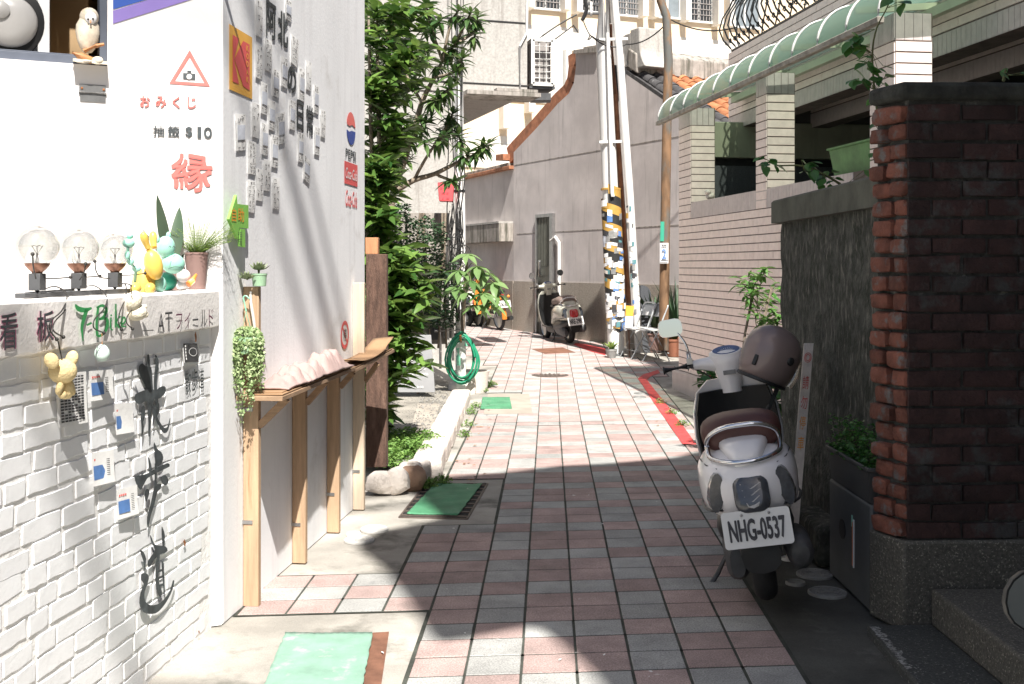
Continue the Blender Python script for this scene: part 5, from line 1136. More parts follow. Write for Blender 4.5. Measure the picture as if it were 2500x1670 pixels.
m = MB()
for i in range(1500):
    t = rn.random(); u = rn.random(); a = bl[0]*(1-t)+bl[1]*t; b = bl[4]*(1-t)+bl[3]*t; p = a*(1-u)+b*u; p.z = .08; s = rn.uniform(.006, .017)
    if .42 < u < .62: s *= .35
    d = rdir(rn); e, f = frame(d); m.add([p+d*s, p+e*s*.8, p+f*s*.7, p-e*s*.7, p-f*s*.8, p-d*s], [(0, 1, 2), (0, 2, 3), (0, 3, 4), (0, 4, 1), (5, 2, 1), (5, 3, 2), (5, 4, 3), (5, 1, 4)])
tag(m.build('gravel', 'gravel', fix=False), 'grey gravel strewn over the planting bed', 'gravel', kind='stuff')
# ground cover
def cover_plant(name, label, spots, n, rad, hgt, mat, size, cat='plant', seed=1, kind=None):
    rn = random.Random(seed); T = thing(name, label, cat, spots[0]); m = MB()
    for i in range(n):
        c = rn.choice(spots); d = rdir(rn, 0, 1); rr = rn.random()**.5; p = Vector((c.x+d.x*rad*rr, c.y+d.y*rad*rr*1.3, c.z+hgt*rn.random()*(1.05-rr*rr*.8)))
        q = orient(rdir(rn, -.2, .7), None, rn.uniform(-1, 1)); s = size*rn.uniform(.6, 1.3)
        m.add([p+q @ (Vector(v)*s) for v in ((0, 0, 0), (.5, .42, .1), (1, 0, -.1), (.5, -.42, .1))], [(0, 1, 2, 3)])
    tag(m.build('foliage', mat, T, fix=False), kind='stuff')
    m = MB()
    for i in range(30):
        c = rn.choice(spots); a = rn.uniform(0, 6.28); m.tube([Vector((c.x, c.y, c.z)), c+Vector((math.cos(a)*rad*.6, math.sin(a)*rad*.6, hgt*.7))], .002, 4, cap=False)
    tag(m.build('stems', 'stem_green', T, fix=False), kind='stuff'); return T
gsp = [G(u, v, .08) for u, v in ((960, 1080), (1000, 1075), (1040, 1085), (985, 1105), (1015, 1110), (950, 1115))]+[Vector((G(955, 1150).x, G(955, 1150).y, .05))]
cover_plant('ground_cover', 'bright green low ground cover spilling over the stone kerb', gsp, 5200, .16, .11, 'leaf_ground', .022, seed=2)
for k, (lab, px, n) in enumerate((('thin weeds along the foot of the kerb', [(1150, 1010), (1143, 1040), (1135, 1065), (1160, 995)], 420), ('tuft of weeds by the hose post', [(1190, 945), (1180, 955), (1200, 940)], 500), ('dark weeds between the kerb and the green mat', [(1020, 1192), (1050, 1188), (1080, 1180)], 700), ('weeds growing along the red line', [(1612, 985), (1640, 1010), (1665, 1040)], 260))):
    cover_plant('weeds', lab, [G(*q) for q in px], n, .07, .06, 'leaf_ground', .018, seed=40+k)
# ================================================================ shrubs and trees
def branch(m, a, b, r0, r1, rn, wob=.05, n=5, seg=6):
    P = [a+(b-a)*(i/n)+(Vector((rn.uniform(-1, 1), rn.uniform(-1, 1), rn.uniform(-1, 1)))*wob*(b-a).length if 0 < i < n else Vector()) for i in range(n+1)]
    m.tube(P, [r0+(r1-r0)*i/n for i in range(n+1)], seg, cap=True); return P
coffee = [leafmesh('leaf', 'leaf_coffee', 1, .45, .5, d, 4) for d in (.15, .35, .55)]
rn = random.Random(77)
base = Vector((-1.00, 8.6, .08)); CT = thing('coffee_shrub', 'leafy coffee shrub with glossy green leaves at the end of the white wall', 'shrub', base)
m = MB(); tips = []
for k, (du, dv) in enumerate(((0, 0), (-12, 0), (10, 0))):
    m.tube([base+Vector((du/2700*8, 0, 0)), at(935+du, 960, 8.6), at(925+du, 800, 8.6), at(915+du*1.5, 560, 8.65), at(905+du*2, 300, 8.7), at(900+du*2, 40, 8.8)], [.032, .028, .024, .02, .016, .01], 8)
m.build('trunk', 'bark', CT, smooth=50)
# crown: leaf clusters placed over the outline seen in the photo
cl = []
for (u0, u1, v0, v1, n, Y0, Y1) in ((888, 1060, 0, 210, 34, 8.4, 9.3), (888, 1000, 200, 480, 40, 8.3, 9.2), (890, 960, 460, 640, 22, 8.2, 8.8), (893, 1010, 600, 730, 34, 8.1, 8.8), (950, 1075, 650, 740, 22, 8.1, 8.7), (893, 1035, 720, 850, 36, 8.0, 8.7), (895, 960, 840, 1010, 18, 8.1, 8.6), (960, 1060, 830, 930, 9, 8.0, 8.5)):
    for i in range(n): cl.append((rn.uniform(u0, u1), rn.uniform(v0, v1), rn.uniform(Y0, Y1)))
m = MB(); sp = []
for u, v, Y in cl:
    c = at(u, v, Y); t = at(rn.uniform(905, 935), v+rn.uniform(20, 90), 8.65); P = branch(m, t, c, .006, .002, rn, .06, 4, 5); d0 = (c-t).normalized()
    for k in range(13):
        f = .25+.75*k/12; p = t+(c-t)*f; a = k*2.4; side = Vector((math.cos(a), math.sin(a)*.9, .25+rn.uniform(-.5, .4))); d = (d0*.5+side+Vector((.15, -.25, -.1))).normalized()
        sp.append((p, d, rn.uniform(.10, .185), rn.uniform(-.6, .6)))
tag(m.build('twigs', 'stem_green', CT, fix=False), kind='stuff'); put_leaves(CT, coffee, sp, 300)
# frangipani-like tree reaching over the lane
fr = [leafmesh('leaf', 'leaf_frangi', 1, .30, .35, d, 4) for d in (.1, .3, .5)]
TY_ = 10.6; base = Vector((-1.45, 10.8, .08)); FT = thing('frangipani_tree', 'tree with pale forked branches and spiky leaf rosettes reaching over the lane', 'tree', base)
m = MB(); m.tube([base, at(935, 720, TY_), at(945, 560, TY_), at(960, 470, TY_)], [.06, .05, .045, .04], 9); m.build('trunk', 'bark', FT, smooth=50)
rn = random.Random(5); sp = []
limbs = [[(960, 470), (1010, 440), (1060, 425), (1110, 400), (1145, 385), (1180, 360)], [(1145, 385), (1130, 355), (1118, 330)], [(960, 470), (990, 390), (1010, 330), (1040, 300)], [(990, 390), (940, 330), (905, 300)], [(1010, 330), (1030, 250), (1060, 190), (1080, 150), (1110, 110)], [(1030, 250), (990, 180), (960, 90), (970, 20)], [(1060, 190), (1110, 175), (1130, 140)], [(1010, 440), (1050, 370), (1085, 330)], [(1050, 370), (1095, 300), (1105, 275)], [(990, 180), (930, 165), (900, 150)], [(1030, 250), (1070, 240), (1100, 215)], [(1080, 150), (1100, 60), (1120, 25)], [(1110, 110), (1160, 75), (1165, 40)], [(960, 90), (920, 60), (895, 45)], [(1110, 110), (1150, 30)], [(1060, 425), (1100, 440), (1112, 448)], [(960, 470), (930, 420), (900, 400)], [(1080, 150), (1050, 60), (1040, 10)]]
for k, L in enumerate(limbs):
    P = [at(u, v, TY_+.5*math.sin(k*1.7)*(0 if i == 0 else 1)*.5) for i, (u, v) in enumerate(L)]; mm = MB(); n = len(P); r0 = .032 if k in (0, 2, 4) else .018; mm.tube(smoothpath(P, 3), [r0+(.009-r0)*i/(3*(n-1)) for i in range(3*(n-1)+1)], 7); mm.build('limb', 'bark', FT, smooth=60)
    ends = [P[-1]]+([P[-2]] if k % 2 == 0 else [])
    if k == 0: ends = [P[-1]]+[P[-1]+Vector((.06, -.1, .03)), P[-2]+Vector((0, 0, .05))]
    for e in ends:
        for j in range(22):
            a = j*2.4; el = .9-.085*j; d = Vector((math.cos(a)*math.cos(el), math.sin(a)*math.cos(el), math.sin(el))); sp.append((e-(P[-1]-P[-2]).normalized()*.004*j, d, rn.uniform(.12, .19), rn.uniform(-.3, .3)))
# more leaves filling the crown at the left
for i in range(70):
    u, v = rn.uniform(888, 1085), rn.uniform(-10, 420)
    if u > 1040 and v > 300: continue
    e = at(u, v, rn.uniform(10.2, 11.4))
    for j in range(12): a = j*2.4; el = .8-.12*j; sp.append((e, Vector((math.cos(a)*math.cos(el), math.sin(a)*math.cos(el), math.sin(el))), rn.uniform(.11, .18), rn.uniform(-.4, .4)))
put_leaves(FT, fr, sp, 300)
# small leaved hedge of creeper behind
rn = random.Random(15); HDG = thing('creeper_hedge', 'dark dense small leaved creeper hedge behind the coffee shrub', 'hedge', Vector((-1.2, 12.4, .08)))
m = MB()
for i in range(9000):
    u = rn.uniform(860, 1112); v = rn.uniform(440, 800)
    if v < 500+25*noise.noise(Vector((u*.02, 0, 0)))+(30 if u > 1000 else 0): continue
    if u > 1085+15*noise.noise(Vector((v*.03, 2, 0))) and v < 640: continue
    Y = 12.6+.35*noise.noise(Vector((u*.02, v*.02, 1)))+rn.uniform(-.25, .15); p = at(u, v, Y); q = orient(rdir(rn, -.6, .4)+Vector((0, -.5, 0)), None, rn.uniform(-1, 1)); s = rn.uniform(.028, .06)
    m.add([p+q @ (Vector(w)*s) for w in ((0, 0, 0), (.5, .36, .1), (1, 0, -.1), (.5, -.36, .1))], [(0, 1, 2, 3)])
tag(m.build('foliage', 'leaf_dark', HDG, fix=False), kind='stuff')
m = MB()
for i in range(12): u = 870+i*20; m.tube([at(u, 850, 12.8), at(u+rn.uniform(-10, 10), 650, 12.8), at(u+rn.uniform(-20, 20), 520, 12.8)], .015, 5)
tag(m.build('stems', 'bark', HDG), kind='stuff')
m = MB(); p = at(980, 650, 13.1); m.prism([at(830, 520, 13.15), at(1095, 520, 13.15), at(1095, 840, 13.15), at(830, 840, 13.15)], (0, .12, 0)); tag(m.build('trellis_wall', 'concrete_stained'), 'grey wall overgrown by the creeper hedge', 'wall')
# pachira by the pole
pc = [leafmesh('leaf', 'leaf_pachira', 1, .36, .3, d, 4) for d in (.25, .45)]; rn = random.Random(55)
base = Vector((at(1128, 800, 12.5).x, 12.5, .1)); PT = thing('money_tree', 'young tree with drooping palmate pale green leaves beside the left white pole', 'tree', base)
m = MB(); m.tube([base, at(1130, 780, 12.5), at(1135, 700, 12.45), at(1140, 640, 12.4)], [.03, .028, .022, .014], 8); m.build('trunk', 'bark', PT, smooth=50)
sp = []; m = MB()
for u, v, Y in ((1140, 620, 12.4), (1165, 650, 12.2), (1120, 660, 12.2), (1190, 665, 12.3), (1150, 685, 12.0), (1205, 690, 12.2), (1135, 715, 12.0), (1180, 715, 12.0), (1215, 720, 12.2), (1112, 700, 12.1), (1165, 745, 12.0), (1195, 740, 12.2)):
    e = at(u, v, Y); m.tube([at(1138, 660, 12.4), (at(1138, 660, 12.4)+e)/2+Vector((0, 0, .06)), e], .005, 5)
    for j in range(7): a = j*.9+rn.uniform(0, .4); sp.append((e, Vector((math.cos(a), math.sin(a)*.8-.2, -.25+rn.uniform(-.3, .25))), rn.uniform(.17, .26), rn.uniform(-.3, .3)))
m.build('leaf_stalks', 'stem_green', PT); put_leaves(PT, pc, sp)
# ================================================================ sign board, hose, meters
sgp = Vector((at(1015, 958, 11.6).x, 11.6, .08)); SB = thing('menu_board', 'grey standing board with white lettering behind the coffee shrub', 'sign board', sgp); M('board_grey', (.33, .335, .345), .7, .05, 5, .1)
m = MB(); q = [at(u, v, 11.6) for u, v in ((975, 818), (1052, 818), (1062, 958), (969, 958))]; m.prism(q, (0, .03, 0)); m.build('panel', 'board_grey', SB, bevel=.003)
m = MB(); m.bar(at(1015, 830, 11.66), Vector((sgp.x, 11.95, .08)), .04, .03); m.build('prop', 'wood_post', SB)
def bt(body, u0, v0, u1, v1, bold=0):
    m = MB(); put_text(m, body, lambda a, b: at(u0+(u1-u0)*a, v1+(v0-v1)*b, 11.593), 0, bold); m.build('lettering', 'sheet_white', SB, fix=False)
bt('Petroffee', 972, 836, 1044, 850, .02); bt('3', 985, 864, 1012, 906, -.02); bt('Coffee', 1004, 895, 1040, 904); bt('Ice cream', 998, 908, 1045, 917, .01); bt('OPEN', 988, 934, 1008, 940); bt('11:00 - 18:00', 984, 942, 1034, 948, .01)
HS = thing('garden_hose', 'coiled green garden hose hanging on a post', 'hose', Vector((at(1125, 945, 12.1).x, 12.1, .1))); M('hose_green', (.02, .26, .14), .4, .1, 6, 0); M('hose_pale', (.20, .55, .38), .4, .1, 6, 0)
rn = random.Random(4)
for k in range(6):
    c = (1130+rn.uniform(-5, 5), 876+rn.uniform(-6, 6)); rx, ry = rn.uniform(26, 40), rn.uniform(48, 62); P = []
    for i in range(25): a = 2*math.pi*i/24+k; P.append(at(c[0]+rx*math.cos(a)*(1-.2*max(0, -math.sin(a))), c[1]+ry*math.sin(a), 12.05+.015*k))
    m = MB(); m.tube(P, .011, 7, cap=False); m.build('coil', 'hose_green', HS, smooth=60)
m = MB(); m.tube([at(1118, 850, 11.98), at(1119, 872, 11.98), at(1120, 892, 11.98)], [.018, .022, .02], 8); m.tube([at(1134, 826, 11.98), at(1138, 845, 11.98)], [.015, .02], 8); m.build('nozzle', 'hose_pale', HS, smooth=50)
WP = thing('hose_post', 'short white post that carries the green hose', 'post', Vector((at(1126, 945, 12.2).x, 12.2, 0)))
m = MB(); q = at(1126, 900, 12.2); m.box((q.x, 12.2, .33), (.10, .08, .66)); m.build('shaft', 'pole_white', WP, bevel=.006)
m = MB(); m.tube([(q.x, 12.15, .62), (q.x, 12.06, .64), (q.x, 12.02, .70)], .012, 6); m.build('hook', 'rust_screw', WP)
PB = thing('plastic_planter', 'cream rounded planter tub at the foot of the hose post', 'planter', Vector((at(1150, 930, 12.5).x, 12.5, 0)))
m = MB(); q = at(1152, 930, 12.5); m.lathe([(.13, 0), (.17, .02), (.19, .22), (.20, .27), (.18, .27), (.17, .2), (0, .2)], 20, (q.x, 12.5, .0)); m.build('tub', 'rope_white', PB, smooth=40)
GM = thing('meter_pipes', 'grey meter boxes and pipework behind the hose', 'meters', Vector((at(1080, 850, 13).x, 13, .1)))
for u0, u1, v0, v1 in ((1045, 1075, 770, 830), (1082, 1108, 782, 826)): m = MB(); m.prism([at(u0, v0, 13), at(u1, v0, 13), at(u1, v1, 13), at(u0, v1, 13)], (0, .12, 0)); m.build('meter_box', 'iron_grey' if u0 < 1050 else 'cover_grey', GM, bevel=.01)
for px in ([(1050, 790), (1120, 790), (1125, 800)], [(1060, 808), (1128, 806)], [(1075, 760), (1075, 840), (1075, 900)], [(1092, 600), (1093, 720), (1094, 860)], [(1104, 580), (1105, 720), (1106, 880)], [(1085, 800), (1130, 802), (1132, 860)]): m = MB(); m.tube([at(u, v, 12.95) for u, v in px], .016, 8); m.build('pipe', 'pipe_white', GM, smooth=50)
# ================================================================ tiled house on the right
M('tile_house', (.82, .70, .65), .5, .07, 14, .3, 120, rnd=.05); M('tile_soldier', (.56, .50, .485), .55, .08, 14, .3, 120, rnd=.06); M('grout', (.14, .115, .10), .9, .25, 12, .5); M('plinth_pale', (.50, .455, .44), .7, .1, 5, .3)
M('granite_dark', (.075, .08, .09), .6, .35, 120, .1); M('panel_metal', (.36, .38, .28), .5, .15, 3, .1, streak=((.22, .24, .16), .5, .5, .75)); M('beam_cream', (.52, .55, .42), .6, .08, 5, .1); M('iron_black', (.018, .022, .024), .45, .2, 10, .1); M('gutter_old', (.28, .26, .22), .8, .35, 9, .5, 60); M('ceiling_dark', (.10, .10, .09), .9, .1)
def awning_mat():
    m, t, b = _mat('awning_green'); b.inputs['Base Color'].default_value = (.19, .30, .25, 1); b.inputs['Roughness'].default_value = .4
    tr = N(t, 'BsdfTransparent'); tr.inputs[0].default_value = (.86, .97, .84, 1); tl = N(t, 'BsdfTranslucent'); tl.inputs[0].default_value = (.25, .45, .36, 1)
    m1 = N(t, 'MixShader'); m1.inputs[0].default_value = .35; m2 = N(t, 'MixShader'); m2.inputs[0].default_value = .30
    t.links.new(b.outputs[0], m1.inputs[1]); t.links.new(tl.outputs[0], m1.inputs[2]); t.links.new(m1.outputs[0], m2.inputs[1]); t.links.new(tr.outputs[0], m2.inputs[2]); t.links.new(m2.outputs[0], t.nodes['Material Output'].inputs[0])
awning_mat()
TW = Plane((1.92, 12.7), (.1444, -1)); TWL = 8.4          # s grows towards the camera
TH = thing('tiled_house', 'pale pink tiled house with pillars, green awning and iron balcony railing', 'house', TW.p)
def sY(Y): return (12.7-Y)*math.sqrt(1+.1444**2)
TILES = []
def tile_face(org, t, n, L, z0, z1, tw=.24, row=.0768, gap=.009, stagger=True, mat='tile_house', vert=False):
    nr = max(1, int(round((z1-z0)/row))); row = (z1-z0)/nr
    for r in range(nr):
        x = -(tw/2 if stagger and r % 2 else 0)
        while x < L-.005:
            a, b = max(0, x), min(L, x+tw)
            if b-a > .02: TILES.append((org+t*(a+.0012)+Vector((0, 0, z0+r*row+gap/2)), t, n, b-a-.0024, row-gap, mat))
            x += tw
# low wall
m = MB(); wallbox(m, TW, 0, TWL, 0, 2.155, -.20, 0); m.build('low_wall', 'grout', TH)
m = MB(); wallbox(m, TW, -.06, TWL, -.05, .26, 0, .07); m.build('plinth', 'plinth_pale', TH, bevel=.015)
tile_face(TW.P(0, 0, 0), TW.t, TW.n, 4.2, .26, 1.977)
tile_face(TW.P(sY(12.24), 0, 0), TW.t, TW.n, 4.0, 1.977, 2.157, tw=.062, row=.18, gap=.006, stagger=False, mat='tile_soldier')
tile_face(TW.P(0, 0, -.2)-TW.t*0, TW.n, -TW.t, .2, .26, 1.977)
for k, (Ya, Yb, w) in enumerate(((12.69, 12.24, .27), (10.26, 10.0, .26), (8.0, 7.64, .27))):
    s0, s1 = sY(Ya), sY(Yb); m = MB(); wallbox(m, TW, s0+.003, s1, 0 if k == 0 else 1.98, 3.205, -w, .004); m.build('pillar', 'grout', TH)
    tile_face(TW.P(s0, 0, .004), TW.t, TW.n, s1-s0, 1.977, 3.01, stagger=False); tile_face(TW.P(s0, 0, .004), TW.t, TW.n, s1-s0, 3.01, 3.205, tw=.066, row=.2, gap=.006, stagger=False, mat='tile_soldier')
    tile_face(TW.P(s1, 0, .004), -TW.n, TW.t, w, 2.157, 3.01, tw=.30, stagger=False); tile_face(TW.P(s1, 0, .004), -TW.n, TW.t, w, 3.01, 3.205, tw=.066, row=.2, gap=.006, stagger=False, mat='tile_soldier')
    m = MB(); c = TW.P((s0+s1)/2, 3.205, -.12); m.box((c.x, c.y, 3.30), (.05, .05, .19)); m.build('post', 'beam_cream', TH)
# upper body: beams and balcony parapet
def tiled_beam(off, th, z0, z1, sa, sb, sold=True, tiles=True):
    m = MB(); wallbox(m, TW, sa, sb, z0, z1, -off-th, -off); m.build('beam', 'grout', TH)
    if tiles:
        tile_face(TW.P(sa, 0, -off), TW.t, TW.n, sb-sa, z0+.17, z1); tile_face(TW.P(sa, 0, -off), TW.t, TW.n, sb-sa, z0, z0+.165, tw=.066, row=.17, gap=.006, stagger=False, mat='tile_soldier')
tiled_beam(.72, .22, 3.05, 3.98, -.36, 7.6); tiled_beam(1.55, .2, 3.05, 3.5, -.2, 7.6)
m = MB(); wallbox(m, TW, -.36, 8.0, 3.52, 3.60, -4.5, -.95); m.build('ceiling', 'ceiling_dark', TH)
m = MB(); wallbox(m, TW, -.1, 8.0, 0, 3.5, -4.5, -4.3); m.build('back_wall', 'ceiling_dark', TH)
m = MB(); wallbox(m, TW, .02, .12, 0, 2.60, -4.3, -.28); m.build('end_wall', 'granite_dark', TH)
m = MB(); wallbox(m, TW, .02, .14, 2.69, 3.10, -4.3, -.28); m.build('end_panel', 'panel_metal', TH, bevel=.01)
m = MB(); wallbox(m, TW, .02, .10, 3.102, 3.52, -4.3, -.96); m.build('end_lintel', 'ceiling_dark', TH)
m = MB(); wallbox(m, TW, .02, .06, 2.60, 2.69, -4.3, -.28); m.build('slot', 'black', TH)
m = MB(); wallbox(m, TW, -.36, 8.0, 3.61, 7.2, -4.5, -2.2); m.build('upper_wall', 'tile_soldier', TH)
# tiles: nearest ones as pieces, the rest joined
vis = sorted(TILES, key=lambda q: (q[0].y < 6.9, -(q[3]*q[4]/(q[0].length**2))))
def unit(mat):
    m = MB(); e = .0035; m.add([(0, 0, 0), (1, 0, 0), (1, 0, 1), (0, 0, 1), (0+.006, .007, .02), (1-.006, .007, .02), (1-.006, .007, .98), (.006, .007, .98)], [(0, 1, 5, 4), (1, 2, 6, 5), (2, 3, 7, 6), (3, 0, 4, 7), (4, 5, 6, 7)]); return m.mesh('wall_tile', mat)
UT = {k: unit(k) for k in ('tile_house', 'tile_soldier')}; rest = MB(); b0 = wloc(TH); rn = random.Random(1)
for i, (p, t, n, L, h, mat) in enumerate(vis):
    if i < 300: inst('wall_tile', UT[mat], TH, basis(t, n, (0, 0, 1), p-b0, L, 1+rn.uniform(-.15, .15), h))
    else: rest.add([p, p+t*L, p+t*L+Vector((0, 0, h)), p+Vector((0, 0, h))]+[q+n*.007 for q in (p+t*.002, p+t*(L-.002), p+t*(L-.002)+Vector((0, 0, h-.001)), p+t*.002+Vector((0, 0, h-.001)))], [(0, 1, 5, 4), (1, 2, 6, 5), (2, 3, 7, 6), (3, 0, 4, 7), (4, 5, 6, 7)], 0 if mat == 'tile_house' else 1)
tag(rest.build('wall_tiles', ['tile_house', 'tile_soldier'], TH, fix=False), kind='stuff')
# awning
prof = [(.27, 3.09)]+[(.27-.30*math.sin(a)*1.0 if False else .27-.30*(1-math.cos(a)), 3.09+.31*math.sin(a)) for a in [i*math.pi/2/9 for i in range(1, 10)]]+[(-.72, 3.47)]
s0, s1 = sY(12.62), sY(7.35)
m = MB(); m.add([TW.P(s, z, o) for s in (s0, s1) for o, z in prof], [(i, i+1, len(prof)+i+1, len(prof)+i) for i in range(len(prof)-1)]); AW = m.build('awning', 'awning_green', TH, smooth=60)
nr = 11
for i in range(nr+1):
    s = s0+(s1-s0)*i/nr; m = MB(); m.tube([TW.P(s, z+.006, o+.006) for o, z in prof[:-1]], .011, 6); m.build('rib', 'alu_white', AW, smooth=60)
    if i % 3 == 0: m = MB(); m.bar(TW.P(s, 3.37, -.02), TW.P(s, 3.43, -.70), .03, .05); m.build('rafter', 'beam_cream', AW)
m = MB(); m.bar(TW.P(s0-.03, 3.075, .27), TW.P(s1+.03, 3.075, .27), .05, .045); m.build('gutter', 'gutter_old', AW, bevel=.006)
for o, z in ((-.62, 3.36),): m = MB(); m.bar(TW.P(s0, z, o), TW.P(s1+1.5, z, o), .06, .07); m.build('purlin', 'beam_cream', AW)
m = MB(); q = [TW.P(s, z, o) for s in (s1+.02, s1+3) for o, z in ((-.45, 3.44), (-.72, 3.47))]; m.add(q, [(0, 1, 3, 2)]); m.build('roof_sheet', 'awning_green', AW)
# balcony railing
RL = None; zt0 = 3.98; pr = [(0, 0), (.03, .05), (.12, .14), (.17, .26), (.13, .40), (.04, .54), (-.02, .68), (-.01, .82), (.03, .90)]
def scroll(c, t, r, sg):
    return [c+t*(sg*r*(1-k/10)*math.cos(k*.75))+Vector((0, 0, r*(1-k/10)*math.sin(k*.75))) for k in range(9)]
RLO = MB(); RLO.bar(TW.P(-.30, zt0+.02, -.74), TW.P(5.5, zt0+.02, -.74), .03, .02); RLO.bar(TW.P(-.30, zt0+.92, -.74), TW.P(5.5, zt0+.92, -.74), .04, .03); RL = RLO.build('railing', 'iron_black', TH)
for i in range(34):
    s = -.30+i*.15; m = MB(); m.tube([TW.P(s, zt0+z, -.75+o) for o, z in pr], .010, 6); m.tube(scroll(TW.P(s+.05, zt0+.62, -.74), TW.t, .05, 1), .007, 5); m.tube(scroll(TW.P(s+.05, zt0+.12, -.70), TW.t, .045, -1), .007, 5); m.build('baluster', 'iron_black', RL, smooth=60)
for i in range(7):
    o = -.85-i*.16; m = MB(); m.tube([TW.P(-.30-a, zt0+z, o) for a, z in pr], .010, 6); m.tube(scroll(TW.P(-.33, zt0+.62, o), TW.n, .05, 1), .007, 5); m.build('baluster', 'iron_black', RL, smooth=60)
# green planter trough and little dog figure on the low wall
M('trough_green', (.09, .22, .07), .6, .25, 6, .2); M('figure_white', (.6, .55, .5), .6, .3, 40, .2)
c = TW.P(sY(8.35), 2.157, -.14); GT = thing('green_trough', 'green plastic planter trough on the tiled wall between the pillars', 'planter', c)
m = MB(); s0_, s1_ = sY(8.75), sY(7.72); 
m.loft([[TW.P(s0_+i, z, -.02-i), TW.P(s1_-i, z, -.02-i), TW.P(s1_-i, z, -.26+i), TW.P(s0_+i, z, -.26+i)] for i, z in ((.03, 2.158), (.0, 2.36), (-.015, 2.365), (-.015, 2.38), (.0, 2.38), (.02, 2.33))]); m.build('trough', 'trough_green', GT)
c = TW.P(sY(11.75), 2.157, -.05); DG = thing('dog_figurine', 'tiny spotted white figurine on the tiled wall cap', 'figurine', c)
m = MB(); m.ball(c+Vector((0, 0, .04)), (.05, .05, .04)); m.build('body', 'figure_white', DG, smooth=60); m = MB(); m.ball(c+Vector((-.03, -.03, .08)), (.035, .035, .03)); m.build('head', 'figure_white', DG, smooth=60)
# ================================================================ weathered concrete wall and brick pillar
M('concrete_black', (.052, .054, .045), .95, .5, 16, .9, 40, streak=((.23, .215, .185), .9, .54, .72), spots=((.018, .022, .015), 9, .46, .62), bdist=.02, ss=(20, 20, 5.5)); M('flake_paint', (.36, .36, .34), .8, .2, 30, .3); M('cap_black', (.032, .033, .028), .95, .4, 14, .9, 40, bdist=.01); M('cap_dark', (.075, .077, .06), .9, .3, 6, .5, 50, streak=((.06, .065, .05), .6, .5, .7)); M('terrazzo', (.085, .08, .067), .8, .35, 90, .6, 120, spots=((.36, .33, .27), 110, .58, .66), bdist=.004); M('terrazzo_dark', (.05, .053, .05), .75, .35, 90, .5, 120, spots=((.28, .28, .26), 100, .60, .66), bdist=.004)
M('brick_red_shaded', (.038, .0175, .0155), .85, .3, 12, .8, 50, rnd=.35, spots=((.05, .048, .046), 9, .54, .66), bdist=.01); M('brick_broken', (.145, .052, .034), .9, .3, 14, .9, 40, rnd=.3, spots=((.12, .115, .11), 11, .54, .64), bdist=.012); M('mortar_dark', (.055, .055, .05), .95, .35, 18, .9, 60, spots=((.19, .19, .165), 9, .6, .72), bdist=.012)  # front bricks nearly black: the deep shade on that face is in their colour
CW = thing('concrete_wall', 'blackened streaky concrete wall with thick coping behind the white scooter', 'wall', (1.65, 5.6, 0))
m = MB(); n = 24
def cwf(i, j): y = 4.55+i*2.03; z = j*1.706; return Vector((1.60+.012*noise.noise(Vector((y*6, z*5, 0)))+.006*noise.noise(Vector((y*22, z*14, 3))), y, z))
m.grid(cwf, 60, 50); m.build('wall_face', 'concrete_black', CW, smooth=60)
m = MB(); m.box((1.715, 5.565, .853), (.20, 2.026, 1.70)); m.build('wall_core', 'concrete_black', CW)
m = MB(); ns = 30
m.loft([[Vector((1.552+.004*noise.noise(Vector((y*5, 0, 0))), y, 1.705)), Vector((1.552+.004*noise.noise(Vector((y*6, 1, 0))), y, 1.83)), Vector((1.565, y, 1.842)), Vector((1.83, y, 1.842)), Vector((1.83, y, 1.705))] for y in [4.56+2.06*i/ns for i in range(ns+1)]]); m.build('coping', 'cap_dark', CW, smooth=30)
m = MB(); m.box((1.545, 5.55, .10), (.16, .5, .2)); m.build('footing', 'concrete_black', CW, bevel=.03)
FP_ = Plane((1.5605, 4.389), (1, .05)); LP_ = Plane((1.5605, 4.389), (.068, -.206)); BP = thing('brick_pillar', 'dark red brick pillar with broken edge, stone cap and pebbled base', 'pillar', (1.56, 4.39, 0))
bw = 1.5; dpt = .21
def foot(o, extra=0): return [FP_.P(0-o, 0, o), FP_.P(bw, 0, o), FP_.P(bw, 0, -dpt), LP_.P(-.22, 0, o)+Vector((.0, .0, 0))]
m = MB(); m.prism([FP_.P(.022, .0, -.018), FP_.P(bw, 0, -.018), FP_.P(bw, 0, -.24), LP_.P(-.215, 0, -.03)], (0, 0, 2.12)); m.build('mortar', 'mortar_dark', BP)
m = MB(); m.prism([p for p in foot(.012)], (0, 0, .36)); m.build('base', 'terrazzo', BP, bevel=.012)
m = MB(); q = foot(.02); m.prism([p+Vector((0, 0, 2.112)) for p in q], (0, 0, .07)); m.build('cap', 'cap_black', BP, bevel=.02)
RBm = {L: [brickmesh(L, .062, .03, 'brick_red_shaded', int(L*997)+i, j=.004) for i in range(5)] for L in (.215, .105)}; b0 = wloc(BP); rn = random.Random(23)
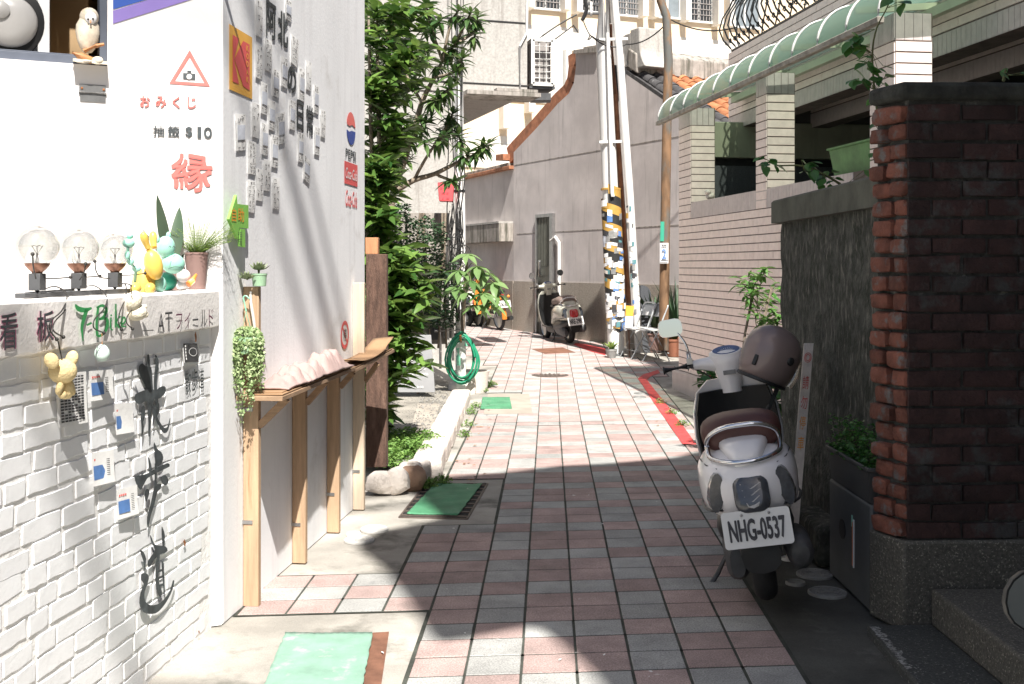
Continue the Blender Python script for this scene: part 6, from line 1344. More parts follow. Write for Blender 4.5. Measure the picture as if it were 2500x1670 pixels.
for r in range(23):
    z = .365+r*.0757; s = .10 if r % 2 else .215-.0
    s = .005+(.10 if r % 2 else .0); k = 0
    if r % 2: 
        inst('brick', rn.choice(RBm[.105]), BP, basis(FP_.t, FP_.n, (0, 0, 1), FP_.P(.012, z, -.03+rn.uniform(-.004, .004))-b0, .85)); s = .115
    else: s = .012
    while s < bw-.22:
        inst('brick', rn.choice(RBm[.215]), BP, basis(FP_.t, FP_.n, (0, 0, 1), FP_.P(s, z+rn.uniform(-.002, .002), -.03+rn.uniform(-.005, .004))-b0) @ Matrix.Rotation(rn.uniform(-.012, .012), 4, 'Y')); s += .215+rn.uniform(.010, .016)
    # broken ends on the left face
    ks = [0, rn.uniform(.35, .65), 1] if rn.random() < .8 else [0, 1]
    for a, b in zip(ks, ks[1:]):
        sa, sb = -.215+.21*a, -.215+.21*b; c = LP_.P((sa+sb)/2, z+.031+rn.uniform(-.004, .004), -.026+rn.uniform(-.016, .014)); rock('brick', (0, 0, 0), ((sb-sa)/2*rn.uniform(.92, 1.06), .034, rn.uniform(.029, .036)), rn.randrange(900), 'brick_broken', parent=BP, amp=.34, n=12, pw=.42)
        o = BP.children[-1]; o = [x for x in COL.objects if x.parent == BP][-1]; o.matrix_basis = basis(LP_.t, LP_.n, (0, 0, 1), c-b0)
# apron slab and doorstep
m = MB(); m.prism([Vector((1.40, 4.37, -.03)), Vector((1.30, 2.2, -.03)), Vector((3.4, 2.2, -.03)), Vector((3.4, 4.40, -.03))], (0, 0, .065)); tag(m.build('apron_slab', 'terrazzo_dark', bevel=.012), kind='structure')
m = MB(); m.prism([Vector((1.65, 4.36, .036)), Vector((1.66, 2.2, .036)), Vector((3.4, 2.2, .036)), Vector((3.4, 4.36, .036))], (0, 0, .145)); tag(m.build('doorstep', 'terrazzo', bevel=.012), 'pebbled stone doorstep below the brick pillar', 'step')
M('flake_worn', (.30, .30, .28), .85, .3, 30, .5, spots=((.06, .062, .058), 55, .46, .54))
m = MB(); rn = random.Random(3); L_, R_ = [], []
for i in range(15):
    t = i/14; x = 1.396-.022*t; L_.append(Vector((x+rn.uniform(.004, .012), 4.34-.46*t, .0365))); R_.append(Vector((x+rn.uniform(.028, .055), 4.34-.46*t, .0365)))
m.add(L_+R_, [(i, i+1, 16+i, 15+i) for i in range(14)]); o = m.build('paint_flakes', 'flake_worn', fix=False); tag(o, 'worn white paint on the edge of the dark slab', 'paint', kind='stuff')
# planter on a grey box
GX = thing('grey_crate', 'grey plastic crate with round hole and orange reflector beside the pillar', 'crate', (1.545, 4.93, 0)); M('crate_grey', (.10, .105, .105), .6, .12, 6, .1); M('planter_grey', (.065, .065, .065), .6, .15, 6, .1)
m = MB(); m.box((1.548, 4.925, .225), (.10, .60, .45)); m.build('case', 'crate_grey', GX, bevel=.012)
c = Vector((1.4975, 5.01, .26)); m = MB(); m.lathe([(.045, .0), (.045, .003), (0, .003)], 20, c, ax=(-1, 0, 0)); m.build('hole', 'black', GX)
m = MB(); m.box((1.496, 4.855, .23), (.004, .012, .19)); m.build('reflector', 'orange_vinyl', GX); m = MB(); m.box((1.4955, 4.842, .235), (.004, .011, .21)); m.build('reflector', 'sheet_white', GX); m = MB(); m.box((1.496, 4.867, .33), (.004, .008, .05)); m.build('reflector', 'mint_vinyl', GX)
GP = thing('planter_box', 'dark grey planter box with small green weeds on the crate', 'planter', (1.545, 4.92, .45))
m = MB(); m.loft([[(1.545-w, 4.92-l, z), (1.545+w, 4.92-l, z), (1.545+w, 4.92+l, z), (1.545-w, 4.92+l, z)] for w, l, z in ((.045, .28, .452), (.055, .30, .59), (.064, .31, .59), (.064, .31, .607), (.05, .295, .607), (.045, .29, .57))]); m.build('box', 'planter_grey', GP, bevel=.004)
rn = random.Random(61); m = MB()
for i in range(900):
    y = 4.92+rn.uniform(-.28, .30); p = Vector((1.545+rn.uniform(-.06, .05), y, .585+rn.random()**1.5*.17)); q = orient(rdir(rn, -.2, .6), None, rn.uniform(-1, 1)); s = rn.uniform(.012, .03)
    m.add([p+q @ (Vector(w)*s) for w in ((0, 0, 0), (.5, .4, .1), (1, 0, -.1), (.5, -.4, .1))], [(0, 1, 2, 3)])
tag(m.build('foliage', 'leaf_vine', GP, fix=False), kind='stuff'); m = MB()
for i in range(20): y = 4.92+rn.uniform(-.27, .27); m.tube([(1.545, y, .56), (1.545+rn.uniform(-.04, .03), y+rn.uniform(-.03, .03), .70)], .0015, 4)
tag(m.build('stems', 'stem_green', GP), kind='stuff')
# leaning red and white notice lath
NL = thing('notice_lath', 'narrow white board with red characters leaning on the dark wall', 'sign', (1.375, 5.45, 0)); a = Vector((1.375, 5.45, .0)); b = Vector((1.544, 5.75, 1.05)); ax = (b-a); side = Vector((1, 0, 0)); nn = ax.cross(side).normalized(); nn = nn if nn.y < 0 else -nn
m = MB(); W = .024; m.prism([a-side*W, a+side*W, b+side*W, b-side*W], nn*-.012); m.build('lath', 'rope_white', NL)
M('lath_red', (.55, .10, .09), .7, .2, 20, 0)
for i, ch in enumerate('請勿停車'):
    m = MB(); z0_ = .78-i*.095; put_text(m, ch, lambda x, y: a+ax*(z0_+y*.062)+side*((x-.5)*.032)+nn*.002, 0, .004); m.build('lettering', 'lath_red' if i < 2 else 'ink_orange', NL, fix=False)
m = MB(); c = a+ax*.93
for r in (.017, .011):
    P = [c+ax.normalized()*(r*1.5*math.sin(k*.4))+side*(r*math.cos(k*.4))+nn*.003 for k in range(17)]; m.tube(P, .0016, 4)
m.build('emblem', 'lath_red', NL)
# shrubs and vines on the right
mx = [leafmesh('leaf', 'leaf_mix', 1, .42, .35, d, 4) for d in (.2, .4)]; vn = [leafmesh('leaf', 'leaf_vine', 1, .72, .25, d, 4) for d in (.15, .35)]
rn = random.Random(71); base = Vector((at(1815, 900, 8.3).x, 8.3, 0)); RSH = thing('lane_shrub', 'light green leafy shrub growing between tiled wall and dark concrete wall', 'shrub', base)
m = MB(); sp = []; stems = (((1820, 1000), (1815, 850), (1830, 760), (1840, 690)), ((1850, 1000), (1850, 850), (1870, 760), (1885, 700)), ((1835, 1000), (1860, 880), (1890, 800)))
for L in stems: m.tube(smoothpath([at(u, v, 8.2) for u, v in L], 3), .010, 6)
m.build('stem', 'bark', RSH, smooth=50)
m = MB()
for u, v in [(1815, 690), (1840, 665), (1865, 670), (1825, 715), (1855, 705), (1885, 720), (1905, 700), (1835, 740), (1870, 750), (1895, 760), (1860, 785), (1890, 800), (1905, 780), (1845, 770), (1880, 830), (1900, 850), (1830, 700), (1850, 730)]:
    e = at(u+rn.uniform(-6, 6), v+rn.uniform(-6, 6), 8.2+rn.uniform(-.25, .3)); m.tube([at(1850, v+50, 8.2), e], .003, 4)
    for j in range(14): a = j*2.4; sp.append((e+rdir(rn)*.04, Vector((math.cos(a), math.sin(a)*.8, rn.uniform(-.5, .4))), rn.uniform(.055, .10), rn.uniform(-.5, .5)))
tag(m.build('twigs', 'stem_green', RSH), kind='stuff'); put_leaves(RSH, mx, sp, 300)
base = Vector((at(1885, 960, 7.2).x, 7.2, 0)); R2 = thing('red_flower_bush', 'small dark leaved bush with red buds behind the scooter shield', 'bush', base); sp = []; m = MB()
for i in range(40):
    u, v = (rn.uniform(1715, 1745), rn.uniform(905, 945)) if i < 9 else (rn.uniform(1850, 1905), rn.uniform(900, 1030)); e = at(u, v, 7.0+rn.uniform(-.15, .3)); m.tube([Vector((base.x-(.32 if i < 9 else 0), 7.1, 0)), e], .003, 4)
    for j in range(7): sp.append((e+rdir(rn)*.03, rdir(rn, -.5, .6), rn.uniform(.05, .09), rn.uniform(-.5, .5)))
tag(m.build('twigs', 'stem_green', R2), kind='stuff'); put_leaves(R2, vn, sp, 300); m = MB()
for u, v in ((1738, 925), (1735, 915)): m.ball(at(u, v, 6.9), (.008, .008, .012), 8)
m.build('buds', 'ink_coral', R2)
# vine stems
def vine(name, label, px, Y, lv):
    P = [at(u, v, Y) for u, v in px]; T = thing(name, label, 'vine', P[0]); m = MB(); m.tube(smoothpath(P, 4), [.008-.005*i/(4*(len(P)-1)) for i in range(4*(len(P)-1)+1)], 6); m.build('stem', 'stem_green', T, smooth=60); sp = []; mm = MB()
    for u, v, s in lv:
        e = at(u, v, Y+rn.uniform(-.08, .03)); q = min(P, key=lambda p: (p-e).length); mm.tube([q+(e-q)*.1, e], .002, 4); sp.append((e, Vector((rn.uniform(-1, 1), -.5, rn.uniform(-.9, .1))), s, rn.uniform(-.5, .5)))
    tag(mm.build('leaf_stalks', 'stem_green', T), kind='stuff'); put_leaves(T, vn, sp)
LV = [(2087+rn.uniform(-18, 20), 78+rn.uniform(0, 50), rn.uniform(.07, .11)) for _ in range(11)]+[(2110+rn.uniform(-30, 15), 140+rn.uniform(0, 70), rn.uniform(.07, .10)) for _ in range(13)]+[(2145+rn.uniform(-12, 22), 160+rn.uniform(0, 90), rn.uniform(.05, .08)) for _ in range(8)]+[(2150+rn.uniform(-18, 10), 270+rn.uniform(0, 110), rn.uniform(.04, .07)) for _ in range(10)]+[(2190, 5, .12), (2178, -2, .1), (2205, 8, .09)]
vine('climbing_vine', 'tall thin vine with lobed green leaves climbing past the front pillar', [(2162, 405), (2150, 330), (2135, 220), (2130, 130), (2140, 70), (2165, 20), (2185, -30)], 6.3, LV)
LV = [(1870+rn.uniform(-12, 30), 385+rn.uniform(-5, 25), rn.uniform(.05, .08)) for _ in range(12)]+[(1975+rn.uniform(-20, 20), 400+rn.uniform(-10, 20), rn.uniform(.05, .08)) for _ in range(12)]+[(2020+rn.uniform(-20, 25), 430+rn.uniform(-15, 20), rn.uniform(.05, .09)) for _ in range(10)]+[(2125, 420, .12), (2110, 415, .1)]
vine('trailing_vine', 'vine shoot trailing left over the dark wall coping', [(2060, 455), (2010, 425), (1960, 405), (1900, 404), (1885, 395)], 6.2, LV)
vine('pillar_weed', 'small leafy sprout on top of the brick pillar cap', [(2450, 200), (2452, 185), (2455, 170)], 4.5, [(2440, 176, .05), (2455, 166, .05), (2462, 180, .04), (2490, 178, .04), (2500, 182, .05)])
# ================================================================ unseen tall building, added right of the camera to shade the lane
TBD = thing('added_shade_building', 'tall plain rendered building behind the brick pillar corner, shading the lane', 'building', (3, -2, 0)); M('render_dark', (.16, .16, .15), .9, .12, 2, .3)
m = MB(); m.prism([(2.12, -12, -.1), (8, -12, -.1), (8, 3.2, -.1), (2.9, 1.62, -.1), (2.12, 1.25, -.1)], (0, 0, 9.1)); m.build('wall', 'render_dark', TBD)
hz = 9.0; sh = Vector((.181*hz, -.731*hz, 0)); EDGE = [(1.25, 8.30), (.766, 8.06), (.374, 7.957), (.161, 7.816), (-.041, 7.685), (-.407, 7.535), (-.673, 7.44), (-.69, 7.15), (-.585, 6.95), (-.462, 6.53), (-.403, 6.29), (-.489, 6.18), (-.697, 6.0), (-.80, 5.71), (-.641, 5.37), (-.439, 4.74), (-.33, 4.347), (-.28, 4.27), (-.141, 4.318), (.052, 4.435), (.106, 4.435), (.151, 4.318), (.235, 4.10), (.309, 3.838), (.40, 3.3), (.45, 2.5), (.5, -3)]  # wanted shadow outline on the ground, shifted up the sun ray to shape the roof
P = [Vector((x, y, hz))+sh for x, y in EDGE]; P += [Vector((8.2, P[-1].y, hz)), Vector((8.2, 3.6, hz)), Vector((3.2, 2.1, hz))]
m = MB(); m.prism(P, (0, 0, .12)); m.build('roof', 'render_dark', TBD)

# overhead cables crossing above the lane (their soft shadows streak the white walls)
for k, (px_, py_, dx_, dy_, r_, lab) in enumerate(((-.163, .84, .91, .415, .030, 'thickest cable strung high across the lane over the white house'), (.05, 1.25, .91, .39, .018, 'thin cable strung high across the lane, farther of two'), (-.1, .45, .91, .43, .020, 'thin cable strung high across the lane, nearer of two'), (.013, -1.986, .93, -.36, .026, 'cable strung high above the painted brick wall'))):
    d_ = Vector((dx_, dy_, 0)); wire('overhead_cable', lab, [Vector((px_+1.81, py_-7.31, 18))-d_*16, Vector((px_+1.81, py_-7.31, 18))+d_*16], r_*2, .0)
# ================================================================ scooters
M('paint_white', (.82, .80, .80), .28, .03, 3, 0, coat=.6, space='obj'); M('paint_sage', (.50, .50, .43), .3, .05, 3, 0, coat=.5, space='obj'); M('paint_orange', (.62, .20, .03), .3, .06, 3, 0, coat=.5, space='obj'); M('seat_brown', (.085, .032, .026), .5, .1, 8, .15, 60, space='obj'); M('seat_taupe', (.20, .15, .13), .55, .1, 8, .1, space='obj')
M('tyre', (.02, .02, .02), .85, .2, 20, .4, 60, space='obj'); M('engine_grey', (.07, .072, .075), .5, .25, 10, .3, space='obj'); M('lens_red', (.45, .01, .015), .15, .1, 20, 0, coat=.8, space='obj'); M('lens_smoke', (.05, .055, .065), .12, .3, 30, .2, 60, coat=.8, space='obj'); M('plate_white', (.72, .72, .70), .5, .04, 10, .05, space='obj'); M('dash_blue', (.10, .13, .24), .25, .3, 12, 0, coat=.6, space='obj'); M('mirror_glass', (.72, .76, .76), .03, .01, 3, 0, metal=1, space='obj')
M('helmet_mauve', (.23, .175, .165), .38, .1, 2, 0, metal=.15, coat=.35, space='obj'); glassmat('visor', (.55, .5, .45), .05, .7)
def sect(x, w, z0, z1, n=20, p=2.6, yc=0):
    out = []
    for i in range(n):
        a = 2*math.pi*i/n; c, s = math.cos(a), math.sin(a)
        out.append(Vector((x, yc+w*math.copysign(abs(c)**(2/p), c), (z0+z1)/2+(z1-z0)/2*math.copysign(abs(s)**(2/p), s))))
    return out
def wheel(T, x, r, w, name='wheel', rim='steel', spokes=0):
    m = MB(); k = 12; prof = [(r-w*.5+w*.5*math.sin(a), w*.5*math.cos(a)) for a in [2*math.pi*i/k for i in range(k)]]; n = 28; vs = []
    for j in range(n):
        t = 2*math.pi*j/n
        for rr, y in prof: vs.append((x+rr*math.cos(t), y, r+rr*math.sin(t)))
    m.add(vs, [(j*k+i, j*k+(i+1) % k, ((j+1) % n)*k+(i+1) % k, ((j+1) % n)*k+i) for j in range(n) for i in range(k)]); W = m.build(name, 'tyre', T, smooth=60, world=False)
    m = MB(); X = Matrix.Translation((x, 0, r)) @ Matrix.Rotation(R(90), 4, 'X')
    if spokes:
        m.lathe([(r-w*.95, -.02), (r-w*.8, -.025), (r-w*.8, .025), (r-w*.95, .02)], 28, X=X); m.lathe([(.045, -.05), (.045, .05)], 14, X=X)
        for i in range(spokes): a = 2*math.pi*i/spokes; m.tube([(x+.04*math.cos(a), .02*(-1)**i, r+.04*math.sin(a)), (x+(r-w)*math.cos(a+.3), 0, r+(r-w)*math.sin(a+.3))], .0025, 4)
    else: m.lathe([(0, -.03), (r-w*.9, -.03), (r-w*.75, -.04), (r-w*.75, .04), (r-w*.9, .03), (0, .03)], 28, X=X)
    m.build('rim', rim, W, smooth=40, world=False); return W
def rrect(w, h, r, n=5):
    P = []
    for cx, cy, a0 in ((w/2-r, h/2-r, 0), (-w/2+r, h/2-r, 90), (-w/2+r, -h/2+r, 180), (w/2-r, -h/2+r, 270)):
        for i in range(n+1): a = R(a0+90*i/n); P.append((cx+r*math.cos(a), cy+r*math.sin(a)))
    return P
def number_plate(T, text, c, w, h, tilt, pw=.82):
    """plate facing -x of the vehicle, lettering read from behind"""
    X = Matrix.Translation(c) @ Matrix.Rotation(tilt, 4, 'Y')
    m = MB(); m.prism([Vector((0, -x, y)) for x, y in rrect(w, h, .014)], (-.004, 0, 0), X=X); Pl = m.build('number_plate', 'plate_white', T, world=False)
    m = MB(); vs, fs = textmesh(text, .012)
    for k, (dx, dy) in enumerate(((0, 0), (.006, 0), (-.006, 0), (0, .02), (0, -.02))): m.add([X @ Vector((-.006-.0003*k, -((a+dx-.5)*w*pw), (b+dy-.5)*h*.58-.004)) for a, b in vs], fs); m.build('lettering', 'print_black', Pl, fix=False, world=False)
    for s in (-1, 1): m = MB(); m.ball(X @ Vector((-.006, s*w*.2, h*.38)), (.004, .006, .006), 8); m.build('bolt', 'steel', Pl, world=False)
def make_scooter(name, label, paint, seatm, tail, plate, round_mirror=False, inner='black_plastic', group='parked scooters'):
    T = thing(name, label, 'scooter', group=group)
    B = lambda nm, m, mat, sm=50, bev=0: m.build(nm, mat, T, smooth=sm, bevel=bev, world=False)
    wheel(T, 0, .215, .10); wheel(T, 1.22, .215, .09)
    # tail body
    m = MB(); m.loft([sect(x, w, a, b, 28, p) for x, w, a, b, p in ((-.335, .045, .50, .565, 2), (-.325, .085, .465, .60, 2.2), (-.30, .14, .43, .63, 2.8), (-.245, .178, .405, .66, 3.0), (-.16, .20, .395, .685, 3.0), (-.03, .21, .39, .695, 3.0), (.12, .205, .385, .685, 2.8), (.28, .18, .36, .655, 2.8), (.42, .145, .32, .60, 2.8), (.50, .125, .28, .52, 2.8), (.53, .12, .27, .45, 2.8))]); B('body', m, paint, 60)
    m = MB(); m.loft([sect(x, w, a, b, 16, 3) for x, w, a, b in ((-.30, .045, .60, .668), (-.24, .075, .64, .705), (-.15, .10, .66, .725), (-.02, .11, .67, .735), (.06, .11, .66, .73))]); B('tail_spine', m, paint, 60)
    for s in (-1, 1):      # side swage strips
        m = MB(); m.tube([(x, s*(w+.003), z) for x, w, z in ((-.30, .12, .462), (-.235, .163, .45), (-.15, .19, .445), (0, .207, .44), (.15, .203, .43))], .006, 6); B('trim_strip', m, 'engine_grey')
    # seat
    m = MB(); m.loft([sect(x, w, a, b, 24, 2.6) for x, w, a, b in ((-.135, .11, .675, .745), (-.125, .145, .66, .775), (-.08, .168, .655, .805), (.05, .172, .655, .815), (.16, .162, .655, .795), (.26, .15, .65, .775), (.38, .13, .64, .765), (.47, .10, .635, .735), (.50, .07, .65, .71))]); B('seat', m, seatm, 60)
    # grab rail
    P = [Vector(p) for p in ((-.03, .145, .68), (-.11, .15, .70), (-.16, .135, .745), (-.185, .075, .775), (-.19, 0, .78), (-.185, -.075, .775), (-.16, -.135, .745), (-.11, -.15, .70), (-.03, -.145, .68))]
    m = MB(); m.tube(smoothpath(P, 4), .0105, 8); P2_ = [Vector(p) for p in ((-.12, .15, .70), (-.19, .145, .665), (-.25, .115, .655), (-.295, .06, .648), (-.305, 0, .646), (-.295, -.06, .648), (-.25, -.115, .655), (-.19, -.145, .665), (-.12, -.15, .70))]; m.tube(smoothpath(P2_, 4), .0105, 8); B('grab_rail', m, 'chrome', 60)
    # lamps
    m = MB(); X = Matrix.Translation((-.335, 0, .525)) @ Matrix.Rotation(.40, 4, 'Y'); m.loft([[X @ Vector((d, y*k, z*k)) for y, z in rrect(.135, .15, .045)] for d, k in ((.03, 1.05), (-.008, 1.05), (-.016, .95), (-.022, .6))]); TLm = B('tail_lamp', m, tail, 50)
    m = MB()
    for i in range(4): m.add([X @ Vector((-.0225+.003*(q_ % 2), y_, z_-.026*i)) for q_, (y_, z_) in enumerate(((-.042+.005*i, .036), (0, .030), (.042-.005*i, .036), (.036-.005*i, .020), (0, .012), (-.036+.005*i, .020)))], [(0, 1, 4, 5), (1, 2, 3, 4)])
    m.build('reflector', 'lens_grey' if tail != 'lens_red' else 'lens_red', TLm, world=False)
    for s in (-1, 1): m = MB(); m.loft([[Vector((-.275+d, s*(.142+.030*math.cos(a)-.012*math.sin(a)+.15*d), .535+.08*math.sin(a))) for a in [i*math.pi/7 for i in range(14)]] for d, k in ((.05, 0), (-.022, 0), (-.034, 0))]); B('indicator', m, 'lens_smoke', 50)
    m = MB(); m.loft([sect(x, w, a, b, 16, 2.8) for x, w, a, b in ((-.27, .08, .36, .43), (-.20, .15, .30, .43), (0, .165, .24, .42), (.3, .15, .20, .40), (.5, .12, .2, .32))]); B('underbody', m, 'black_plastic', 50)
    for s in (-1, 1): m = MB(); m.tube([(x, s*(w+.001), z) for x, w, z in ((-.27, .12, .625), (-.2, .165, .635), (-.05, .19, .64), (.12, .19, .62), (.3, .165, .58))], .0022, 5); B('panel_seam', m, 'black_plastic')
    m = MB(); m.tube(smoothpath([Vector(q) for q in ((.91, .2, .95), (.95, .12, .90), (.94, .05, .82))], 4), .004, 5); m.tube(smoothpath([Vector(q) for q in ((.91, -.2, .95), (.96, -.12, .90), (.94, -.05, .82))], 4), .004, 5); B('cables', m, 'black_plastic')
    # plate, mudguard, engine, exhaust, stand
    m = MB(); m.bar((-.30, 0, .45), (-.37, 0, .33), .10, .02, up=Vector((1, 0, 0))); m.loft([sect(x, w, a, b, 12) for x, w, a, b in ((-.34, .08, .20, .36), (-.30, .085, .22, .42), (-.22, .085, .30, .45))]); B('mudguard', m, 'black_plastic', 50)
    number_plate(T, plate, (-.385, 0, .395), .27, .145, .30)
    m = MB(); m.loft([sect(x, w, a, b, 16, 2.6, .10) for x, w, a, b in ((-.14, .03, .14, .26), (-.10, .05, .12, .30), (.05, .055, .12, .34), (.25, .05, .15, .33), (.34, .035, .18, .30))]); B('transmission', m, 'engine_grey', 50)
    m = MB(); m.loft([sect(x, .12, a, b, 14) for x, a, b in ((-.05, .33, .42), (.2, .22, .42), (.45, .18, .34))]); B('engine', m, 'engine_grey', 50)
    m = MB(); m.loft([sect(x, w, a, b, 14, 2, -.155) for x, w, a, b in ((-.32, .035, .22, .30), (-.29, .055, .19, .33), (.0, .06, .17, .31), (.08, .04, .19, .28))]); m.tube([(.06, -.15, .23), (.2, -.1, .2), (.35, -.04, .2)], .016, 6); B('muffler', m, 'engine_grey', 50)
    m = MB(); m.tube([(.33, .10, .20), (.30, .2, .05), (.29, .235, .012)], .011, 6); m.ball((.29, .24, .012), (.02, .02, .008), 8); B('side_stand', m, 'engine_grey', 50)
    for s in (-1, 1): m = MB(); m.tube([(.01, s*.11, .24), (.10, s*.13, .48)], .022, 8); B('shock', m, 'engine_grey', 50)
    # floor, leg shield, fender
    m = MB(); m.loft([sect(x, w, .25, .29, 12, 4) for x, w in ((.45, .14), (.55, .175), (.80, .175), (.92, .13))]); m.loft([sect(x, w, .14, .26, 12, 3) for x, w in ((.45, .11), (.7, .12), (.95, .07))]); B('floorboard', m, inner, 40)
    def shield(off, sc):
        rings = []
        for z, w, x in ((.27, .14, .90), (.36, .19, .93), (.48, .215, .945), (.60, .225, .945), (.72, .215, .925), (.82, .185, .90), (.875, .12, .88)):
            rings.append([Vector((x+off-.07*(y/.2)**2, y*sc, z)) for y in [w*(-1+2*i/12) for i in range(13)]])
        return rings
    m = MB(); a, b = shield(.035, 1), shield(.0, .97); m.loft([ra+rb[::-1] for ra, rb in zip(a, b)]); B('leg_shield', m, paint, 50)
    m = MB(); a, b = shield(-.003, .94), shield(-.03, .90); m.loft([ra+rb[::-1] for ra, rb in zip(a, b)][:-1]); B('inner_shield', m, inner, 50)
    m = MB(); m.tube([(.915, -.045, .60), (.900, -.045, .60)], .024, 16); m.tube([(.902, -.045, .60), (.895, -.045, .60)], .012, 12); B('ignition_lock', m, 'steel', 40)
    m = MB(); m.loft([sect(x, w, a, b, 16, 2.2) for x, w, a, b in ((.93, .03, .40, .80), (1.0, .06, .36, .78), (1.04, .05, .40, .66))]); B('nose', m, paint, 60)
    m = MB(); n = 10; m.loft([[Vector((1.22+rr*math.cos(a), y, .215+rr*math.sin(a))) for rr, y in ((.235, -.075), (.265, -.05), (.275, 0), (.265, .05), (.235, .075), (.225, .0))] for a in [R(20+150*i/n) for i in range(n+1)]]); B('front_fender', m, paint, 60)
    m = MB(); m.tube([(1.0, 0, .72), (1.18, .055, .24)], .02, 8); m.tube([(1.0, 0, .72), (1.18, -.055, .24)], .02, 8); B('fork', m, 'engine_grey', 50)
    # handlebar cover
    m = MB(); m.loft([sect(.90+x, w, .5, .6, 20, 2.6) if False else [Vector((x+.055*s_*math.cos(i*math.pi/10)*1.0, w*math.sin(i*math.pi/10), z+.0*s_)) for i in range(20)] for x, w, z, s_ in ((.885, .052, .80, .8), (.885, .056, .84, .9), (.885, .068, .90, 1.0), (.882, .082, .95, 1.15), (.885, .092, .985, 1.25), (.895, .088, 1.01, 1.15), (.91, .065, 1.02, .8))]); B('headset', m, paint, 60)
    for s in (-1, 1):
        m = MB(); m.loft([[Vector((.89+x+r_*math.cos(a), s*y, .955+dz+r2*math.sin(a))) for a in [i*math.pi/7 for i in range(14)]] for y, x, r_, r2, dz in ((.04, 0, .05, .045, -.005), (.09, 0, .042, .038, 0), (.14, -.005, .028, .028, .005), (.175, -.01, .024, .024, .005))]); B('bar_cover', m, paint, 60)
        m = MB(); m.tube([(.88, s*.175, .96), (.88, s*.205, .96)], .030, 12); m.box((.86, s*.19, .985), (.03, .03, .03)); B('switchgear', m, 'steel', 50)
        m = MB(); m.tube([(.88, s*.205, .96), (.868, s*.325, .955)], .0165, 12); m.lathe([(.021, 0), (.021, .008)], 12, (.868, s*.322, .955), ax=(0, 1, 0)); B('grip', m, 'black_plastic', 50)
        m = MB(); m.tube([(.92, s*.20, .955), (.95, s*.26, .95), (.945, s*.32, .945)], .006, 6); B('brake_lever', m, 'steel', 50)
        if s == 1 or round_mirror:
            m = MB(); m.tube(smoothpath([Vector(p) for p in ((.885, s*.19, .98), (.885, s*.19, 1.03), (.89, s*.20, 1.08), (.90, s*.23, 1.135))], 4), .006, 8); m.tube([(.885, s*.19, .97), (.885, s*.19, 1.035)], .011, 8); B('mirror_stem', m, 'chrome', 50)
            sh_ = [(.052*math.cos(a*.393), .052*math.sin(a*.393)) for a in range(16)] if round_mirror else rrect(.115, .085, .028, 3)
            X = Matrix.Translation((.90, s*.262, 1.165)) @ Matrix.Rotation(s*.12, 4, 'Z') @ Matrix.Rotation(.05, 4, 'Y')
            m = MB(); m.loft([[X @ Vector((d, y*k, z*k)) for y, z in sh_] for d, k in ((-.006, 1.06), (.004, 1.08), (.016, .9), (.022, .5))]); Mr = B('mirror', m, 'chrome' if not round_mirror else 'black_plastic', 50)
            m = MB(); m.poly([X @ Vector((-.0075, y, z)) for y, z in sh_]); m.build('mirror_face', 'mirror_glass', Mr, fix=False, world=False)
    m = MB(); X = Matrix.Translation((.865, 0, 1.006)) @ Matrix.Rotation(-.45, 4, 'Y'); m.loft([[X @ Vector((.045*k*math.cos(a), .072*k*math.sin(a), d)) for a in [i*math.pi/12 for i in range(24)]] for d, k in ((-.02, 1.08), (.008, 1.08), (.012, 1.0))]); DS = B('dash_rim', m, paint, 50)
    m = MB(); m.poly([X @ Vector((.043*math.cos(a), .069*math.sin(a), .0135)) for a in [i*math.pi/12 for i in range(24)]]); m.build('dash_glass', 'dash_blue', DS, fix=False, world=False)
    m = MB()
    for i in range(9): a = R(20+17*i); m.bar(X @ Vector((-.02+.036*math.sin(a), .036*math.cos(a), .0145)), X @ Vector((-.02+.028*math.sin(a), .028*math.cos(a), .0145)), .002, .001)
    m.build('dial_marks', 'sheet_white', DS, world=False)
    m = MB(); m.box((.823, 0, .905), (.004, .062, .022), rot=(0, -.12, 0)); B('label_strip', m, 'ink_grey', None)
    return T
S1 = make_scooter('white_scooter', 'white scooter with brown seat and chrome grab rail leaning on its stand', 'paint_white', 'seat_brown', 'lens_smoke', 'NHG-0537')
S1.location = (1.10, 4.76, .02); S1.rotation_euler = (R(-9), 0, math.atan2(.985, .17)); S1.scale = (1, 1, 1)
S2 = make_scooter('pale_scooter', 'pale grey scooter with red tail lamp parked by the steel door', 'paint_sage', 'seat_taupe', 'lens_red', 'NRE-2981', True)
p = G(1392, 838); S2.location = (p.x, p.y, p.z); S2.rotation_euler = (R(-6), 0, R(107))
S3 = copy_tree(S2); S3['label'] = 'scooter mostly hidden behind the orange motorbike and money tree'; p = G(1140, 800); S3.location = (p.x, p.y+.6, p.z); S3.rotation_euler = (0, 0, R(120))
S4 = copy_tree(S2); S4['label'] = 'scooter beside the camera showing only one round mirror at the right edge'; S4.scale = (.82, .82, .82); S4.location = (.985, .90, 0); S4.rotation_euler = (0, 0, R(90))
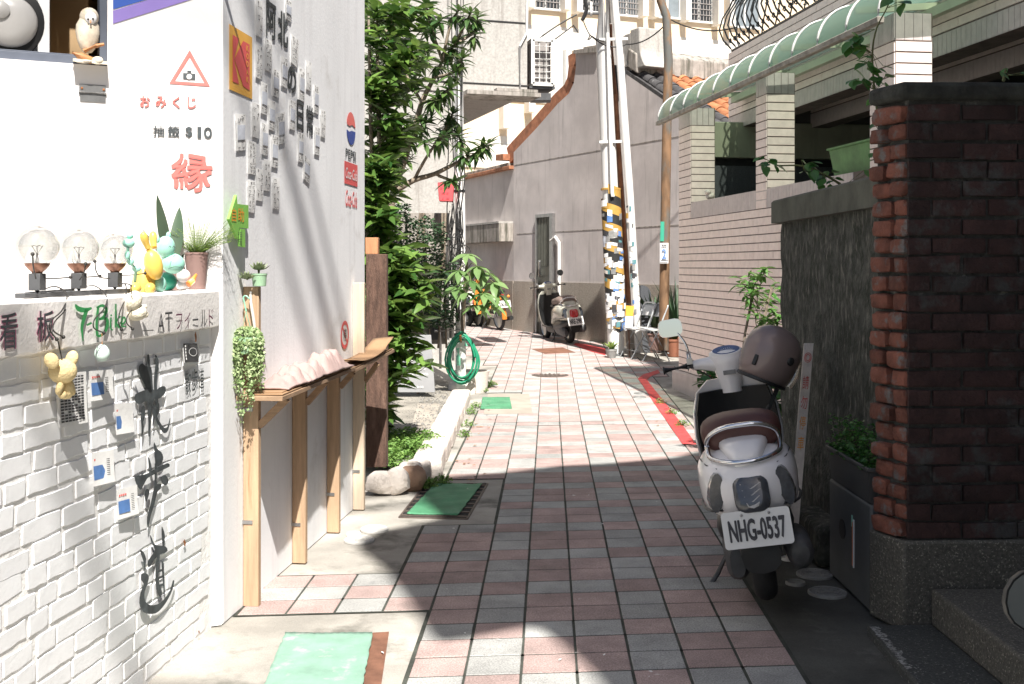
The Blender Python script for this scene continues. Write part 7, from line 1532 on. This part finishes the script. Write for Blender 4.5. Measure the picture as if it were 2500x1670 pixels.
# helmet on the right handlebar
hc = at(1882, 866, 5.46); HM = thing('open_helmet', 'mauve brown open face helmet hanging on the white scooter handlebar', 'helmet', hc); HM.rotation_euler = (R(8), R(20), R(25)); HM.scale = (1.06, 1.06, 1.06)
m = MB(); n = 28; rings = []
for z, rx, ry in ((-.125, .105, .095), (-.122, .116, .105), (-.08, .130, .118), (-.03, .139, .126), (.02, .141, .128), (.07, .128, .116), (.105, .100, .090), (.128, .060, .055), (.138, .012, .011)): rings.append([(rx*math.cos(2*math.pi*i/n), ry*math.sin(2*math.pi*i/n), z) for i in range(n)])
m.loft(rings); m.build('shell', 'helmet_mauve', HM, smooth=60, world=False)
m = MB(); m.lathe([(.113, -.135), (.121, -.131), (.121, -.12), (.116, -.118)], 28, sy=.91); m.build('rim', 'black_plastic', HM, smooth=50, world=False)
m = MB(); m.grid(lambda i, j: Vector(((.146+.012*math.sin(j*3.1))*math.cos(-.9+1.8*i), (.134+.012*math.sin(j*3.1))*math.sin(-.9+1.8*i), -.11+.13*j)), 14, 6); m.build('visor', 'visor', HM, smooth=60, world=False)
m = MB(); m.ball((.02, -.128, .0), (.02, .008, .02), 10); m.build('snap', 'black_plastic', HM, smooth=50, world=False)
m = MB(); m.tube([(.05, -.07, -.12), (.06, -.05, -.22), (.05, -.04, -.33), (.02, -.03, -.42)], .010, 6); m.build('strap', 'black_plastic', HM, smooth=50, world=False)
m = MB(); m.box((-.118, -.062, -.05), (.012, .02, .05), rz=.5); m.build('badge', 'black_plastic', HM, bevel=.004, world=False)
# ---- orange motorbike
OB = thing('orange_motorbike', 'orange step-through motorbike with spoked wheels parked by the lane wall', 'motorbike')
wheel(OB, 0, .28, .065, spokes=16); wheel(OB, 1.18, .28, .06, spokes=16)
def OBb(nm, m, mat, sm=50): return m.build(nm, mat, OB, smooth=sm, world=False)
m = MB(); m.loft([sect(x, w, a, b, 16, 2.4) for x, w, a, b in ((-.22, .04, .60, .70), (-.05, .085, .58, .74), (.2, .095, .55, .74), (.42, .07, .50, .66), (.55, .05, .45, .58))]); OBb('body', m, 'paint_orange', 60)
m = MB(); m.loft([[Vector((x-.05*(y/.2)**2, y, z)) for y in [w*(-1+2*i/8) for i in range(9)]]+[Vector((x+.02-.05*(y/.2)**2, y, z)) for y in [w*(1-2*i/8) for i in range(9)]] for z, w, x in ((.30, .17, .78), (.45, .21, .82), (.62, .20, .88), (.78, .10, .92))]); OBb('leg_shield', m, 'paint_orange', 50)
m = MB(); m.tube([(.5, 0, .5), (.72, 0, .42), (.95, 0, .82)], .04, 8); OBb('frame', m, 'paint_orange', 50)
m = MB(); m.loft([sect(x, w, a, b, 14) for x, w, a, b in ((-.24, .07, .73, .77), (-.15, .11, .73, .80), (.2, .12, .72, .80), (.45, .08, .68, .76))]); OBb('seat', m, 'black_plastic', 60)
m = MB(); m.loft([sect(x, w, a, b, 14) for x, w, a, b in ((.35, .07, .2, .4), (.55, .09, .2, .42), (.75, .06, .24, .4))]); m.lathe([(.06, -.12), (.06, .12)], 14, (.5, 0, .3), ax=(0, 1, 0)); OBb('engine', m, 'steel', 50)
m = MB(); m.loft([[Vector((rr*math.cos(a), y, .28+rr*math.sin(a))) for rr, y in ((.30, -.05), (.325, -.03), (.33, 0), (.325, .03), (.30, .05), (.29, 0))] for a in [R(30+160*i/10) for i in range(11)]]); OBb('rear_fender', m, 'paint_orange', 60)
m = MB(); m.loft([[Vector((1.18+rr*math.cos(a), y, .28+rr*math.sin(a))) for rr, y in ((.30, -.05), (.325, -.03), (.33, 0), (.325, .03), (.30, .05), (.29, 0))] for a in [R(20+140*i/10) for i in range(11)]]); OBb('front_fender', m, 'paint_orange', 60)
for s in (-1, 1): m = MB(); m.tube([(1.18, s*.07, .28), (1.0, s*.06, .80)], .018, 6); OBb('fork', m, 'engine_grey'); 
m = MB(); m.tube([(.9, -.30, .99), (.97, -.12, .96), (.99, 0, .94), (.97, .12, .96), (.9, .30, .99)], .013, 8); OBb('handlebar', m, 'black_plastic')
m = MB(); m.loft([sect(x, w, a, b, 14, 2) for x, w, a, b in ((.94, .06, .86, .98), (1.0, .085, .85, 1.01), (1.07, .08, .86, 1.0), (1.08, .05, .89, .97))]); OBb('headlamp', m, 'paint_orange', 60)
m = MB(); m.ball((-.30, 0, .66), (.03, .05, .05)); OBb('tail_lamp', m, 'lens_red')
for s in (-1, 1): m = MB(); m.ball((-.30, s*.11, .66), (.025, .03, .03)); OBb('indicator', m, 'orange_vinyl')
number_plate(OB, '506-BBV', (-.34, 0, .52), .26, .14, .25)
m = MB(); m.tube([(.5, -.1, .2), (.2, -.13, .18), (-.3, -.14, .24)], [.02, .035, .045], 10); OBb('muffler', m, 'black_plastic')
m = MB(); m.loft([sect(x, .02, a, b, 10, 3, .08) for x, a, b in ((0, .25, .32), (.4, .25, .33))]); OBb('chain_case', m, 'steel')
m = MB(); m.tube([(.5, .06, .2), (.48, .2, .02)], .012, 6); OBb('side_stand', m, 'engine_grey')
p = G(1221, 806); OB.location = (p.x, p.y, p.z); OB.rotation_euler = (R(-5), 0, R(112))
# ================================================================ folding chairs, pots and small things by the poles
M('chair_metal', (.50, .52, .53), .4, .08, 8, .1, metal=.3, space='obj'); M('chair_pad', (.42, .45, .47), .5, .1, 8, .05, space='obj'); M('chair_seat', (.60, .60, .585), .5, .08, 8, .05, space='obj')
def chair(label):
    T = thing('folding_chair', label, 'chair', group='folding chairs by the pole')
    for s in (-.2, .2):
        m = MB(); m.tube([(.22, s, 0), (-.02, s, .42), (-.16, s, .76)], .012, 8); m.build('front_leg', 'chair_metal', T, smooth=50, world=False)
        m = MB(); m.tube([(-.20, s*.9, 0), (.0, s*.9, .36), (.05, s*.9, .43)], .012, 8); m.build('rear_leg', 'chair_metal', T, smooth=50, world=False)
    m = MB(); m.tube(smoothpath([Vector(q) for q in ((-.155, -.2, .74), (-.172, -.19, .79), (-.178, -.12, .81), (-.178, .12, .81), (-.172, .19, .79), (-.155, .2, .74))], 3), .012, 8); m.build('top_rail', 'chair_metal', T, smooth=50, world=False)
    m = MB(); m.grid(lambda i, j: Vector((-.115-.055*j-.03*(1-(2*i-1)**2), -.19+.38*i, .62+.17*j)), 8, 4); o = m.build('backrest', 'chair_pad', T, smooth=60, world=False); md = o.modifiers.new('s', 'SOLIDIFY'); md.thickness = .008
    m = MB(); m.prism([Vector((x, y, .43)) for x, y in rrect(.38, .38, .05)], (0, 0, .018)); m.build('seat', 'chair_seat', T, world=False)
    for (a, b) in (((.155, .12), 'f'), ((.10, .21), 'g'), ((-.18, .11), 'r')): m = MB(); m.tube([(a[0], -.2, a[1]), (a[0], .2, a[1])], .009, 6); m.build('stretcher', 'chair_metal', T, smooth=50, world=False)
    m = MB(); m.box((-.112, .02, .655), (.004, .09, .05), rot=(0, -.28, 0)); m.build('sticker', 'paper', T, world=False); return T
c1 = chair('left one of two grey metal folding chairs beside the poles'); p = G(1527, 875); c1.location = (p.x+.209, p.y+.068, p.z); c1.rotation_euler = (0, 0, R(198))
c2 = copy_tree(c1); c2['label'] = 'right one of two grey metal folding chairs, nearest the rusty post'; p = G(1556, 880); c2.location = (p.x+.209, p.y+.068, p.z); c2.rotation_euler = (0, 0, R(196))
q = G(1500, 864); AB = thing('tapered_bin', 'tapered steel ash bin on a thin stand before the striped pole', 'bin', (q.x+.02, q.y-.25, q.z)); b_ = wloc(AB)
m = MB(); m.lathe([(.05, .30), (.07, .36), (.105, .56), (.11, .57), (.10, .57)], 18); m.build('cup', 'iron_grey', AB, smooth=40, world=False); m = MB(); m.lathe([(.112, .565), (.112, .585), (.10, .59)], 18); m.build('rim', 'chrome', AB, smooth=40, world=False)
m = MB(); m.tube([(0, 0, .02), (0, 0, .32)], .018, 8); m.build('stand', 'pipe_white', AB, smooth=40, world=False); m = MB(); m.lathe([(.10, 0), (.09, .03), (.02, .04)], 18); m.build('foot', 'iron_grey', AB, smooth=40, world=False)
M('pot_terra', (.30, .12, .07), .8, .15, 8, .2)
def grasspot(label, u, v, Y, r, h, leaves, L, mat, pot='pot_terra', wide=.02, up=1.0, seed=1):
    rn = random.Random(seed); c = at(u, v, Y); c.z = gz(Y); T = thing('potted_plant', label, 'potted plant', c)
    m = MB(); m.lathe([(r*.72, 0), (r*.75, .01), (r, h-.03), (r*1.07, h-.03), (r*1.07, h), (r*.95, h), (r*.9, h-.03), (0, h-.03)], 18); m.build('pot', pot, T, smooth=40, world=False); m = MB()
    for i in range(leaves):
        a = rn.uniform(0, 6.28); l = L*rn.uniform(.6, 1.1); sp_ = rn.uniform(.15, .6)/up; d = Vector((math.cos(a), math.sin(a), 0)); P = [Vector((0, 0, h-.03))+d*(l*sp_*t*(1+t))*.5+Vector((0, 0, l*(t-.25*sp_*t*t))) for t in (0, .33, .66, 1)]; s = Vector((-d.y, d.x, 0)); w = [wide*.6, wide, wide*.7, 0]
        m.add([p_+s*k/2 for p_, k in zip(P, w)]+[p_-s*k/2 for p_, k in zip(P, w)], [(j, j+1, 5+j, 4+j) for j in range(3)])
    tag(m.build('blades', mat, T, fix=False, world=False), kind='stuff')
grasspot('tall dark bladed plant in a pot right of the rusty post', 1652, 846, 16.6, .16, .26, 60, 1.0, 'leaf_dark', seed=3, wide=.03)
grasspot('light green plant in a pot at the striped pole foot', 1493, 862, 16.2, .08, .13, 50, .16, 'leaf_fern', 'cover_grey', .035, .5, 5)
grasspot('shaded plant in a terracotta pot behind the right chair', 1646, 862, 16.4, .13, .26, 70, .30, 'leaf_vine', 'pot_terra', .04, .6, 6)
grasspot('dark leafy plant in a pot behind the left chair', 1598, 845, 17.1, .17, .30, 110, .75, 'leaf_dark', 'pot_brown', .05, .7, 7)
p = at(1567, 820, 17.0); RBd = thing('round_top_board', 'dark round topped board standing behind the folding chairs', 'board', (p.x, p.y, gz(17)))
m = MB(); W_ = .14; m.prism([Vector((p.x+x, p.y, z)) for x, z in [(-W_, gz(17)), (W_, gz(17))]+[(W_*math.cos(a), 1.02+W_*math.sin(a)) for a in [i*math.pi/8 for i in range(9)]]], (0, .05, 0)); m.build('panel', 'granite_dark', RBd); m = MB(); m.bar(p+Vector((0, .05, .3)), Vector((p.x, p.y+.3, gz(17))), .04, .03); m.build('prop', 'wood_dark', RBd)
p = at(1538, 800, 16.2); OS = thing('small_notice', 'small orange and white notice leaning under the riser pipe', 'sign', (p.x, p.y, gz(16.2)))
m = MB(); m.prism([at(1528, 746, 16.2), at(1548, 747, 16.2), at(1546, 772, 16.2), at(1527, 771, 16.2)], (0, .02, 0)); m.build('top_panel', 'sign_yellow', OS); m = MB(); m.prism([at(1527, 771.5, 16.2), at(1546, 772.5, 16.2), at(1544, 805, 16.2), at(1525, 804, 16.2)], (0, .02, 0)); m.build('lower_panel', 'paper_grey', OS); m = MB(); m.bar(at(1535, 800, 16.23), Vector((p.x, 16.25, gz(16.2))), .04, .02); m.build('stake', 'wood_dark', OS)
